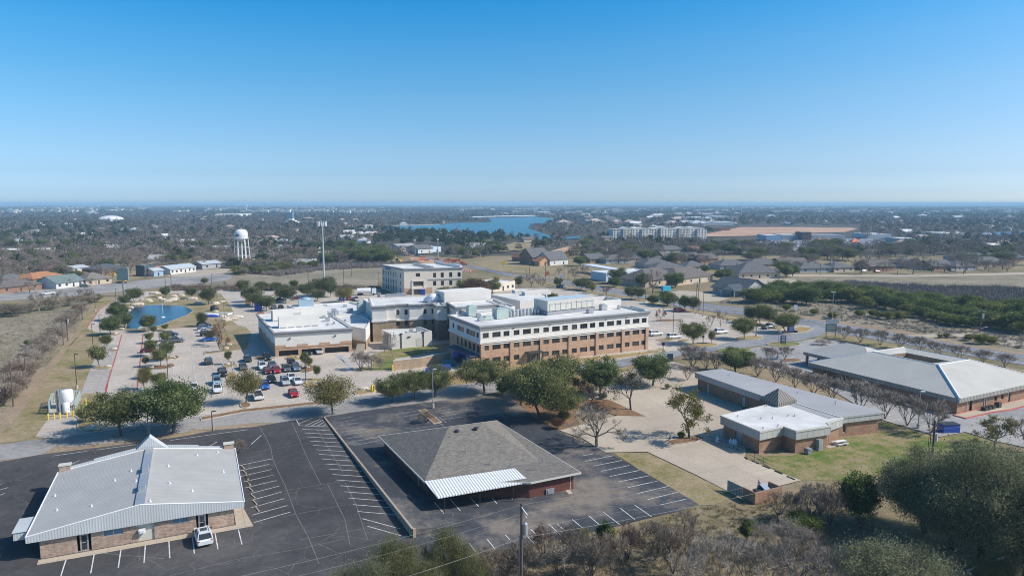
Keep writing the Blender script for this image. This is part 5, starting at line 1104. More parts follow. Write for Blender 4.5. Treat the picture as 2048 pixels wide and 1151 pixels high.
for k, (x, y, w, lab) in enumerate([(1641, 489, 17, 'left orange peaked canopy in the far car park'), (1657, 489.5, 14, 'orange peaked canopy touching its larger left neighbour'), (1711, 490, 16, 'single orange peaked canopy right of the pair')]):
    A_, B_ = G(x - w / 2, y), G(x + w / 2, y); P = rect(A_, B_, math.dist(A_, B_) * .8); r_ = root('canopy', lab, 'canopy', ctr(P), 'orange peaked canopies'); mb = MB(); hip_roof(mb, P, 3.0, 4.2, .2, ridge=.5); mb.build('roof', [PEACH], r_)
    for p in P: mb = MB(); mb.box(p + (0,), (.3, .3, 3)); mb.build('post', [WHITE], r_)
# domed arena, downtown tower, lake bridge
g = G(222, 442); mb = MB(); mb.lathe(g + (0,), ((26, 0), (27, 5), (22, 9), (12, 12), (0, 13)), 28); tag(mb.build('arena', [WHITE]), 'white domed arena far off among the bare woods', 'arena')
g = G(573, 449); r = root('tower_block', 'dark glass tower above a cluster of pale blocks in the far town', 'building', g); mb = MB(); mb.prism(rect(g, (g[0] + 12, g[1]), 12), 0, 24); mb.build('shaft', [GLASB], r); mb = MB(); mb.prism(rect((g[0] + 2, g[1] + 2), (g[0] + 7, g[1] + 2), 5), 24, 29); mb.build('roof_room', [WHITE], r)
mb = MB()
for k in range(6): p = G(566 + k * 5, 450); mb.prism(rect(p, (p[0] + 9, p[1]), 12), 0, (6, 9, 12, 9, 7, 5)[k])
mb.build('podium', [STW], r)
A_, B_ = G(942, 437), G(1067, 434); r = root('lake_bridge', 'long low white bridge across the far end of the lake', 'bridge', A_); mb = MB(); L_ = math.dist(A_, B_); mb.box(lerp(A_, B_, .5) + (4,), (L_, 12, 1.6), math.atan2(B_[1] - A_[1], B_[0] - A_[0])); mb.build('deck', [WHITE], r)
for k in range(12): mb = MB(); mb.box(lerp(A_, B_, (k + .5) / 12) + (0,), (2, 8, 4)); mb.build('pier', [STG], r)
# ================= VEHICLES =================
PAINT = {k: M('paint_' + k, c, .28, .03, .5, metal=.1) for k, c in dict(white=(.72, .73, .74), silver=(.42, .44, .46), black=(.018, .019, .022), grey=(.12, .13, .14), darkblue=(.02, .045, .10), blue=(.02, .11, .46), red=(.40, .015, .025), maroon=(.13, .012, .018), steel=(.11, .17, .23), teal=(.03, .06, .07), green=(.13, .17, .14), paleblue=(.25, .37, .45)).items()}
def loft(mb, secs, mi=0):                   # closed sections of equal length joined into one skin
    n = len(secs[0]); V = [p for s in secs for p in s]
    Fs = [(i * n + k, (i + 1) * n + k, (i + 1) * n + (k + 1) % n, i * n + (k + 1) % n) for i in range(len(secs) - 1) for k in range(n)]
    Fs += [tuple(range(n)), tuple(range((len(secs) - 1) * n, len(secs) * n))[::-1]]
    mb.add(V, Fs, mi)
def car_sec(x, w, z0, z1, tuck=.06): w /= 2; return [(x, -w + tuck, z0), (x, -w, z0 + .18), (x, -w, z1 - .14), (x, -w + .1, z1), (x, w - .1, z1), (x, w, z1 - .14), (x, w, z0 + .18), (x, w - tuck, z0)]
def make_car(kind, name):
    L, W, hood, roofh = dict(sedan=(4.7, 1.85, .88, 1.45), suv=(4.75, 1.92, 1.02, 1.72), pickup=(5.7, 2.0, 1.12, 1.85))[kind]
    o = root(name, 'car', 'car'); mb = MB(); x0, x1 = -L / 2, L / 2; hb = hood + .04
    if kind == 'pickup': pr = [(x0, .92, .45, 1.0), (x0 + .12, 1, .4, hood), (x0 + 1.9, 1, .35, hood), (x1 - 1.35, 1, .35, hood + .03), (x1 - .5, .98, .4, hood - .06), (x1 - .08, .9, .42, hood - .2), (x1, .82, .48, .75)]
    else: pr = [(x0, .84, .45, hood - .12), (x0 + .15, .95, .36, hood + (.02 if kind == 'sedan' else .06)), (x0 + 1.0, 1, .3, hb), (x1 - 1.5, 1, .3, hb), (x1 - .75, .97, .32, hood - .08), (x1 - .15, .88, .34, hood - .22), (x1, .76, .42, hood - .38)]
    loft(mb, [car_sec(x, W * k, a, b) for x, k, a, b in pr])
    # roof panel with pillars
    c0, c1, c2, c3 = dict(sedan=(x0 + .55, x0 + 1.35, x1 - 2.35, x1 - 1.45), suv=(x0 + .12, x0 + .5, x1 - 2.25, x1 - 1.4), pickup=(x0 + 2.0, x0 + 2.25, x1 - 2.3, x1 - 1.5))[kind]
    wt, wb = W * .72 / 2, W * .88 / 2
    loft(mb, [[(c1, -wt, roofh - .06), (c1, -wt + .12, roofh), (c1, wt - .12, roofh), (c1, wt, roofh - .06)], [(c2, -wt, roofh - .06), (c2, -wt + .12, roofh), (c2, wt - .12, roofh), (c2, wt, roofh - .06)]])
    for s in (-1, 1):
        for xa, xb in ((c0, c1), (c3, c2), ((c1 + c2) / 2 + .05, (c1 + c2) / 2)): mb.tube((xa, s * wb, hood), (xb, s * wt, roofh - .04), .055, .05, 5)
    if kind == 'pickup':
        for s in (-1, 1): mb.box(((x0 + 1.95 + x0) / 2, s * (W / 2 - .06), hood - .02), (1.95, .1, .1))
    mb.build('body', [PAINT['white']], o, smooth=False)
    mb = MB(); g = [(c0 + .02, c1 + .02), (c3 - .02, c2 - .02)]; t = .03
    V = [(c0, -wb + t, hood - .02), (c3, -wb + t, hood - .02), (c3, wb - t, hood - .02), (c0, wb - t, hood - .02), (c1, -wt + t, roofh - .05), (c2, -wt + t, roofh - .05), (c2, wt - t, roofh - .05), (c1, wt - t, roofh - .05)]
    mb.add(V, ((0, 1, 5, 4), (1, 2, 6, 5), (2, 3, 7, 6), (3, 0, 4, 7))); mb.build('windows', [GLASS], o)
    if kind == 'pickup': mb = MB(); mb.box((x0 + 1.0, 0, hood + .005), (1.75, W - .35, .01)); mb.build('cargo_bed', [DARK], o)
    if kind == 'suv':
        mb = MB(); mb.box(((c1 + c2) / 2 + .2, 0, roofh + .002), (.9, .8, .02)); mb.build('sunroof', [GLASS], o)
        for s in (-1, 1): mb = MB(); mb.tube((c1 + .2, s * (wt - .1), roofh + .06), (c2 - .1, s * (wt - .1), roofh + .06), .03, n=5); mb.build('roof_rail', [GALV], o)
    r_ = .36 if kind != 'pickup' else .42
    for x in (x0 + .95, x1 - .95):
        for s in (-1, 1):
            mb = MB(); mb.tube((x, s * (W / 2 - .2), r_), (x, s * (W / 2 + .02), r_), r_, r_, 14, 0); mb.tube((x, s * (W / 2 + .021), r_), (x, s * (W / 2 + .03), r_), r_ * .62, r_ * .55, 10, 1); mb.build('wheel', [BLACK, GALV], o)
    for s in (-1, 1):
        mb = MB(); mb.box((x1 - .1, s * W * .33, hood - .36), (.16, .36, .14)); mb.build('headlight', [LENS], o)
        mb = MB(); mb.box((x0 + .06, s * W * .38, hood - .22), (.1, .22, .2)); mb.build('tail_light', [TAIL], o)
        mb = MB(); mb.box((c3 - .15, s * (W / 2 + .08), hood), (.14, .2, .15)); mb.build('mirror', [DARK], o)
    return o
PROTO = {k: make_car(k, n) for k, n in (('sedan', 'parked_car'), ('suv', 'parked_suv'), ('pickup', 'pickup_truck'))}
USED = set()
def paint_tree(o, m):
    for ch in o.children:
        if ch.name.startswith('body'): ch.material_slots[0].link = 'OBJECT'; ch.material_slots[0].material = m
LOTDIR = angpx((366, 727), (367.4, 742)); CROSS = LOTDIR + math.pi / 2
CLIN = angpx((128, 1121), (124.5, 1150)); HW = angpx((1300, 596), (1400, 611)); HWL = angpx((160, 580), (300, 569))
def car(kind, x, y, rz, paint, label, group='cars in the hospital car park', z=.09):
    g = G(x, y); p = PROTO[kind]
    o = p if kind not in USED else copy_tree(p)
    if kind not in USED: USED.add(kind); p['group'] = group
    o.location = (g[0], g[1], z); o.rotation_euler = (0, 0, rz); o['label'] = label; o['group'] = group; o['category'] = {'sedan': 'car', 'suv': 'car', 'pickup': 'pickup truck'}[kind]
    for ch in o.children:
        if ch.name.startswith('body'): ch.material_slots[0].link = 'OBJECT'; ch.material_slots[0].material = PAINT[paint]
    return o
AW = LOTDIR + math.pi; TO = LOTDIR
car('suv', 407, 1081, CLIN + math.pi, 'white', 'white suv nosed up to the door of the ribbed-roof clinic', 'cars at the clinic', .12)
for a in [('suv', 417, 727, AW, 'teal', 'dark suv alone in its bay above the black pickup'), ('pickup', 445, 750, TO, 'black', 'black pickup facing the camera left of the lot oak'), ('suv', 495, 722, AW, 'teal', 'dark green suv nearest the shaded corner of the west wing'), ('suv', 534, 719, TO, 'black', 'black suv parked under the car park openings beside the kerb'), ('suv', 524.5, 737, TO, 'white', 'white suv in the top left bay of the car cluster'), ('sedan', 545, 734, TO, 'steel', 'blue-grey car right of the white suv in the cluster'), ('sedan', 535, 745.5, TO, 'maroon', 'dark maroon car below the white suv'), ('sedan', 553, 744, TO, 'red', 'bright red car right of the maroon car'), ('suv', 583, 731, TO, 'black', 'black suv behind the blue-grey suv by the island'), ('sedan', 573, 741, TO, 'grey', 'charcoal car left of the blue-grey suv'), ('suv', 592, 740, TO, 'steel', 'blue-grey suv beside the island with two small trees'), ('suv', 616, 708, TO, 'black', 'dark suv half under the left small tree at the car park opening'), ('suv', 637, 706.5, TO, 'silver', 'silver suv parked across the car park opening'), ('sedan', 543, 763, TO, 'black', 'black sedan below the two red cars'), ('suv', 570.5, 768, TO, 'silver', 'silver estate car left of the white sedan pair'), ('sedan', 583, 759, TO, 'white', 'white sedan behind the white front sedan'), ('sedan', 595, 767, TO, 'white', 'white sedan nearest the long kerbed island'), ('sedan', 486.5, 738, TO, 'grey', 'grey car just behind the lot oak'), ('sedan', 388, 779, TO, 'white', 'white sedan half hidden by the street live oak'), ('suv', 434, 768, TO, 'paleblue', 'pale blue-grey suv behind the white suv'), ('suv', 434.5, 783, TO, 'white', 'white suv in front of the pale blue-grey suv'), ('sedan', 529, 776, TO, 'blue', 'bright blue car right of the lot oak crown'), ('pickup', 515.5, 796, AW, 'white', 'white pickup with an open bed beside the lot oak trunk'), ('sedan', 587, 791, TO, 'red', 'bright red car alone in the front row by the street'),
          ('suv', 341, 672, CROSS, 'darkblue', 'dark blue suv in the pond-side row, rearmost'), ('sedan', 336, 681, CROSS, 'silver', 'silver car in the pond-side row'), ('pickup', 349, 685, CROSS, 'grey', 'grey pickup in front of the silver car'), ('sedan', 299, 704, CROSS, 'maroon', 'dark maroon car between the small oaks by the red line'), ('suv', 408, 653, CROSS, 'black', 'black suv at the pond end of the right-hand row'), ('suv', 410, 659, CROSS, 'steel', 'blue-grey suv second in the right-hand row'), ('sedan', 411, 664.5, CROSS, 'white', 'white car in the right-hand row'), ('suv', 416, 671, CROSS, 'black', 'black suv half under the green tree in the right-hand row'), ('sedan', 420, 682, CROSS, 'blue', 'bright blue sedan at the near end of the right-hand row'),
          ('pickup', 558, 603, CROSS, 'darkblue', 'dark blue pickup behind the west wing roof'), ('suv', 527, 616, TO, 'white', 'white suv beside the blue sign box behind the west wing'), ('sedan', 548, 617, TO, 'grey', 'grey car just over the west wing roof edge, left'), ('sedan', 562, 617, TO, 'black', 'dark car just over the west wing roof edge, right'), ('sedan', 594, 599, CROSS, 'maroon', 'maroon car under the trees behind the hospital'), ('suv', 698, 599, TO, 'red', 'red suv behind the low hospital roofs'), ('pickup', 712, 601, TO, 'silver', 'silver pickup right of the red suv behind the hospital'), ('sedan', 684, 600, TO, 'blue', 'blue car left of the red suv behind the hospital')]: car(*a)
ELOT = angpx((1300, 674), (1335, 671))
for a in [('suv', 1311, 671, ELOT, 'white', 'white suv nearest the right end of the hospital'), ('suv', 1348, 677, ELOT, 'white', 'white suv on the island corner, middle of three'), ('suv', 1442, 667, ELOT, 'white', 'white suv farthest from the hospital, between two small trees'), ('pickup', 1538, 657, ELOT + .1, 'grey', 'grey pickup under the trees near the lot exit'), ('suv', 1394, 718, ELOT - .3, 'green', 'pale green suv among bare shrubs by the drive'), ('suv', 1359, 623, ELOT, 'red', 'red suv by the highway edge of the east car park'), ('pickup', 1122, 576, HW, 'darkblue', 'dark blue pickup at the north end of the east car park')]: car(*a, group='cars in the east car park')
for a in [('sedan', 1351, 600, HW, 'black', 'black car driving on the right highway'), ('suv', 835, 512, HW, 'black', 'dark car on the highway by the roadworks'), ('suv', 170, 574, HWL, 'teal', 'dark suv driving past the white gabled house'), ('sedan', 256, 553, HWL, 'red', 'red car parked on the verge by the left highway'), ('suv', 285, 550, HWL, 'black', 'black suv parked beside the dark square shop'), ('pickup', 96, 589, HWL, 'white', 'white truck on the left highway')]: car(*a, group='cars on and beside the highways')
random.seed(9)
for k in range(26):
    x, y = random.uniform(1605, 1790), random.uniform(478, 489); car('sedan' if k % 2 else 'suv', x, y, random.choice((0, .1, 1.5)), random.choice(['white', 'silver', 'black', 'steel', 'red']), 'tiny car in the far shopping car park', 'cars in the far shopping car park')
for k, (x, y, p) in enumerate([(1728, 543, 'white'), (1755, 545, 'red'), (1803, 536, 'silver'), (1846, 537, 'white'), (1868, 538, 'silver'), (1905, 542, 'black'), (1840, 536, 'steel')]): car('suv' if k % 2 else 'sedan', x, y, .3, p, 'small car outside the grey-roofed estate houses', 'cars at the estate')
g = G(728, 590); r = root('tank_truck', 'white tank truck behind the hospital roofs beside the office building', 'truck', g)
mb = MB(); mb.tube((g[0] - 3, g[1] - .6, 2.1), (g[0] + 3, g[1] + .8, 2.1), 1.25, 1.25, 14); mb.build('tank', [WHITE], r); mb = MB(); mb.box((g[0] + 4.4, g[1] + 1.1, .7), (2.0, 2.3, 2.3), .23); mb.build('cab', [WHITE], r)
for u in (-2.2, -1, 4.4): mb = MB(); mb.tube((g[0] + u, g[1] + u * .23 - 1.2, .5), (g[0] + u, g[1] + u * .23 + 1.2, .5), .5, n=12); mb.build('wheels', [BLACK], r)
def excavator(px, rz, label):
    g = G(*px); r = root('excavator', label, 'excavator', g); ca, sa = math.cos(rz), math.sin(rz); P = lambda x, y, z: (g[0] + x * ca - y * sa, g[1] + x * sa + y * ca, z)
    for s in (-1, 1): mb = MB(); mb.box(P(0, s * 1.2, 0), (4.2, .6, .9), rz); mb.build('track', [DARK], r)
    mb = MB(); mb.box(P(-.6, 0, 1.0), (3.6, 2.6, 1.2), rz); mb.build('body', [YEL], r); mb = MB(); mb.box(P(.5, .8, 2.2), (1.5, 1.0, 1.3), rz); mb.build('cab', [GLASS], r)
    mb = MB(); mb.tube(P(1.0, -.3, 1.8), P(3.6, -.3, 5.2), .35, .3, 6); mb.tube(P(3.6, -.3, 5.2), P(6.0, -.3, 4.6), .3, .28, 6); mb.build('boom', [YEL], r); mb = MB(); mb.tube(P(6.0, -.3, 4.6), P(6.8, -.3, 1.4), .28, .2, 6); mb.build('stick', [YEL], r); mb = MB(); mb.box(P(6.6, -.3, .4), (1.1, 1.2, 1.0), rz); mb.build('bucket', [DARK], r)
excavator((243, 566), math.pi, 'yellow excavator beside the left highway in front of the grey hipped house'); excavator((797, 526), 2.6, 'yellow excavator on the bare ground behind the office building'); excavator((1142, 511), 0, 'yellow excavator on the clay track'); excavator((1134, 512), .4, 'second yellow excavator at the lower end of the clay track')
for k in range(9): g = G(925 + k * 2.6, 541 + k * .35); mb = MB(); m_ = [ORNG, WHITE][k % 2]; mb.add([(g[0] + x, g[1] + y, z) for x, y, z in ((-.9, -.35, 0), (.9, -.35, 0), (.9, .35, 0), (-.9, .35, 0), (-.85, -.1, 1.2), (.85, -.1, 1.2), (.85, .1, 1.2), (-.85, .1, 1.2))], ((0, 1, 5, 4), (1, 2, 6, 5), (2, 3, 7, 6), (3, 0, 4, 7), (4, 5, 6, 7))); tag(mb.build('traffic_barrier', [m_]), ('orange' if k % 2 == 0 else 'white') + ' water-filled barrier in the row behind the office building', 'barrier', 'barriers at the roadworks')
random.seed(5)
for k in range(22):
    x = random.uniform(820, 935); y = 514 + (x - 820) * .14 + random.uniform(-4, 3) if k < 11 else 0
    if k >= 11: x = random.uniform(895, 935); y = 521 + (x - 895) * .1 + random.uniform(-3, 2)
    g = G(x, y); mb = MB(); mb.box(g + (0,), (random.uniform(2, 5), .15, 1.1), random.uniform(-.6, .1)); mb.box(g + (0,), (.3, .3, 1.25)); tag(mb.build('safety_fence', [ORNG]), 'orange plastic fence at the highway roadworks', 'fence', 'orange fences at the roadworks')
g = G(1332, 584); r = root('trailer', 'turquoise box trailer beside the gravel lot by the highway', 'trailer', g); mb = MB(); mb.box(g + (.7,), (4.2, 2.1, 2.2), .3); mb.build('box', [TURQ], r)
for s in (-.5, .5): mb = MB(); mb.tube((g[0] + s, g[1] - 1.1, .4), (g[0] + s, g[1] + 1.1, .4), .4, n=10); mb.build('wheels', [BLACK], r)
# ================= POLES, SIGNS, TANKS =================
def pole(bx, by, ty, label, kind='light', dx=0.0, name=None, group=None, base=True):
    g = G(bx, by); h = max(zt(bx, by, ty), 2); name = name or ('lamp_post' if kind != 'wood' else 'utility_pole')
    r = root(name, label, 'lamp post' if kind != 'wood' else 'utility pole', g, group); top = (g[0] + dx, g[1], h)
    mb = MB()
    if kind == 'wood':
        mb.tube(g + (0,), top, .16, .11, 8); mb.build('pole', [WOOD], r); return r, h
    if base: b_ = MB(); b_.tube(g + (0,), g + (.9,), .3, .28, 10); b_.build('footing', [CURB], r)
    mb.tube(g + (0,), top, .1, .065, 7); mb.build('pole', [DARK if kind == 'light' else GALV], r)
    for s in ((-1, 1) if kind == 'double' else (1,)):
        mb = MB(); mb.box((top[0] + s * .45, top[1], h - .02), (.75, .35, .14)); mb.build('lamp_head', [DARK if kind == 'light' else WHITE], r)
    return r, h
for a in [(154, 777, 708, 'dark lamp post on the lawn strip, nearest of three'), (187, 703, 648, 'dark lamp post on the lawn strip, middle of three'), (201, 677, 629, 'dark lamp post at the kerb corner by the drive'), (191, 622, 598, 'short dark lamp post at the bend of the drive'), (337, 773, 690, 'dark lamp post in the car park beside the oak row'), (612, 768, 705, 'dark lamp post at the island of the long kerbed end'), (1346, 671, 612, 'dark lamp post beside the white suvs'), (1406, 632, 585, 'dark lamp post at the highway edge of the east car park'), (1512, 674, 640, 'short dark lamp post on the kerbed island of the east car park'), (1508, 640, 600, 'dark lamp post among the oaks near the highway'), (1232 - 1000, 602, 577, 'dark lamp post where the drive meets the left highway'), (424, 577, 548, 'dark lamp post on the verge near the lone round bush'), (449, 640, 605, 'dark lamp post beside the pond path'), (757, 582, 546, 'dark lamp post left of the office building'), (1146, 596, 570, 'dark lamp post in the north part of the east car park'), (1172, 598, 571, 'dark lamp post right of its neighbour in the north car park')]: pole(*a)
pole(1555, 718, 663, 'grey lamp post between the two vase-shaped bare trees', 'grey'); pole(866, 816, 738, 'tall thin grey pole at the middle lot island', 'grey'); pole(1836, 857, 783, 'grey lamp post among bare trees behind the medical building', 'grey'); pole(297, 866, 792, 'double-headed lamp post between the two street live oaks', 'double')
pole(1664, 640, 584, 'double-headed street lamp across the highway', 'double'); pole(1772, 679, 646, 'pale street lamp at the highway edge', 'grey'); pole(425, 861, 822, 'dark square post by the street at the top of the left lot', 'light', base=False)
UP = [(27, 813, 735, 'leaning brown utility pole at the left edge of the photo'), (54, 777, 715, 'utility pole with a pale lower half by the fence line'), (127, 690, 645, 'dark utility pole left of the crossarm pole'), (136, 681, 628, 'utility pole with a crossarm and transformer by the fence line'), (165, 640, 607, 'utility pole in the thin part of the fence line'), (184, 598, 574, 'utility pole where the fence line meets the highway'), (189, 602, 580, 'short utility pole beside the highway'), (331, 574, 540, 'utility pole at the highway left of the round bush'), (343, 577, 546, 'utility pole right of its twin at the highway'), (617, 571, 540, 'utility pole in the vacant field left of the phone mast'), (688, 576, 533, 'utility pole in the vacant field right of the phone mast'), (703, 552, 520, 'utility pole on the path behind the vacant field'), (1052, 546, 524, 'left utility pole by the meadow'), (1059, 548, 520, 'second utility pole by the meadow'), (1091, 554, 522, 'utility pole on the lawn in front of the brick house'), (1128, 558, 523, 'left utility pole of the pair at the bank entrance'), (1136, 559, 526, 'right utility pole of the pair at the bank entrance'), (1267, 578, 540, 'utility pole in front of the bank'), (1393, 602, 562, 'left utility pole at the gravel lot'), (1397, 602, 555, 'tall utility pole at the gravel lot'), (1291, 598, 577, 'short utility pole on the highway verge'), (1640, 551, 527, 'utility pole at the bend of the pale road'), (1795, 550, 527, 'utility pole on the pale back road'), (1927, 549, 522, 'utility pole near the striped roof on the pale road'), (1472, 553, 525, 'utility pole left of the broad hipped house')]
PT = {}
for a in UP: PT[a[0]] = pole(*a, kind='wood', group='utility poles')
for x, y, t_ in ((136, 681, 628), (1393, 602, 562)):
    g = G(x, y); h = zt(x, y, t_); mb = MB(); mb.box(g + (h - .8,), (3.0, .12, .14)); mb.tube((g[0] + .4, g[1], h - 2.6), (g[0] + .4, g[1], h - 1.5), .25, n=8); mb.build('crossarm', [GALV], PT[x][0])
r, h = pole(1960, 664, 617, 'dark utility pole with a transformer beside the sandy gravel road', 'wood'); g = G(1960, 664)
mb = MB(); mb.box(g + (h - .7,), (2.6, .12, .14)); mb.build('crossarm', [GALV], r); mb = MB(); mb.tube((g[0] + .5, g[1], h - 3.2), (g[0] + .5, g[1], h - 1.6), .4, n=10); mb.build('transformer', [GALV], r); mb = MB(); mb.tube((g[0], g[1], h - 6.5), (g[0] + 1.8, g[1], h - 6), .05); mb.box((g[0] + 1.9, g[1], h - 6.1), (.7, .3, .15)); mb.build('street_lamp', [WHITE], r)
# two near poles and the wires between them
PA = G(1043, 1005, 11); PBp = G(1870, 842, 10.2)
r = root('utility_pole', 'dark utility pole with a grey transformer rising from the brush at the bottom edge', 'utility pole', PA)
mb = MB(); mb.tube(PA + (0,), PA + (11,), .18, .12, 9); mb.build('pole', [WOOD], r)
mb = MB(); mb.tube((PA[0] + .42, PA[1], 7.55), (PA[0] + .42, PA[1], 8.75), .26, .26, 12); mb.tube((PA[0] + .42, PA[1], 8.75), (PA[0] + .42, PA[1], 8.9), .2, .08, 8); mb.build('transformer', [GALV], r)
mb = MB(); mb.tube((PA[0], PA[1] - .1, 10.6), (PA[0] + .6, PA[1], 9.7), .06, n=6); mb.tube((PA[0] + .1, PA[1], 10.3), (PA[0] + .5, PA[1], 9.4), .05, n=6); mb.build('insulator', [WHITE], r)
mb = MB(); mb.tube((PA[0] - .22, PA[1], 0), (PA[0] - .22, PA[1], 7.4), .06, n=6); mb.build('conduit', [GREY], r)
r = root('utility_pole', 'dark utility pole in front of the blue skip bin beside the large oaks', 'utility pole', PBp)
mb = MB(); mb.tube(PBp + (0,), PBp + (10.3,), .2, .14, 9); mb.build('pole', [WOOD], r)
mb = MB(); mb.tube((PBp[0] - 1.0, PBp[1], 10.0), (PBp[0] + 1.0, PBp[1], 9.2), .07, n=6); mb.build('crossarm', [WOOD], r); mb = MB(); mb.tube((PBp[0] + .4, PBp[1], 7.2), (PBp[0] + .4, PBp[1], 8.4), .16, n=9); mb.build('transformer', [WHITE], r)
mb = MB(); mb.box((PBp[0] - .7, PBp[1], 4.0), (.06, .06, 4.6)); mb.tube((PBp[0] - .4, PBp[1] + .1, 0), (PBp[0] - .4, PBp[1] + .1, 8.6), .06); mb.build('conduit', [WOOD], r)
PC_ = G(200, 1207, 10.5); PD = (PBp[0] + 42, PBp[1] + 14)
def wire(a, b, sag, rad, label):
    mb = MB(); N = 14; pts = [tuple(lerp(a, b, k / N)[:2]) + (lerp(a, b, k / N)[2] - sag * 4 * (k / N) * (1 - k / N),) for k in range(N + 1)]
    for p, q_ in zip(pts, pts[1:]): mb.tube(p, q_, rad, n=4, cap=False)
    tag(mb.build('power_line', [WIREM]), label, 'power line', 'overhead lines')
for dz, sag, lab, lab2 in ((10.8, .5, 'topmost overhead wire between the two near utility poles', 'topmost overhead wire running left from the brush pole'), (9.8, .7, 'second overhead wire between the two near utility poles', 'second overhead wire running left from the brush pole'), (8.2, .9, 'third overhead wire between the two near utility poles', None), (7.2, 1.0, 'lowest thick overhead cable between the two near utility poles', 'lowest overhead cable running left from the brush pole')):
    rd = .011 if dz > 8 else .018
    wire(PA + (dz,), PBp + (dz - .8,), sag, rd, lab)
    if lab2: wire(PA + (dz,), PC_ + (dz - .4,), sag, rd, lab2)
    if dz > 9: wire(PBp + (dz - .8,), PD + (dz,), sag, rd, 'overhead wire running right from the pole by the blue skip bin')
# water tower
g = G(485, 529); hT = zt(485, 529, 457); r = root('water_tower', 'white domed water tower on slim legs left of the phone mast', 'water tower', g)
rT = 4.25; hb = hT * .73; mb = MB(); mb.lathe(g + (0,), ((.5, hb - 2.2), (2.6, hb - 1.6), (rT, hb), (rT + .05, hb + 3.6), (rT * .93, hb + 4.7), (rT * .72, hb + 5.6), (rT * .4, hb + 6.2), (0, hb + 6.4)), 28); mb.build('tank', [WHITE], r, smooth=True)
mb = MB(); mb.lathe(g + (0,), ((rT - .1, hb - .05), (rT + .6, hb - .05), (rT + .6, hb + .15), (rT - .1, hb + .15)), 28); mb.build('walkway', [WHITE], r)
mb = MB(); mb.lathe(g + (hT - .6,), ((.4, 0), (.5, .6), (.2, 1), (0, 1.2)), 8); mb.build('vent', [M('rust', (.3, .16, .1), .8, .1)], r)
for k in range(6):
    t_ = 6.2832 * (k + .3) / 6; mb = MB(); mb.tube((g[0] + 5.3 * math.cos(t_), g[1] + 5.3 * math.sin(t_), 0), (g[0] + (rT - .1) * math.cos(t_), g[1] + (rT - .1) * math.sin(t_), hb + .3), .34, .3, 8); mb.build('leg', [WHITE], r)
mb = MB()
for zz in (hb * .35, hb * .68):
    rr = 5.3 + (rT - .1 - 5.3) * zz / hb
    for k in range(6): t0, t1 = 6.2832 * (k + .3) / 6, 6.2832 * (k + 1.3) / 6; mb.tube((g[0] + rr * math.cos(t0), g[1] + rr * math.sin(t0), zz), (g[0] + rr * math.cos(t1), g[1] + rr * math.sin(t1), zz), .1, n=5)
mb.build('bracing', [WHITE], r); mb = MB(); mb.tube(g + (0,), g + (hb - 1.8,), .5, n=10); mb.build('riser_pipe', [WHITE], r)
mb = MB()
for k in range(8): t_ = 4.1 + k * .09; p = (g[0] + (rT + .06) * math.cos(t_), g[1] + (rT + .06) * math.sin(t_)); mb.box(p + (hb + 1.4 + .25 * abs(math.sin(k * 2.1)),), (.35, .06, 1.5 - .4 * abs(math.sin(k * 1.7))), t_ + 1.57)
mb.build('emblem', [M('emblem_blue', (.12, .17, .26), .6, 0)], r)
# phone mast
g = G(648, 557); hM = zt(648, 557, 447); r = root('phone_mast', 'tall slim pale phone mast in the vacant field right of the water tower', 'mast', g)
mb = MB(); mb.tube(g + (0,), g + (hM,), .62, .3, 12); mb.build('pole', [M('mast_paint', (.36, .43, .46), .5, .06)], r)
for k in range(3): t_ = 6.2832 * k / 3 + .5; mb = MB(); c_, s_ = math.cos(t_), math.sin(t_); mb.tube(g + (hM - .3,), (g[0] + 2.0 * c_, g[1] + 2.0 * s_, hM - .3), .12, n=6); [mb.box((g[0] + 2.1 * c_ - u * s_, g[1] + 2.1 * s_ + u * c_, hM - 1.5), (.3, .3, 2.6), t_) for u in (-1.2, 0, 1.2)]; mb.build('antenna_arm', [WHITE], r)
for bx, by, ty, rad, lab in [(58, 411, 397, .9, 'thin lattice mast on the far left horizon'), (454, 419, 391, .8, 'thin mast on the horizon above the water tower'), (1426, 410, 401, 1.0, 'faint mast on the right horizon'), (1482, 436, 416, 1.3, 'pale grey mast behind the far white halls'), (830, 511, 478, .45, 'pale steel pole on the left side of the highway'), (876, 518, 477, .45, 'pale steel pole on the right side of the highway')]:
    g = G(bx, by); h = zt(bx, by, ty); r = root('mast', lab, 'mast', g); mb = MB(); mb.tube(g + (0,), g + (h,), rad, rad * .5, 7); mb.build('shaft', [GALV], r)
    mb = MB(); mb.box(g + (h - 1.2,), (rad * 3, rad * 2, 1.0)); mb.build('head', [WHITE], r)
g = G(493, 420); r = root('water_tower', 'tiny white pedestal water tower on the far left ridge', 'water tower', g); h = zt(493, 420, 410); mb = MB(); mb.lathe(g + (0,), ((3, 0), (2.2, h * .6), (7, h * .78), (7.5, h * .92), (4, h), (0, h + .2)), 14); mb.build('tank', [WHITE], r)
# gas tank compound
g = G(134.5, 815); r = root('gas_tank', 'tall white gas tank in the fenced compound by the drive', 'tank', g); mb = MB(); mb.lathe(g + (.5,), ((1.1, 0), (1.28, .25), (1.28, 3.0), (1.15, 3.25), (0, 3.4)), 22); mb.build('vessel', [WHITE], r, smooth=True)
for k in range(4): mb = MB(); mb.box((g[0] + 1.2 * math.cos(k * 1.57 + .8), g[1] + 1.2 * math.sin(k * 1.57 + .8), 0), (.25, .25, .8)); mb.build('leg', [GALV], r)
g = G(133, 827); r = root('gas_tank', 'short white gas tank in front of the tall one', 'tank', g); mb = MB(); mb.lathe(g + (.3,), ((.6, 0), (.65, .15), (.65, 1.8), (.5, 2.0), (0, 2.1)), 18); mb.build('vessel', [WHITE], r, smooth=True); mb = MB(); mb.tube((g[0] + .4, g[1] - .6, 0), (g[0] + .4, g[1] - .6, .5), .1); mb.build('leg', [GALV], r)
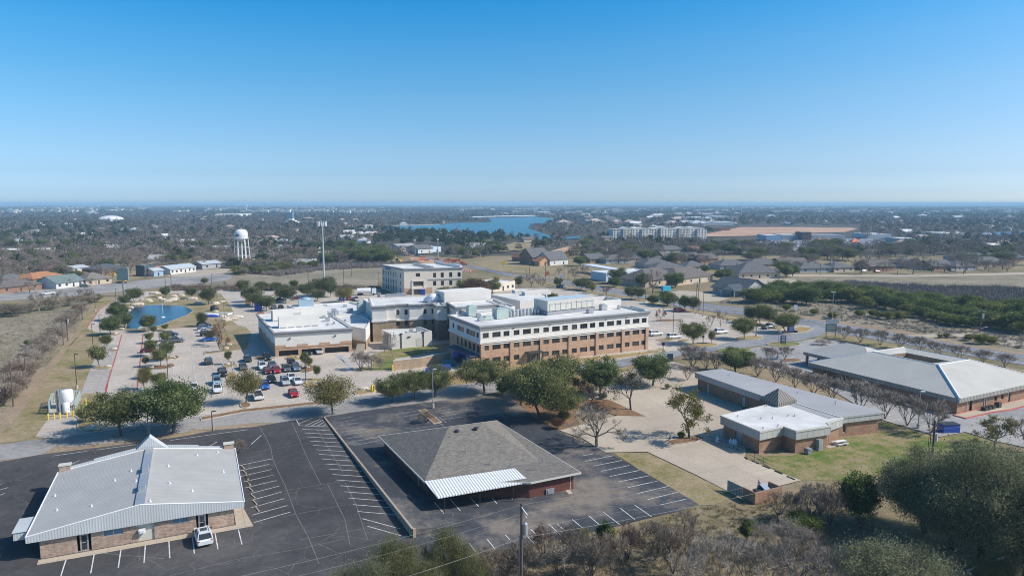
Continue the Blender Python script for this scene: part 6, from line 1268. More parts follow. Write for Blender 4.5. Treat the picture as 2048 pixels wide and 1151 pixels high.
g = G(115.5, 829); r = root('vaporiser', 'bundle of tall grey vaporiser columns beside the white gas tanks', 'vaporiser', g)
for k in range(4): mb = MB(); p = (g[0] + (k % 2) * .55, g[1] + (k // 2) * .55); mb.tube(p + (.2,), p + (5.2,), .1, n=8); [mb.box((p[0], p[1], .5), (.36 if s else .05, .05 if s else .36, 4.5)) for s in (0, 1)]; mb.build('column', [GREY], r)
r = root('compound_fence', 'pale green slatted fence round the white gas tanks', 'fence', G(126, 832))
C4 = [G(97, 829), G(150, 822), G(162, 798), G(104, 806)]
for a_, b_ in ((C4[0], C4[3]), (C4[3], C4[2]), (C4[2], C4[1])):
    mb = MB(); L_ = math.dist(a_, b_); N = int(L_ / .3); rz_ = math.atan2(b_[1] - a_[1], b_[0] - a_[0])
    for k in range(N): mb.box(lerp(a_, b_, (k + .5) / N) + (.1,), (.12, .04, 2.1), rz_)
    for z_ in (.4, 1.9): mb.box(lerp(a_, b_, .5) + (z_,), (L_, .06, .08), rz_)
    mb.build('panel', [M('pale_green_metal', (.42, .50, .48), .5, .05) if 'pale_green_metal' not in MATS else MATS['pale_green_metal']], r)
mb = MB(); mb.poly([G(95, 833), G(152, 826), G(164, 798), G(103, 806)], .1); struct('compound_slab', mb, CURB)
sheet('tank_apron', [(92, 844), (100, 834), (150, 829), (158, 836), (153, 850), (158, 862), (120, 872), (75, 872)], .09, CONC)
for k, (x, y) in enumerate(((96.5, 839), (108.5, 838), (120, 836.5), (134, 834.5), (147, 833))): g = G(x, y); mb = MB(); mb.tube(g + (0,), g + (1.15,), .16, .16, 10); mb.lathe(g + (1.15,), ((.16, 0), (.1, .08), (0, .1)), 10); tag(mb.build('bollard', [PY]), 'yellow bollard in the row in front of the gas tanks', 'bollard', 'yellow bollards at the gas tanks')
for (x, y), lab in (((172, 812), 'yellow bollard alone on the lawn right of the gas tanks'), ((785, 742), 'yellow post at the end of the stone wall'), ((744, 782), 'left yellow post on the small island by the street'), ((748, 784), 'right yellow post on the small island by the street')): g = G(x, y); mb = MB(); mb.tube(g + (0,), g + (1.5,), .2, .2, 10); mb.lathe(g + (1.5,), ((.2, 0), (.1, .1), (0, .12)), 10); tag(mb.build('bollard', [PY]), lab, 'bollard')
# signs
def sign(px, w, h, leg, m, name, label, two=False, th=.25, rz=0.0):
    g = G(*px); r = root(name, label, 'sign', g); ca, sa = math.cos(rz), math.sin(rz)
    for s in ((-1, 1) if two else (0,)): mb = MB(); mb.box((g[0] + s * w * .42 * ca, g[1] + s * w * .42 * sa, 0), (.2, .2, leg + (h if two else .1)), rz); mb.build('post', [GREY], r)
    mb = MB(); mb.box(g + (leg,), (w, th, h), rz); p = mb.build('panel', [m], r); return r, p, g
SB = M('sign_navy', (.03, .06, .12), .5, 0); SG = M('sign_green', (.10, .19, .17), .5, .1)
r, p, g = sign((1581, 665), 2.0, 3.2, .3, BLUE, 'entrance_sign', 'bright blue pylon sign at the hospital entrance from the highway', th=.8)
mb = MB(); mb.box((g[0], g[1] - .43, 2.7), (1.4, .04, .5)); [mb.box((g[0], g[1] - .43, 1.0 + .5 * k), (1.3, .04, .16)) for k in range(3)]; mb.build('lettering', [WHITE], p)
r, p, g = sign((1566, 688), 1.6, 2.2, .4, SB, 'direction_sign', 'dark navy sign on the oval green island in the drive', th=.4); mb = MB(); [mb.box((g[0], g[1] - .22, .8 + .45 * k), (1.1, .03, .14)) for k in range(4)]; mb.build('lettering', [WHITE], p)
r, p, g = sign((1661, 676), 3.4, 2.4, 2.2, SG, 'roadside_sign', 'green roadside sign on two posts beside the pale metal-roofed building', True); mb = MB(); [mb.box((g[0], g[1] - .15, 2.6 + .55 * k), (2.6, .03, .2)) for k in range(3)]; mb.build('lettering', [CREAM], p); mb = MB(); mb.box((g[0] + .3, g[1], 4.8), (4.0, .3, 1.2)); mb.build('upper_panel', [GALV], r)
r, p, g = sign((1340, 724), 1.5, 2.0, .3, SB, 'direction_sign', 'dark sign at the bend of the drive beside the round green tree', th=.4)
sign((1591, 624), 1.6, 1.6, 1.2, WHITE, 'notice_board', 'white notice board in the scrub across the highway', True); sign((517, 622), 2.6, 3.0, .4, BLUE, 'direction_sign', 'blue sign box beside the white suv behind the west wing', th=1.2); sign((846, 590), 2.2, 2.6, .2, BLUE, 'direction_sign', 'blue sign at the entrance of the office building', th=.4)
r, p, g = sign((248.5, 592), 5.2, 5.6, 7.2, M('sign_grey_green', (.17, .24, .24), .6, .1), 'pylon_sign', 'grey-green pylon sign on a single post by the left highway', th=1.0); mb = MB(); mb.tube(g + (0,), g + (7.4,), .55, n=10); mb.build('post', [GREY], r)
sign((1122, 558), 2.4, 2.2, .4, WHITE, 'shop_sign', 'small white sign by the bank entrance', th=.4); sign((1226, 568), 5.0, 3.2, .3, BLUEL, 'shop_sign', 'pale blue sign in front of the bank wall', th=.5); sign((1095, 556), 2.2, 2.2, 1.6, ORNG, 'road_sign', 'orange roadworks sign on the highway edge', True, .15); sign((1326, 706), .8, .9, 2.2, BLACK, 'road_sign', 'small dark road sign at the sidewalk tip of the hospital', th=.1); sign((1406, 687), .7, .8, 1.8, BLACK, 'road_sign', 'small dark road sign on the mulch island under the live oak', th=.1); sign((1305, 602), 3.4, 1.6, .4, WHITE, 'entrance_sign', 'low white sign in the hedge at the corner of the east car park', th=.5); sign((1007, 534), 2.0, 2.0, 2.0, PY, 'road_sign', 'yellow road sign beside the highway meadow', th=.15)
# pond: fountain, rocks, clutter
g = G(326, 635); mb = MB()
random.seed(3)
for k in range(60):
    t_ = random.uniform(0, 6.28); s = random.uniform(.1, .5); mb.tube((g[0], g[1], .3), (g[0] + math.cos(t_) * s * .5, g[1] + math.sin(t_) * s * .5, random.uniform(2.5, 6.0)), .035, .015, 4)
FW = M('fountain_spray', (.55, .68, .80), .4, 0); r = root('fountain', 'thin white fountain jet in the blue pond', 'fountain', g); mb.build('spray', [FW], r); mb = MB(); mb.lathe(g + (.27,), ((.8, 0), (.7, .15), (0, .2)), 12); mb.build('float', [WHITE], r)
def rock(rng, px, s, label, group):
    g = G(*px); n = 9; mb = MB(); V = []; ph = [rng.uniform(.7, 1.2) for _ in range(n * 3)]
    for k, (rr, zz) in enumerate(((1, 0), (.92, .5), (.55, .8))):
        for i in range(n): a_ = 6.2832 * i / n; V.append((g[0] + s * rr * 1.3 * ph[k * n + i] * math.cos(a_), g[1] + s * rr * .8 * ph[k * n + i] * math.sin(a_), .22 + s * zz * .7))
    Fs = [(k * n + i, k * n + (i + 1) % n, (k + 1) * n + (i + 1) % n, (k + 1) * n + i) for k in range(2) for i in range(n)] + [tuple(range(2 * n, 3 * n))]
    mb.add(V, Fs); tag(mb.build('boulder', [ROCK]), label, 'boulder', group)
rng = random.Random(2)
for x, y, s in [(262, 616, .9), (270, 611, 1.4), (278, 610, 1.6), (257, 622, .8), (287, 602, 1.5), (295, 602, 1.6), (300, 604, 1.2), (318, 597, 1.2), (325, 601, 1.3), (336, 604, 1.6), (345, 601, 1.8), (352, 599, 1.3), (347, 594, 1.5), (362, 592, 1.4), (385, 600, 2.0), (398, 607, 1.6), (375, 600, 1.0), (430, 608, 1.6), (445, 605, 1.3), (285, 659, 1.6), (243, 659, .8), (310, 660, 1.0), (452, 642, 1.5), (455, 638, 1.2), (466, 640, 1.4), (445, 634, 1.2), (308, 588, 1.6), (314, 587, 1.3), (432, 624, 1.0)]: rock(rng, (x, y), s, 'pale limestone boulder on the bank of the blue pond', 'boulders round the pond')
for x, y, s in [(458, 691, .9), (453, 698, .7), (228, 699, .7), (217, 734, .7), (345, 716, .7), (300, 735, .9), (596, 716, .7), (613, 736, .7), (635, 767, .9), (186, 859, 1.2), (728, 780, 1.0), (457, 729, .7), (607, 734, .6), (231, 668, .7)]: rock(rng, (x, y), s, 'pale boulder on a kerbed island of the car park', 'boulders on the islands')
for (x, y), m_, sz, lab in [((417, 632), WHITE, (8, 2.0, 1.0), 'white upturned boat hull on the pond lawn'), ((424, 634.5), BLUE, (5.5, 1.5, .8), 'blue upturned boat in front of the white hull'), ((429, 622), DARK, (3.5, 2.6, 2.2), 'dark covered stack on the pond lawn'), ((447, 628), WHITE, (7, .9, .5), 'long white beam lying right of the dark stack'), ((460, 629), WHITE, (1.0, 5, .5), 'white beam lying across the kerb end'), ((470, 636), ROCK, (6.5, 3.2, 1.0), 'heap of pale rubble beside the drive at the lawn corner')]:
    g = G(x, y); mb = MB(); n = 12; V = []
    for rr, zz in ((1, 0), (.96, .55), (.75, .9), (.35, 1.0)): V += [(g[0] + sz[0] / 2 * rr * math.cos(6.2832 * i / n), g[1] + sz[1] / 2 * rr * math.sin(6.2832 * i / n), .22 + sz[2] * zz) for i in range(n)]
    mb.add(V, [(k * n + i, k * n + (i + 1) % n, (k + 1) * n + (i + 1) % n, (k + 1) * n + i) for k in range(3) for i in range(n)] + [tuple(range(3 * n, 4 * n))]); tag(mb.build('boat' if 'boat' in lab else 'beam' if 'beam' in lab else 'rubble_heap' if 'rubble' in lab else 'covered_stack', [m_]), lab, 'boat' if 'boat' in lab else 'debris')
# ================= TREES =================
def fastmesh(name, V, k, col, mat, extra=None):
    """V: (N*k,3) vertices, every k of them one face; col: (N*k,3)"""
    me = bpy.data.meshes.new(name); nv = len(V); nf = nv // k
    me.vertices.add(nv); me.vertices.foreach_set('co', V.astype(np.float32).ravel())
    me.loops.add(nv); me.loops.foreach_set('vertex_index', np.arange(nv, dtype=np.int32))
    me.polygons.add(nf); me.polygons.foreach_set('loop_start', np.arange(0, nv, k, dtype=np.int32))
    me.update(calc_edges=True)
    a = me.color_attributes.new('Col', 'FLOAT_COLOR', 'POINT'); c = np.ones((nv, 4), np.float32); c[:, :3] = col; a.data.foreach_set('color', c.ravel())
    me.materials.append(mat); me.validate(); return me
def unit(v): return v / np.maximum(np.linalg.norm(v, axis=-1, keepdims=True), 1e-9)
def skeleton(rng, H, W, n0=4, lv=5, trunk=.22, r0=.2, spread=.75, stems=1, up=.18, ratio=.74):
    segs = []
    def grow(p, d, L, r, l):
        q_ = p + d * L * .5; d2 = unit(d + rng.normal(0, .14, 3)); e = q_ + d2 * L * .5
        segs.append((p, q_, r, r * .85)); segs.append((q_, e, r * .85, r * .7))
        if l == 0: return
        for i in range(2 if rng.random() < .45 else 3):
            grow(e if i < 2 else q_, unit(d2 + rng.normal(0, spread * .62, 3) + np.array([0, 0, up])), L * rng.uniform(ratio - .1, ratio + .1), r * rng.uniform(.5, .66), l - 1)
    for s in range(stems):
        b = np.array([0, 0, 0.0]); a0 = 6.283 * s / stems + rng.uniform(-.4, .4); lean = 0 if stems == 1 else .45
        t = np.array([math.cos(a0) * lean * H * trunk, math.sin(a0) * lean * H * trunk, H * trunk]) + (rng.normal(0, .04 * H, 3) * [1, 1, 0] if stems == 1 else 0)
        rr = r0 / math.sqrt(stems); segs.append((b, t, rr, rr * .8))
        for i in range(n0):
            a = 6.283 * i / n0 + rng.uniform(-.5, .5); el = rng.uniform(.35, 1.15)
            dd = np.array([math.cos(a) * math.cos(el), math.sin(a) * math.cos(el), math.sin(el)])
            if stems > 1: dd = unit(dd * .5 + unit(t) * .9)
            grow(t, dd, H * .26, rr * .62, lv - 1)
    P = np.array([(s[0], s[1]) for s in segs]); Rr = np.array([(s[2], s[3]) for s in segs])
    ext = np.abs(P[..., :2]).max(); P[..., 2] *= H / P[..., 2].max(); tw = np.clip(P[..., 2] / (H * trunk), 0, 1)[..., None]
    P[..., :2] *= (1 - tw) + tw * (W / 2 / ext); P[..., 2] = np.maximum(P[..., 2], 0)
    return P, Rr
def branch_mesh(name, rng, P, Rr, twigs=5, tl=.5, tr=.016, col=(.15, .12, .10), tcol=(.22, .185, .165), rmin=.0, sway=.8):
    keep = Rr[:, 0] > rmin; A, B, ra, rb = P[keep, 0], P[keep, 1], np.maximum(Rr[keep, 0], tr), np.maximum(Rr[keep, 1], tr * .8)
    d = unit(B - A); u = unit(np.cross(d, rng.normal(0, 1, d.shape))); w = np.cross(d, u); out = []; n = 3
    ring = [(math.cos(6.283 * i / n), math.sin(6.283 * i / n)) for i in range(n)]
    for i in range(n):
        (c0, s0), (c1, s1) = ring[i], ring[(i + 1) % n]
        o0, o1 = u * c0 + w * s0, u * c1 + w * s1
        out.append(np.stack([A + o0 * ra[:, None], A + o1 * ra[:, None], B + o1 * rb[:, None], B + o0 * rb[:, None]], 1))
    Q = np.concatenate(out); C1 = np.repeat((np.array(col) * rng.uniform(.8, 1.2, (len(Q), 1)))[:, None], 4, 1)
    thin = np.where(Rr[:, 1] <= np.quantile(Rr[:, 1], .55))[0]
    if twigs:
        idx = np.repeat(thin, twigs); t = rng.random((len(idx), 1)); S = P[idx, 0] * (1 - t) + P[idx, 1] * t
        dd = unit(P[idx, 1] - P[idx, 0]) + rng.normal(0, sway, (len(idx), 3)) + np.array([0, 0, .25]); E = S + unit(dd) * tl * rng.uniform(.5, 1.3, (len(idx), 1))
        sd = unit(np.cross(E - S, rng.normal(0, 1, S.shape))) * tr; Tq = np.stack([S - sd, S + sd, E + sd * .5, E - sd * .5], 1)
        C2 = np.repeat((np.array(tcol) * rng.uniform(.7, 1.3, (len(Tq), 1)))[:, None], 4, 1); Q = np.concatenate([Q, Tq]); C1 = np.concatenate([C1, C2])
    return fastmesh(name, Q.reshape(-1, 3), 4, C1.reshape(-1, 3), BARK)
def leaf_quads(rng, cen, sig, per, size, cols, flat=.85):
    n = len(cen) * per; c = np.repeat(cen, per, 0); p = c + rng.normal(0, 1, (n, 3)) * np.repeat(sig, per)[:, None] * np.array([1, 1, flat])
    a = unit(rng.normal(0, 1, (n, 3))); b = unit(np.cross(a, rng.normal(0, 1, (n, 3)))); s = size * rng.uniform(.6, 1.4, (n, 1))
    Q = np.stack([p - a * s - b * s * .5, p + a * s * .2 - b * s * .7, p + a * s + b * s * .4, p - a * s * .2 + b * s * .7], 1)
    cl = np.repeat(cols, per, 0) * rng.uniform(.7, 1.35, (n, 1)); return Q, np.repeat(cl[:, None], 4, 1)
def crown_points(rng, n, H, W, z0, lumps=7, shell=.45):
    d = unit(rng.normal(0, 1, (n, 3))); bd = unit(rng.normal(0, 1, (lumps, 3))); bd[:, 2] = np.abs(bd[:, 2]) * .6
    k = np.max(np.clip(d @ unit(bd).T, 0, 1) ** 5, 1); rad = (.62 + .40 * k) * rng.random(n) ** shell
    hz = (H - z0) / 2; return np.stack([d[:, 0] * rad * W / 2, d[:, 1] * rad * W / 2, z0 + hz + d[:, 2] * rad * hz], 1)
def two_part(name, label, cat, trunk_me, crown_me, tn='trunk', cn='crown'):
    r_ = root(name, label, cat)
    for m_, n_ in ((trunk_me, tn), (crown_me, cn)):
        if m_ is not None: o = bpy.data.objects.new(n_, m_); C.objects.link(o); o.parent = r_
    return r_
def leafy(seed, H, W, z0, ncl, per, size, colA, colB, sig=.085, n0=4, lv=3, r0=.22, trunk=.25, stems=1, spread=.8, bark=(.12, .10, .085), bare=0, lumps=7, shell=.45, flat=.85):
    rng = np.random.default_rng(seed); P, Rr = skeleton(rng, H * .86, W * .8, n0, lv, trunk, r0, spread, stems)
    tm = branch_mesh('trunk', rng, P, Rr, bare, .6, .015, bark)
    cen = crown_points(rng, ncl, H, W, z0, lumps, shell); t = rng.random((ncl, 1)) ** 1.3; cols = np.array(colA) * (1 - t) + np.array(colB) * t
    Q, cl = leaf_quads(rng, cen, W * sig * rng.uniform(.6, 1.3, ncl), per, size, cols, flat)
    return tm, fastmesh('crown', Q.reshape(-1, 3), 4, cl.reshape(-1, 3), LEAF)
def bare(seed, H, W, n0=4, lv=5, twigs=4, tl=.55, tr=.018, r0=.2, stems=1, trunk=.24, spread=.8, col=(.15, .12, .105), tcol=(.25, .20, .16), up=.15, haze=0, split=True):
    rng = np.random.default_rng(seed); P, Rr = skeleton(rng, H, W, n0, lv, trunk, r0, spread, stems, up)
    cut = np.quantile(Rr[:, 0], .75); big = Rr[:, 0] >= cut
    return branch_mesh('trunk', rng, P[big], Rr[big], 0, 1, tr, col), branch_mesh('crown', rng, P[~big], Rr[~big], twigs, tl, tr, tuple(c * 1.15 for c in col), tcol)
OAKC = ((.075, .095, .032), (.30, .30, .115)); OAKY = ((.13, .12, .04), (.38, .32, .13)); GREENC = ((.07, .105, .036), (.27, .30, .115)); CED = ((.055, .09, .024), (.24, .28, .08)); CEDY = ((.12, .14, .035), (.32, .30, .09)); GREYG = ((.11, .12, .06), (.36, .36, .21))
LIB = {}
LIB['oak'] = [leafy(s, 8, 9.0, 1.3, 118, 160, .11, *OAKC, lumps=13, sig=.062, bark=(.10, .08, .065)) for s in (1, 2, 3)]
LIB['dense'] = [leafy(s, 8, 8.2, .9, 175, 150, .115, *GREENC, lumps=11, sig=.062) for s in (4, 5)]
LIB['yellow'] = [leafy(s, 8, 8.5, 1.6, 120, 110, .11, *OAKY, lumps=14, bare=3) for s in (6, 7)]
LIB['lotoak'] = [leafy(s, 5, 4.2, 1.5, 80, 75, .11, *OAKC, r0=.1, trunk=.3, lumps=7) for s in (8, 9, 10, 11)]
LIB['darkoak'] = [leafy(s, 6, 6.6, 1.2, 100, 110, .12, (.06, .078, .03), (.25, .26, .11), r0=.14, trunk=.28, lumps=9) for s in (12, 13, 14)]
LIB['cedar'] = [leafy(s, 6, 6.2, .3, 150, 95, .13, *CED, r0=.15, lumps=10, sig=.08) for s in (15, 16, 17)]
LIB['cedary'] = [leafy(s, 4, 4.6, .2, 90, 80, .12, *CEDY, r0=.1, lumps=8) for s in (18, 19)]
LIB['tallcedar'] = [leafy(20, 8, 4.2, .5, 130, 95, .13, *CED, r0=.14, lumps=8)]
LIB['greyoak'] = [leafy(s, 11, 14, .7, 330, 380, .07, *GREYG, r0=.42, lv=4, lumps=6, sig=.055, bark=(.055, .045, .04), trunk=.3, bare=1, shell=.38) for s in (21, 22)]
LIB['greyshrub'] = [leafy(s, 5, 7, .3, 160, 330, .046, *GREYG, r0=.14, stems=3, lumps=12, sig=.075, trunk=.3, bare=4) for s in (23, 24)]
LIB['greenshrub'] = [leafy(s, 5, 7, .3, 150, 320, .046, (.085, .10, .035), (.29, .28, .12), r0=.14, stems=3, lumps=12, sig=.075, trunk=.3, bare=4) for s in (25, 26)]
LIB['bare'] = [bare(s, 8, 9.5, 5, 6, 3, r0=.26, tr=.02, col=(.19, .155, .125), tcol=(.27, .225, .185)) for s in (31, 32, 33)]
LIB['wispy'] = [bare(s, 7, 6.5, 4, 5, 4, r0=.13, tr=.018, spread=.7) for s in (34, 35)]
LIB['vase'] = [bare(s, 5, 5.6, 2, 5, 4, r0=.2, stems=5, trunk=.22, spread=.5, up=.25, col=(.25, .21, .175), tcol=(.34, .28, .23), tr=.019) for s in (36, 37, 38)]
LIB['thicket'] = [bare(s, 4, 6.0, 2, 5, 5, r0=.2, stems=st, trunk=.15, spread=sp, tr=.014, col=c1, tcol=c2) for s, st, sp, c1, c2 in ((39, 5, .8, (.11, .09, .075), (.27, .22, .17)), (40, 4, .7, (.13, .10, .08), (.27, .21, .155)), (41, 6, .9, (.10, .085, .07), (.23, .19, .15)), (42, 3, .75, (.14, .12, .10), (.30, .26, .21)), (50, 5, .7, (.12, .085, .065), (.23, .165, .125)))]
LIB['pale_thicket'] = [bare(s, 4, 5.5, 2, 5, 4, r0=.12, stems=4, trunk=.2, spread=.75, tr=.013, col=(.20, .17, .14), tcol=(.36, .31, .255)) for s in (43, 44)]
LIB['reddish'] = [bare(s, 5, 5, 4, 5, 5, r0=.12, tcol=(.27, .14, .095), tr=.02) for s in (45,)]
LIB['brownoak'] = [leafy(46, 7, 9, 1.2, 100, 90, .15, (.11, .055, .03), (.22, .12, .07), lumps=8)]
def semi(seed, ca, cb, ncl, H=8, W=8, per=70):
    rng = np.random.default_rng(seed); P, Rr = skeleton(rng, H, W, 4, 5, .28, .2, .8); tm = branch_mesh('trunk', rng, P, Rr, 3, .5, .017)
    ends = P[Rr[:, 1] < np.quantile(Rr[:, 1], .5)][:, 1]; cen = ends[rng.choice(len(ends), ncl)]; t = rng.random((ncl, 1)); Q, cl = leaf_quads(rng, cen, np.full(ncl, .38), per, .12, np.array(ca) * (1 - t) + np.array(cb) * t)
    return tm, fastmesh('crown', Q.reshape(-1, 3), 4, cl.reshape(-1, 3), LEAF)
LIB['mistletoe'] = [semi(47, (.06, .075, .02), (.20, .18, .03), 55), semi(48, (.12, .12, .02), (.26, .22, .04), 40)]
LIB['sparse'] = [semi(49, (.09, .09, .05), (.17, .155, .09), 60, per=26)]
PROTOT = {}; rT_ = random.Random(7)
NAMES = dict(oak='live_oak', dense='live_oak', yellow='oak_tree', lotoak='young_oak', darkoak='live_oak', cedar='cedar_tree', cedary='cedar_bush', tallcedar='cedar_tree', greyoak='live_oak', greyshrub='evergreen_shrub', greenshrub='evergreen_shrub', bare='bare_tree', wispy='bare_tree', vase='crepe_myrtle', thicket='bare_shrub', pale_thicket='bare_shrub', reddish='bare_tree', brownoak='brown_leaf_tree', mistletoe='mistletoe_tree', sparse='bare_tree')
CATS = dict(cedary='bush', greyshrub='shrub', greenshrub='shrub', thicket='shrub', pale_thicket='shrub')
EXTENT = {}
for k_, L_ in LIB.items():
    for i_, (t_, c_) in enumerate(L_):
        co = np.empty(len(c_.vertices) * 3, np.float32); c_.vertices.foreach_get('co', co); co = co.reshape(-1, 3)
        EXTENT[k_, i_] = (float(np.quantile(np.abs(co[:, :2]), .985)), float(np.quantile(co[:, 2], .995)))
def tree_at(kind, g, H, W, label, group=None, var=None, rz=None, z=0.0):
    var = rT_.randrange(len(LIB[kind])) if var is None else var % len(LIB[kind])
    rz = rT_.uniform(0, 6.28) if rz is None else rz; ex, ez = EXTENT[kind, var]
    tm, cm = LIB[kind][var]; o = two_part(NAMES[kind], label, CATS.get(kind, 'tree'), tm, cm)
    if 'shrub' in NAMES[kind] or 'bush' in NAMES[kind]:
        for ch in o.children:
            if ch.name.startswith('trunk'): ch.name = 'stems'
            else: ch.name = 'foliage' if kind not in ('thicket', 'pale_thicket') else 'twigs'
    s = W / 2 / ex; o.location = (g[0], g[1], z); o.scale = (s, s, H / ez); o.rotation_euler = (0, 0, rz)
    if group: o['group'] = group
    return o
def tree(kind, bx, by, ty, w, label, group=None, var=None, z=.1):
    g = G(bx, by); dep = g[1] * CP + CAMH * SP
    return tree_at(kind, g, zt(bx, by, ty), w * dep / F, label, group, var, z=z)
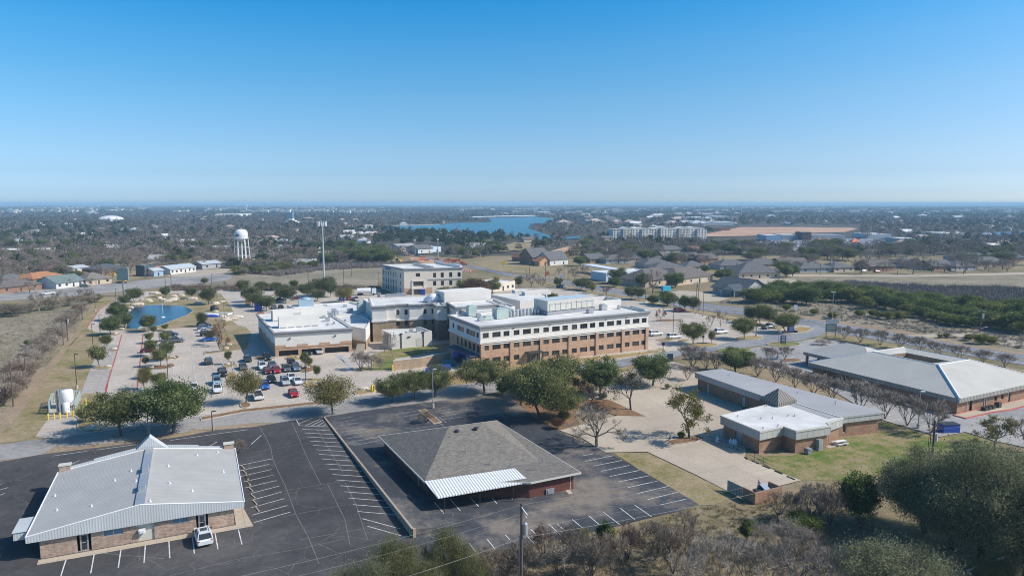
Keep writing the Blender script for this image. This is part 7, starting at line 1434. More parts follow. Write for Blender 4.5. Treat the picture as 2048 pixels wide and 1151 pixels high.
T = [
 ('oak', 243, 872, 789, 122, 'spreading live oak at the street, nearest the white gas tanks'), ('dense', 346, 867, 764, 116, 'tallest dense live oak at the street, right of the tank-side oak'), ('oak', 172, 846, 812, 30, 'small oak hiding the right side of the gas tank fence'),
 ('yellow', 492, 807, 738, 64, 'lone live oak on the car park island among the parked cars'), ('yellow', 665, 829, 754, 90, 'olive-yellow spiky oak at the top end of the retaining wall'),
 ('oak', 784, 806, 752, 66, 'left one of three oaks by the street above the middle lot'), ('oak', 828, 800, 744, 60, 'middle one of three oaks by the street above the middle lot'), ('oak', 869, 795, 735, 72, 'right one of three oaks by the street, behind the thin grey pole'), ('oak', 968, 786, 722, 96, 'broad oak in front of the orange end of the dock wall'),
 ('oak', 1082, 840, 737, 112, 'largest oak of the clump between the middle lot and the street'), ('oak', 1122, 838, 775, 84, 'smaller oak joined to the right of the large clump oak'), ('oak', 1112, 792, 716, 92, 'oak behind the large clump oak, in front of the hospital door'), ('oak', 1040, 810, 740, 80, 'oak at the left of the central clump'),
 ('dense', 1200, 791, 720, 70, 'round dark green oak in front of the hospital between two bare trees'), ('dense', 1305, 772, 712, 68, 'round green oak at the bend of the drive'), ('sparse', 1262, 820, 742, 96, 'bare tree with a few grey leaves at the edge of the mulch bed'), ('bare', 1192, 893, 812, 116, 'wide bare tree at the corner of the middle lot, casting twiggy shade'), ('mistletoe', 1378, 878, 778, 92, 'half-bare tree with yellow-green clumps on the kerbed island of the pale lot'), ('dense', 1472, 746, 700, 62, 'dense round green tree at the far end of the medical building'),
 ('wispy', 1322, 775, 742, 30, 'small bare tree under the round green oak by the drive'), ('wispy', 1205, 812, 785, 20, 'thin dark bare sapling in the mulch bed'), ('thicket', 1160, 792, 758, 60, 'tangle of brown twigs behind the large clump oak'), ('thicket', 1185, 800, 770, 50, 'brown twiggy shrub beside the tangle of the central clump'),
 ('vase', 1385, 735, 690, 54, 'bare crepe myrtle over the pale green suv, left'), ('vase', 1412, 738, 703, 40, 'bare crepe myrtle right of the pale green suv'), ('vase', 1432, 740, 706, 50, 'bare crepe myrtle against the dense round green tree'), ('vase', 1538, 724, 694, 38, 'left vase-shaped crepe myrtle on the island in the grey lot'), ('vase', 1570, 719, 693, 32, 'right vase-shaped crepe myrtle on the island in the grey lot'), ('vase', 1645, 690, 681, 34, 'low clipped crepe myrtle under the green roadside sign'),
 ('vase', 1688, 679, 652, 34, 'crepe myrtle right of the green roadside sign'), ('vase', 1721, 686, 656, 36, 'second crepe myrtle from the green sign along the highway'), ('vase', 1760, 692, 660, 36, 'third crepe myrtle from the green sign along the highway'), ('vase', 1800, 699, 668, 40, 'fourth crepe myrtle from the green sign, behind the metal roof peak'), ('vase', 1840, 706, 674, 44, 'fifth crepe myrtle from the green sign, behind the court'), ('vase', 1918, 718, 690, 40, 'crepe myrtle above the right hip of the metal roof'), ('vase', 1965, 727, 700, 38, 'second crepe myrtle from the right edge along the highway'), ('vase', 2010, 735, 708, 40, 'crepe myrtle nearest the right edge along the highway'), ('vase', 1876, 712, 684, 38, 'crepe myrtle behind the far end of the sunken court'),
 ('vase', 1516, 752, 715, 54, 'bare crepe myrtle at the far end of the row behind the medical building'), ('vase', 1552, 764, 722, 58, 'second crepe myrtle of the row behind the medical building'), ('vase', 1590, 776, 736, 58, 'third crepe myrtle of the row behind the medical building'), ('vase', 1626, 790, 746, 60, 'fourth crepe myrtle of the row, over the dark pyramid'), ('vase', 1662, 806, 756, 62, 'fifth crepe myrtle of the row behind the medical building'), ('vase', 1720, 822, 763, 76, 'sixth crepe myrtle of the row, tall against the brick wall'), ('vase', 1770, 838, 782, 66, 'seventh crepe myrtle, at the end of the grey flat roof'), ('vase', 1814, 852, 792, 62, 'eighth crepe myrtle, left of the grey lamp post'), ('vase', 1862, 866, 800, 74, 'last crepe myrtle of the row, left of the blue skip bin'),
 ('mistletoe', 1988, 898, 832, 84, 'tree with olive mistletoe clumps above the large oaks at the right edge'), ('bare', 2060, 905, 835, 90, 'bare tree at the right edge beside the mistletoe tree'),
 ('greyoak', 1850, 1066, 912, 165, 'grey-green live oak with a dark trunk, left of the pair at the bottom right'), ('greyoak', 1962, 1130, 903, 225, 'largest grey-green live oak at the bottom right corner'), ('greyoak', 1905, 1100, 945, 180, 'lower grey-green live oak crown filling the gap between the two large ones'), ('greyoak', 2050, 1165, 950, 200, 'grey-green live oak in the very corner at the bottom right'), ('greyoak', 2080, 1110, 915, 170, 'grey-green live oak cut by the right edge'), ('greyshrub', 1790, 1222, 1092, 190, 'grey-green bushy evergreen at the bottom edge below the large oaks'),  ('greenshrub', 1990, 1190, 1120, 90, 'bright green bush at the foot of the large oak trunk'),
 ('greenshrub', 798, 1216, 1078, 84, 'tallest olive evergreen bush at the bottom edge, left of the brown gap'), ('greenshrub', 902, 1196, 1066, 88, 'round olive evergreen bush at the bottom edge, right of the brown gap'), ('greyshrub', 748, 1235, 1112, 90, 'low grey-green evergreen at the bottom edge beside the tallest olive bush'), ('greenshrub', 850, 1236, 1122, 96, 'low olive evergreen in the middle of the bottom bushes'), ('greyshrub', 700, 1245, 1135, 80, 'grey-green evergreen furthest left along the bottom edge'), ('greenshrub', 945, 1225, 1118, 70, 'olive evergreen at the right end of the bottom bushes'), ('thicket', 858, 1180, 1090, 50, 'bare pinkish twigs in the gap between the olive bushes'),
 ('tallcedar', 1210, 1122, 1046, 34, 'narrow bright green cedar among bare brush below the middle lot'), ('cedar', 1716, 1046, 950, 68, 'dark green cedar left of the large grey-green oaks'), ('cedar', 1608, 1060, 1030, 66, 'low dark green cedar bush under bare brush'), ('tallcedar', 1493, 1080, 1042, 30, 'small spiky green cedar in the brush'), ('cedary', 1165, 1080, 1058, 26, 'small green bush left of the narrow bright cedar'),
 ('dense', 237, 641, 605, 34, 'oak with a full crown at the pond drive, upper of the cluster'), ('dense', 250, 656, 626, 27, 'oak at the left shore of the pond'), ('dense', 222, 670, 633, 36, 'oak in front at the foot of the pond drive'), ('darkoak', 250, 611, 590, 22, 'dark oak under the pylon sign'), ('darkoak', 270, 604, 576, 30, 'round dark oak at the drive bend behind the pond'), ('darkoak', 296, 664, 630, 29, 'dark round oak at the near shore of the pond'), ('lotoak', 308, 669, 652, 14, 'tiny oak right of the pond-shore oak'), ('lotoak', 330, 662, 649, 13, 'tiny oak at the far end of the pond-side car row'),
 ('lotoak', 214, 699, 670, 22, 'young oak on the left stall island, upper'), ('lotoak', 199, 735, 693, 33, 'larger young oak on the left stall island, lower'), ('lotoak', 299, 687, 666, 16, 'slim young oak behind the maroon car'), ('lotoak', 302, 713, 680, 24, 'young oak over the maroon car'), ('lotoak', 321, 734, 699, 27, 'young oak right of the maroon car'), ('lotoak', 332, 691, 662, 20, 'young oak behind the silver car'), ('lotoak', 335, 722, 684, 25, 'young oak beside the dark lamp post at the car row'), ('lotoak', 291, 734, 714, 13, 'smallest young oak by the red line'), ('yellow', 290, 780, 735, 29, 'brownish young oak by the red line above the street oaks'), ('lotoak', 320, 784, 746, 29, 'young oak just above the tallest street live oak'), ('lotoak', 290, 757, 736, 22, 'young oak behind the brownish one by the red line'),
 ('darkoak', 331, 595, 573, 18, 'slender dark oak among boulders behind the pond'), ('darkoak', 383, 598, 574, 20, 'slender dark oak on the lawn behind the pond'), ('darkoak', 417, 610, 576, 32, 'tall dark oak on the right bank of the pond'), ('darkoak', 404, 654, 624, 19, 'slim dark oak on the lawn above the parked row'), ('reddish', 437, 692, 640, 34, 'pinkish bare tree on the lawn beside the parked row'), ('reddish', 448, 704, 668, 22, 'smaller pinkish bare tree at the lawn corner'), ('darkoak', 421, 681, 660, 22, 'round green tree over the black suv of the right-hand row'),
 ('lotoak', 457, 729, 702, 13, 'small tree on the island left of the dark green suv'), ('wispy', 465, 746, 721, 16, 'nearly bare sapling behind the lot oak'), ('lotoak', 610, 738, 705, 17, 'small tree with the dark lamp post on the two-tree island'), ('lotoak', 618, 738, 716, 14, 'second small tree on the two-tree island'), ('lotoak', 634, 760, 731, 14, 'slim tree on the long kerbed island'),
 ('wispy', 786, 715, 663, 36, 'tall bare tree in front of the white dock block'), ('wispy', 770, 706, 668, 28, 'bare tree left of the tall one at the dock block'), ('vase', 722, 740, 704, 38, 'bare tree at the blue-hatched bays, left'), ('vase', 740, 740, 710, 32, 'bare tree at the blue-hatched bays, middle'), ('vase', 760, 740, 716, 18, 'small bare tree beside the yellow post'),
 ('darkoak', 505, 611, 573, 36, 'dark oak in the row left of the west wing, rear'), ('darkoak', 497, 604, 578, 26, 'dark oak at the far end of the west row'), ('darkoak', 512, 614, 585, 30, 'dark oak third in the west row'), ('darkoak', 533, 622, 592, 33, 'dark oak nearest the west wing roof'), ('darkoak', 572, 606, 572, 38, 'round oak above the dark blue pickup'), ('darkoak', 485, 582, 560, 24, 'oak at the corner of the rear drive'), ('darkoak', 523, 582, 563, 24, 'oak second along the rear drive'), ('darkoak', 552, 581, 564, 21, 'small oak along the rear drive'), ('darkoak', 588, 578, 560, 17, 'small oak right along the rear drive'), ('darkoak', 614, 596, 567, 30, 'oak left of the phone mast base'), ('darkoak', 648, 592, 554, 46, 'large oak at the phone mast base'), ('darkoak', 662, 594, 565, 24, 'oak right of the phone mast base'), ('darkoak', 636, 602, 578, 26, 'greyish oak in front of the phone mast oaks'), ('yellow', 688, 605, 574, 38, 'oak with an orange patch left of the tank truck'), ('wispy', 450, 577, 562, 14, 'small bare tree right of the lone round bush'), ('cedary', 409, 567, 556, 14, 'lone round green bush by the left highway'),
 ('brownoak', 952, 590, 558, 52, 'russet-brown tree in front of the tan building'), ('oak', 935, 588, 558, 44, 'green tree left of the russet tree'), ('oak', 985, 586, 560, 36, 'green tree right of the russet tree'), ('yellow', 992, 578, 553, 14, 'yellow-green slim tree beside the russet tree'), ('oak', 893, 598, 574, 44, 'green tree at the penthouse corner of the hospital'), ('oak', 1028, 618, 592, 56, 'green courtyard tree, left, between the hospital roofs'), ('oak', 1058, 622, 596, 50, 'green courtyard tree, right, between the hospital roofs'), ('oak', 1105, 603, 586, 22, 'green tree at the corner of the east wing'),
 ('darkoak', 1037, 575, 553, 17, 'small tree in front of the tan building end'), ('bare', 1062, 575, 546, 40, 'dark bare tree beside the tan building'), ('bare', 1084, 576, 556, 22, 'bare tree right of the dark bare tree'), ('darkoak', 1116, 575, 555, 17, 'small round tree behind the dark blue pickup'), ('darkoak', 1162, 580, 556, 28, 'oak left in the highway row of the east car park'), ('darkoak', 1176, 582, 562, 20, 'oak middle in the highway row of the east car park'), ('yellow', 1184, 587, 564, 16, 'yellowish oak in the highway row of the east car park'), ('reddish', 1213, 591, 571, 21, 'reddish bare tree in the highway row'), ('darkoak', 1262, 599, 573, 26, 'broad oak before the corner sign, left'), ('darkoak', 1278, 600, 575, 22, 'broad oak before the corner sign, right'), ('darkoak', 1235, 567, 536, 36, 'green oak in front of the blue-walled bank'), ('bare', 1305, 587, 540, 40, 'tall pale bare tree right of the bank'), ('dense', 1284, 575, 547, 24, 'dark oak behind the pale bare tree'), ('dense', 1350, 575, 546, 38, 'dark oak in front of the brown hipped houses'), ('bare', 1148, 559, 534, 28, 'bare tree left at the bank forecourt'), ('bare', 1170, 552, 531, 20, 'small bare tree at the bank canopy'), ('dense', 1160, 532, 512, 23, 'round green oak between the brick house and the bank'), ('bare', 1118, 550, 535, 18, 'small bare tree at the left of the bank forecourt'),
 ('reddish', 1321, 643, 617, 22, 'reddish bare sapling by the east car park edge'), ('wispy', 1357, 668, 636, 17, 'bare sapling beside the middle white suv'), ('oak', 1386, 689, 647, 52, 'dark oak on the mulch island at the drive'), ('yellow', 1423, 687, 661, 15, 'small yellowish tree right of the mulch island oak'), ('wispy', 1420, 664, 630, 28, 'bare tree left of the third white suv'), ('wispy', 1443, 659, 620, 28, 'bare tree behind the third white suv'), ('oak', 1488, 679, 637, 44, 'dark oak on the kerbed island right of the third white suv'), ('darkoak', 1500, 646, 612, 26, 'greyish oak left in the exit cluster'), ('oak', 1521, 650, 610, 30, 'oak middle in the exit cluster'), ('oak', 1538, 651, 614, 30, 'oak right in the exit cluster'), ('oak', 1572, 666, 628, 50, 'oak beside the bright blue pylon sign'), ('darkoak', 1368, 622, 591, 22, 'oak above the red suv, left'), ('darkoak', 1386, 624, 593, 24, 'oak above the red suv, right'), ('wispy', 1398, 632, 600, 14, 'bare sapling at the highway lamp post'), ('wispy', 1345, 616, 592, 22, 'bare bush at the corner of the east car park'),
 ('dense', 1447, 562, 538, 36, 'round dark oak behind the blue-grey gabled house'), ('dense', 1572, 556, 530, 22, 'dark tree right of the broad hipped house'), ('dense', 1585, 553, 530, 22, 'second dark tree right of the broad hipped house'), ('dense', 1410, 546, 530, 18, 'dark tree left of the estate terrace'), ('bare', 1722, 548, 515, 40, 'bare tree in front of the pale road houses, left'), ('bare', 1826, 548, 517, 42, 'bare tree at the bend of the pale road'), ('bare', 1930, 545, 512, 44, 'wide bare tree before the striped roof'),
 ('thicket', 852, 846, 822, 42, 'brown twiggy shrubs on the island of the middle lot'), ('thicket', 480, 905, 880, 34, 'dry twiggy heap beside the brick pier of the clinic'), ('cedary', 1340 - 16, 870, 852, 0, ''),
]
for a in T:
    if a[4]: tree(*a)
for x, y, t_, lab in [(1005, 790, 762, 'clipped dark green bush beside the broad oak at the dock wall'), (1345, 872, 0, '')]:
    if t_: tree('cedar', x, y, t_, 24, lab)
for (x, y), w, k, lab in [((1205, 798), 14, 'cedar', 'round clipped bush at the foot of the dark green oak'), ((1362, 876), 15, 'cedar', 'round clipped bush on the kerbed island of the pale lot'), ((1115, 858), 26, 'brownoak', 'rounded brown bush at the corner of the tree bed'), ((1128, 842), 24, 'cedar', 'dark clipped bush behind the rounded brown bush'), ((1335, 778), 12, 'greyshrub', 'small grey bush right of the small bare tree'), ((1375, 760), 36, 'vase', 'bare shrub at the end wall of the medical building'), ((1305, 608), 22, 'cedar', 'dark hedge bush at the corner sign'), ((1335, 612), 34, 'cedar', 'long dark hedge bush right of the corner sign'), ((1230, 574), 24, 'cedar', 'low dark hedge in front of the bank')]:
    tree(k, x, y, y - w * .8, w, lab)
# grove of cedars across the highway
rng = random.Random(11); grove = [(1512, 606, 44), (1532, 603, 40), (1545, 600, 46), (1562, 606, 36), (1590, 607, 36), (1612, 609, 46), (1598, 590, 40), (1622, 596, 42), (1640, 603, 40), (1655, 590, 44), (1668, 604, 38), (1685, 596, 46), (1700, 606, 40), (1722, 604, 44), (1740, 596, 48), (1752, 610, 40), (1730, 618, 34), (1770, 616, 40), (1778, 604, 44), (1795, 622, 38), (1812, 612, 46), (1820, 628, 36), (1838, 620, 44), (1846, 636, 34), (1860, 630, 42), (1872, 642, 36), (1885, 622, 46), (1895, 648, 34), (1905, 636, 44), (1920, 652, 40), (1934, 640, 46), (1948, 654, 34), (1960, 636, 50), (1975, 650, 46), (1990, 640, 50), (2005, 658, 50), (2020, 646, 50), (2040, 664, 56), (2060, 652, 60), (1915, 620, 44), (1944, 626, 46), (1975, 626, 44), (1870, 612, 44), (1840, 604, 40), (1560, 590, 40), (2030, 636, 50), (2060, 640, 50)]
for x, y, w in grove: tree('cedar' if rng.random() < .75 else 'cedary', x, y, y - w * rng.uniform(.5, .78), w * rng.uniform(.85, 1.2), 'dark green cedar in the grove across the right highway', 'cedars across the highway')
for x, y, w in [(1573, 621, 16), (1628, 630, 16), (1664, 638, 18), (1719, 633, 17), (1746, 633, 18), (1757, 636, 18), (1776, 639, 22), (1797, 638, 20), (1808, 636, 18), (1962, 688, 26), (1982, 688, 20), (1936, 681, 16), (1880, 676, 10), (1893, 675, 12), (2010, 660, 30), (2035, 668, 34)]: tree('cedary', x, y, y - w * .75, w, 'small olive cedar bush standing alone in the scrub across the highway', 'lone bushes across the highway')
# brush along the left fence line and round the field
for k in range(66):
    t_ = k / 65; bx = 5 + 180 * t_ ** 1.15 + rng.uniform(-11, 5) * (1.1 - .6 * t_); by = 815 - 212 * t_ + rng.uniform(-6, 6); h = (42 - 24 * t_) * rng.uniform(.7, 1.15)
    tree('thicket' if rng.random() < .7 else 'pale_thicket', bx, by, by - h, h * 1.5, 'grey bare bush in the brush along the left fence line', 'brush along the left fence line')
for x, y, h, w, k in [(8, 634, 26, 44, 'thicket'), (35, 632, 22, 40, 'thicket'), (60, 626, 20, 36, 'thicket'), (78, 622, 38, 50, 'bare'), (100, 620, 22, 38, 'thicket'), (120, 616, 34, 44, 'bare'), (138, 612, 18, 32, 'thicket'), (152, 610, 20, 34, 'thicket'), (168, 606, 30, 44, 'bare'), (180, 604, 18, 28, 'thicket'), (194, 604, 16, 22, 'greenshrub'), (20, 628, 20, 34, 'cedary'), (-20, 640, 30, 50, 'thicket')]: tree(k, x, y, y - h, w, 'dark brush at the top of the left scrub field', 'brush above the left field')
for x, y, h, w, k in [(58, 692, 12, 14, 'cedar'), (10, 770, 14, 24, 'thicket'), (30, 740, 10, 20, 'pale_thicket'), (95, 690, 14, 20, 'cedar'), (2, 800, 30, 26, 'cedar')]: tree(k, x, y, y - h, w, 'small dark shrub out in the left scrub field' if k != 'pale_thicket' else 'pale dry bush in the left scrub field', 'shrubs in the left field')
# bare brush at the bottom edge
NB = 'bare brush tree below the middle asphalt lot'
for x, y, h, w, k in [(955, 1150, 44, 70, 'thicket'), (985, 1135, 40, 60, 'thicket'), (1010, 1165, 60, 80, 'thicket'), (1045, 1160, 70, 80, 'thicket'), (1085, 1130, 66, 84, 'thicket'), (1120, 1160, 70, 90, 'thicket'), (1150, 1125, 64, 80, 'thicket'), (1180, 1165, 80, 90, 'thicket'), (1225, 1160, 80, 90, 'thicket'), (1255, 1120, 66, 80, 'thicket'), (1275, 1140, 104, 90, 'bare'), (1310, 1120, 70, 80, 'thicket'), (1345, 1150, 86, 90, 'thicket'), (1372, 1106, 70, 90, 'bare'), (1400, 1150, 70, 80, 'pale_thicket'), (1440, 1190, 110, 120, 'pale_thicket'), (1490, 1170, 80, 90, 'pale_thicket'), (1530, 1200, 100, 120, 'pale_thicket'), (1560, 1120, 60, 80, 'pale_thicket'), (1590, 1190, 110, 110, 'bare'), (1640, 1200, 100, 100, 'pale_thicket'), (1530, 1050, 50, 60, 'thicket'), (1556, 1046, 56, 56, 'bare'), (1590, 1040, 50, 50, 'thicket'), (1622, 1050, 76, 74, 'bare'), (1660, 1052, 70, 70, 'thicket'), (1690, 1040, 66, 56, 'thicket'), (1640, 1030, 40, 60, 'thicket'), (1575, 1100, 50, 80, 'pale_thicket'), (1620, 1110, 46, 70, 'pale_thicket'), (1520, 1105, 50, 60, 'pale_thicket'), (1435, 1085, 50, 50, 'pale_thicket'), (1700, 1160, 60, 70, 'pale_thicket'), (1100, 1190, 70, 90, 'thicket'), (1300, 1190, 80, 90, 'thicket'), (1370, 1200, 90, 100, 'pale_thicket'), (930, 1180, 60, 70, 'thicket')]:
    if rng.random() < .2: continue
    h *= 1.08
    tree(k, x, y, y - h, w * .98, ('pale leafless brush between the dry bank and the bottom edge' if k == 'pale_thicket' else NB), 'brush along the bottom edge')
mb = MB()
for a_, b_ in (((1935, 1142), (1952, 1134)), ((1968, 1128), (2010, 1115))): A_, B_ = G(*a_), G(*b_); mb.tube(A_ + (.12,), B_ + (.12,), .12, n=7)
tag(mb.build('white_pipe', [WHITE]), 'white pipe lying on the grass under the large oaks', 'pipe')
# ================= WOODLAND, FAR TOWN, AIR, SKY, CAMERA =================
WOODS = [(-80, 412), (2130, 412), (2130, 516), (1990, 520), (1880, 512), (1700, 518), (1560, 512), (1420, 505), (1300, 503), (1195, 520), (1145, 515), (1080, 500), (1030, 502), (990, 508), (940, 520), (880, 512), (850, 505), (780, 520), (700, 535), (620, 540), (500, 546), (470, 540), (450, 525), (400, 525), (330, 530), (280, 530), (190, 540), (140, 540), (60, 546), (-80, 560)]
EXCL += [[(1405, 450), (1720, 450), (1720, 487), (1405, 487)], [(700, 486), (790, 488), (800, 500), (720, 500)], [(1478, 486), (1800, 484), (1800, 494), (1600, 496), (1480, 492)], [(785, 490), (890, 490), (890, 508), (785, 508)], [(1060, 505), (1140, 505), (1140, 532), (1060, 532)], [(470, 522), (520, 522), (520, 532), (470, 532)], [(1255, 515), (1420, 515), (1420, 540), (1255, 540)], [(1130, 478), (1222, 460), (1226, 468), (1140, 488)]]
def free(x, y): return inpoly(x, y, WOODS) and not any(inpoly(x, y, P) for P in EXCL)
rw_ = random.Random(21); npr = np.random.default_rng(21)
GREENZ = lambda x, y: .75 if (760 < x < 1010 and 462 < y < 505) or (660 < x < 770 and 490 < y < 515) else .30 if y < 425 else .16
# trees one can tell apart, nearest first
cand = []
for _ in range(4000):
    x, y = rw_.uniform(-60, 2110), rw_.uniform(466, 560)
    if free(x, y): cand.append((y, x))
cand.sort(reverse=True); done = []; nb = ng = 0
for y, x in cand:
    s = .19 * (y - 405.5)
    if any(abs(x - a) < s * .62 and abs(y - b) < s * .30 for a, b in done): continue
    if rw_.random() < GREENZ(x, y):
        if ng >= 90: continue
        k = rw_.choice(['oak', 'dense', 'darkoak', 'cedar']); ng += 1
        tree(k, x, y, y - s * rw_.uniform(.7, 1.1), s * rw_.uniform(1.0, 1.5), 'dark evergreen tree among the bare woods beyond the hospital', 'evergreens in the far woods', z=0)
    else:
        if nb >= 185: continue
        nb += 1; k = rw_.choice(['bare', 'bare', 'bare', 'thicket', 'wispy'])
        tree(k, x, y, y - s * rw_.uniform(.8, 1.25) * (.7 if k == 'thicket' else 1), s * rw_.uniform(1.3, 1.8), 'bare grey tree in the woods beyond the hospital', 'bare trees in the far woods', z=0)
    done.append((x, y))
for x, y, h, w in [(12, 560, 26, 34), (40, 556, 24, 34), (84, 552, 30, 40), (132, 556, 26, 34), (196, 552, 24, 32), (226, 556, 24, 30), (262, 545, 26, 36), (20, 548, 26, 36), (110, 544, 28, 36), (160, 541, 26, 34), (188, 540, 28, 38), (60, 585, 24, 30), (280, 540, 28, 36), (395, 537, 24, 34), (330, 541, 26, 36), (455, 533, 28, 38), (0, 575, 26, 30)]:
    tree('bare', x, y, y - h, w, 'bare grey tree between the houses by the left highway', 'bare trees between the left houses', z=0)
for x, y, h, w in [(50, 574, 20, 28), (100, 571, 20, 26), (135, 574, 18, 24), (30, 566, 22, 30), (182, 572, 18, 22), (210, 556, 20, 28), (70, 552, 24, 34), (120, 546, 24, 34), (5, 552, 26, 36), (300, 556, 16, 20), (316, 545, 22, 28), (360, 540, 24, 34), (420, 528, 24, 34)]: tree('bare', x, y, y - h, w, 'bare grey tree between the houses by the left highway', 'bare trees between the left houses', z=0)
for x, y in [(126, 553), (74, 540), (215, 540), (150, 563)]: tree('darkoak', x, y, y - 22, 30, 'dark evergreen between the houses by the left highway', 'evergreens between the left houses', z=0)
for k in range(104):
    x = rw_.uniform(1230, 2080); y = rw_.uniform(500, 545) if x > 1560 else rw_.uniform(496, 530)
    tree(rw_.choice(['bare', 'bare', 'bare', 'wispy', 'darkoak']), x, y, y - rw_.uniform(18, 26), rw_.uniform(26, 40), 'tree between the grey-roofed estate houses', 'trees among the estate houses', z=0)
# houses between them
hm = [bpy.data.objects.new('x', None)]
HP = []
for i, (wm, rm, kd) in enumerate([(WB, METR, 'hip'), (BG, SHN, 'hip'), (WB, TPOG, 'gable'), (BG, SHB, 'gable'), (WB, TPO, 'gable'), (BRW, SHG, 'hip'), (BG, M('pale_pink_roof', (.48, .36, .31), .9, .1), 'hip')]):
    mb = MB(); P = [(-7, -5), (7, -5), (7, 5), (-7, 5)]; mb.prism(P, 0, 3)
    (hip_roof(mb, P, 3, 2.6, .6, mi=1) if kd == 'hip' else gable_roof(mb, P, 3, 2.4, .5, mi=1, mw=0)); o = mb.build('house', [wm, rm]); HP.append(o)
used = set(); n_h = 0
for _ in range(3000):
    if n_h >= 210: break
    y = 414 + 130 * rw_.random() ** 1.5; x = rw_.uniform(-20, 2070)
    if not free(x, y) or (y > 455 and rw_.random() < .45): continue
    if x < 1000 and 425 < y < 450 and rw_.random() < .6: continue
    i = rw_.randrange(7); g = G(x, y); lab = 'small pale-roofed house among the trees of the far town'; grp = 'houses of the far town'
    s = 1.0 if y > 440 else rw_.uniform(1.0, 2.2)
    o = HP[i] if i not in used else HP[i].copy()
    if i in used: C.objects.link(o)
    used.add(i); o.location = (g[0], g[1], 0); o.rotation_euler = (0, 0, rw_.choice((-.3, .2, .5, 1.4))); o.scale = (s, s, max(1, s * .9)); tag(o, lab, 'house', grp); n_h += 1
for _ in range(700):
    if n_h >= 298: break
    x, y = rw_.gauss(1270, 130), rw_.uniform(416, 452)
    if not free(x, y): continue
    i = rw_.randrange(7); g = G(x, y); o = HP[i].copy() if i in used else HP[i]
    if i in used: C.objects.link(o)
    used.add(i); s = rw_.uniform(1.0, 1.9); o.location = (g[0], g[1], 0); o.rotation_euler = (0, 0, rw_.choice((-.3, .2, .5, 1.4))); o.scale = (s, s, s); tag(o, lab, 'house', grp); n_h += 1
mb = MB()                                    # the countless farthest roofs
for _ in range(1500):
    x, y = rw_.uniform(-30, 2080), 409.5 + 17 * rw_.random() ** 1.3
    if math.sin(x * .013) + math.sin(x * .037 + y * .4) + rw_.uniform(-.9, .9) < .3 or not free(x, y): continue
    g = G(x, y); w_ = rw_.uniform(9, 24); h_ = rw_.uniform(7, 11); mb.prism([(g[0] - w_, g[1] - 8), (g[0] + w_, g[1] - 8), (g[0] + w_, g[1] + 8), (g[0] - w_, g[1] + 8)], 0, h_)
o = mb.build('far_town', [M('far_walls', (.62, .58, .52), .8, .35, .004, coord='world')]); tag(o, 'pale specks of far houses strung along the horizon woods', 'town', None, 'stuff')
for i in range(7):
    if i not in used: bpy.data.objects.remove(HP[i])
def mass(name, label, rowspec, greenf, hk=1.0):
    V = []; Cc = []
    for y, step, K in rowspec:
        s = .19 * (y - 405.5); xs = np.arange(-70, 2120, step) + npr.uniform(-step * .6, step * .6, len(np.arange(-70, 2120, step)))
        for x in xs:
            yy = y + npr.uniform(-.5, .5) * max(.6, s * .22)
            if yy < 407.2 or not free(x, yy): continue
            X, Y = G(x, yy)
            lf = math.sin(X * .011 + 1.3 * math.sin(Y * .006)) + math.sin(Y * .0045 + X * .003 + 2) + .6 * math.sin(X * .03 + Y * .017)
            if npr.random() < .12 + .28 * (lf > .9): continue
            gr = npr.random() < greenf(x, yy) * (.5 + 2.2 * (lf < -.6)); H = npr.uniform(5, 9.5) * hk; Wd = npr.uniform(6.5, 10.5) * (1 if yy > 425 else 1.35)
            V.append((X, Y, H, Wd, gr, K))
    out = []; cols = []
    A = np.array([v[:5] for v in V], float); Ks = np.array([v[5] for v in V])
    for K in np.unique(Ks):
        T_ = A[Ks == K]; n = len(T_) * K; t = np.repeat(T_, K, 0); d = unit(npr.normal(0, 1, (n, 3))); d[:, 2] = np.abs(d[:, 2]); rad = npr.random((n, 1)) ** .4
        p = t[:, :2] + d[:, :2] * rad * t[:, 3:4] / 2; z = t[:, 2] * (.25 + .75 * d[:, 2] * rad[:, 0]); c = np.column_stack([p, z])
        sz = (t[:, 3] / math.sqrt(K) * npr.uniform(.55, 1.0, n))[:, None]; green = t[:, 4] > .5
        a = unit(npr.normal(0, 1, (n, 3)) + np.array([0, 0, .2])); b = unit(np.cross(a, npr.normal(0, 1, (n, 3))))
        asp = np.where(green, .8, .42)[:, None]
        out.append(np.stack([c - a * sz - b * sz * asp, c + a * sz - b * sz * asp, c + a * sz + b * sz * asp, c - a * sz + b * sz * asp], 1))
        base = np.where(green[:, None], np.array([.05, .066, .03]), np.array([.195, .16, .132])); tv = np.repeat(npr.uniform(.65, 1.4, (len(T_), 1)), K, 0)
        tv = tv * np.repeat(np.clip(1.02 - (T_[:, 1:2] - 700) / 2600, .6, 1.0), K, 0)   # darker with distance: canopy self-shadow painted in, plus dark evergreens
        cols.append(np.repeat((base * tv * npr.uniform(.75, 1.25, (n, 1)))[:, None], 4, 1))
    me = fastmesh(name, np.concatenate(out).reshape(-1, 3), 4, np.concatenate(cols).reshape(-1, 3), CANOPY); o = bpy.data.objects.new(name, me); C.objects.link(o); tag(o, label, 'woodland', None, 'stuff'); return o
spec = []; y = 545.0
while y > 408.0:
    s = .19 * (y - 405.5); spec.append((y, max(s * .95, 1.9), 150 if y > 500 else 90 if y > 465 else 40 if y > 440 else 16 if y > 422 else 8)); y -= max(s * .28, .7)
mass('far_woodland', 'bare grey and dark green woods spreading to the horizon', spec, lambda x, y: min(.8, GREENZ(x, y) + (.25 if y < 440 and x > 1000 else 0)))
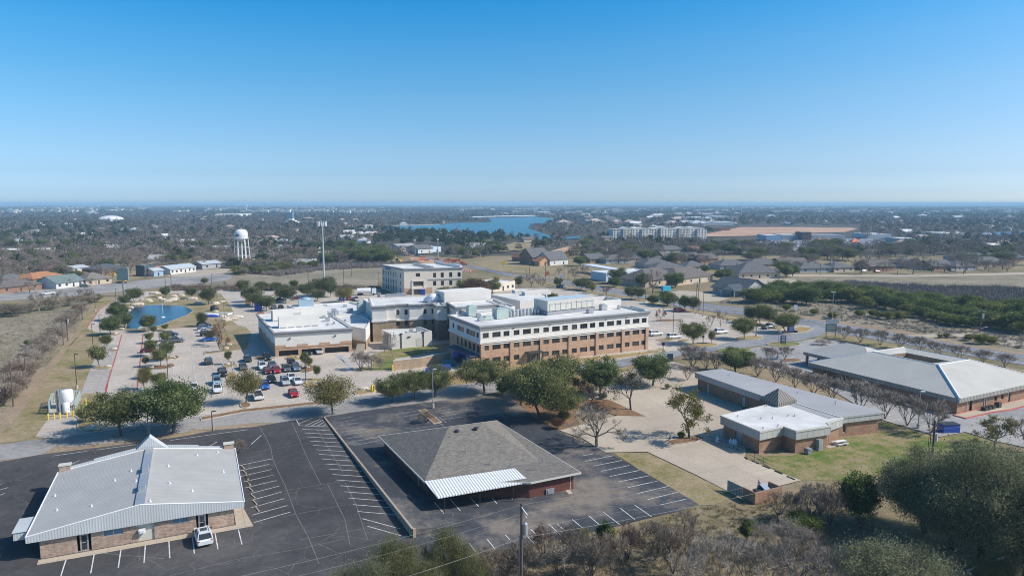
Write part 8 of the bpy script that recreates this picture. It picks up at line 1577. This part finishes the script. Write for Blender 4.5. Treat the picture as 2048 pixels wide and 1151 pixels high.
# low brush in the fields
def scrub(name, label, P, n, h, col, K=26):
    pts = []; xs = [p[0] for p in P]; ys_ = [p[1] for p in P]
    while len(pts) < n:
        x, y = npr.uniform(min(xs), max(xs)), npr.uniform(min(ys_), max(ys_))
        if inpoly(x, y, P): pts.append(G(x, y))
    T_ = np.array(pts); nn = len(T_) * K; t = np.repeat(T_, K, 0); hh = np.repeat(npr.uniform(.4, 1.1, (len(T_), 1)) * h, K, 0)
    d = npr.normal(0, 1, (nn, 3)); d[:, 2] = np.abs(d[:, 2]) + .5; d = unit(d); A_ = np.column_stack([t + npr.normal(0, .35, (nn, 2)) * hh, np.zeros(nn)]); B_ = A_ + d * hh
    sd = unit(np.cross(d, npr.normal(0, 1, (nn, 3)))) * hh * .045; Q = np.stack([A_ - sd, A_ + sd, B_ + sd * .3, B_ - sd * .3], 1)
    cl = np.repeat((np.array(col) * npr.uniform(.6, 1.4, (nn, 1)))[:, None], 4, 1); me = fastmesh(name, Q.reshape(-1, 3), 4, cl.reshape(-1, 3), BARK); o = bpy.data.objects.new(name, me); C.objects.link(o); tag(o, label, 'scrub', None, 'stuff')
scrub('field_scrub', 'low grey scrub over the left field', [(-40, 650), (60, 632), (180, 610), (150, 655), (100, 715), (20, 800), (-40, 830)], 700, .7, (.30, .26, .19))
scrub('roadside_scrub_growth', 'low grey scrub across the right highway', [(1420, 604), (1700, 596), (2048, 640), (2048, 700), (1820, 664), (1600, 630)], 1300, 1.0, (.26, .225, .185))
scrub('pasture_scrub', 'grey scrub belt in front of the far pasture', [(1600, 572), (1700, 566), (1850, 575), (2100, 580), (2100, 612), (1850, 596), (1700, 585), (1560, 586)], 2600, 2.6, (.22, .19, .175), 30)
scrub('vacant_scrub', 'grey scrub in the vacant field behind the hospital car park', [(480, 545), (560, 535), (640, 528), (760, 528), (840, 525), (760, 535), (650, 540), (560, 552)], 1100, 2.6, (.22, .19, .17), 30)
scrub('hedge_scrub', 'low brown hedge growth along the rear drive', [(345, 572), (470, 574), (600, 572), (760, 574), (760, 578), (470, 582), (345, 582)], 420, 1.8, (.16, .12, .09), 30)
scrub('bank_scrub', 'dry tufts on the bank below the lots', [(860, 1130), (1140, 1085), (1400, 1015), (1500, 1000), (1600, 975), (1760, 950), (1760, 1151), (860, 1170)], 2600, .55, (.28, .225, .13), 14)
for k in range(26):
    x = rw_.uniform(470, 640); y = 546 - (x - 470) * .06 + rw_.uniform(-7, 5); tree(rw_.choice(['cedar', 'thicket', 'thicket', 'cedary']), x, y, y - rw_.uniform(12, 20), rw_.uniform(18, 30), 'brush below the water tower at the edge of the vacant field', 'brush below the water tower')
for k in range(14):
    x = rw_.uniform(655, 770); tree(rw_.choice(['cedar', 'cedar', 'thicket']), x, 524 + rw_.uniform(-4, 3), 500 + rw_.uniform(-4, 4), rw_.uniform(24, 36), 'dark cedar clump behind the vacant field', 'cedars behind the vacant field')
# ---------- air ----------
mb = MB(); mb.box((0, 15000, -2.0), (70000, 56000, 49.0)); hz = mb.build('haze', [bpy.data.materials.new('haze_air')]); m = hz.data.materials[0]; m.use_nodes = True; nt = m.node_tree; nt.nodes.clear()
o = nt.nodes.new('ShaderNodeOutputMaterial'); v = nt.nodes.new('ShaderNodeVolumePrincipled'); v.inputs['Color'].default_value = (.48, .77, 1.0, 1); v.inputs['Density'].default_value = HAZE_DENS; v.inputs['Anisotropy'].default_value = 0.0
nt.links.new(v.outputs[0], o.inputs['Volume']); tag(hz, 'pale blue haze lying over the far woods', 'haze', None, 'stuff')
# ---------- sun and sky ----------
EL, AZ = R(40), math.atan2(1.0, -.13)         # the sun stands high to the right
sv = Vector((math.cos(EL) * math.sin(AZ), math.cos(EL) * math.cos(AZ), math.sin(EL)))
L = bpy.data.lights.new('sun', 'SUN'); L.energy = 3.1; L.angle = R(.5); L.color = (1, .945, .87); so = bpy.data.objects.new('sun', L); C.objects.link(so); so.rotation_euler = sv.to_track_quat('Z', 'Y').to_euler()
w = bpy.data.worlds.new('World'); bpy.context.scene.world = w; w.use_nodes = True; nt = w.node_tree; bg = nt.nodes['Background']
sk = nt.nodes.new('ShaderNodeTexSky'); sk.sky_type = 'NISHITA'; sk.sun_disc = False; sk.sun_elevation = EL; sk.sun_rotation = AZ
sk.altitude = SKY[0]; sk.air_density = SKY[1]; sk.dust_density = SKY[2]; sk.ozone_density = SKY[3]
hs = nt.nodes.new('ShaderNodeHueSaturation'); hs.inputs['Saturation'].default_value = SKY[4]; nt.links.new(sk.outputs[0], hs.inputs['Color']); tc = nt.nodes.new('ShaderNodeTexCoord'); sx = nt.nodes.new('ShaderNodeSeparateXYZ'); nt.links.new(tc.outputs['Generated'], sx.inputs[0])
gr = ramp(nt, math_(nt, 'MULTIPLY', sx.outputs[2], 2.0), SKYGAIN)     # sky colour corrected by height, unseen top warmed for fill
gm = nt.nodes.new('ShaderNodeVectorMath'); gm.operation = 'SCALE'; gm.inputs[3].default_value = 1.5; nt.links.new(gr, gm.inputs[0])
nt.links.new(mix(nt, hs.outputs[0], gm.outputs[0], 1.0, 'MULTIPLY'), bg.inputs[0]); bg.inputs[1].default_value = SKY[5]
# ---------- camera ----------
cd = bpy.data.cameras.new('camera'); cam = bpy.data.objects.new('camera', cd); C.objects.link(cam); bpy.context.scene.camera = cam
cd.sensor_width = 36; cd.lens = 36 * F / 2048; cd.clip_start = .5; cd.clip_end = 90000
cam.location = (0, 0, CAMH); cam.rotation_euler = (math.pi / 2 - PITCH, 0, 0)
sc = bpy.context.scene; sc.view_settings.view_transform = 'Standard'; sc.view_settings.look = 'None'; sc.view_settings.gamma = 1; sc.view_settings.exposure = EXPO
sc.cycles.use_denoising = DENOISE; sc.cycles.max_bounces = 5; sc.cycles.diffuse_bounces = 2; sc.cycles.glossy_bounces = 2; sc.cycles.transmission_bounces = 2; sc.cycles.volume_bounces = 2; sc.cycles.filter_width = 1.0; sc.cycles.use_adaptive_sampling = False; sc.cycles.transparent_max_bounces = 4
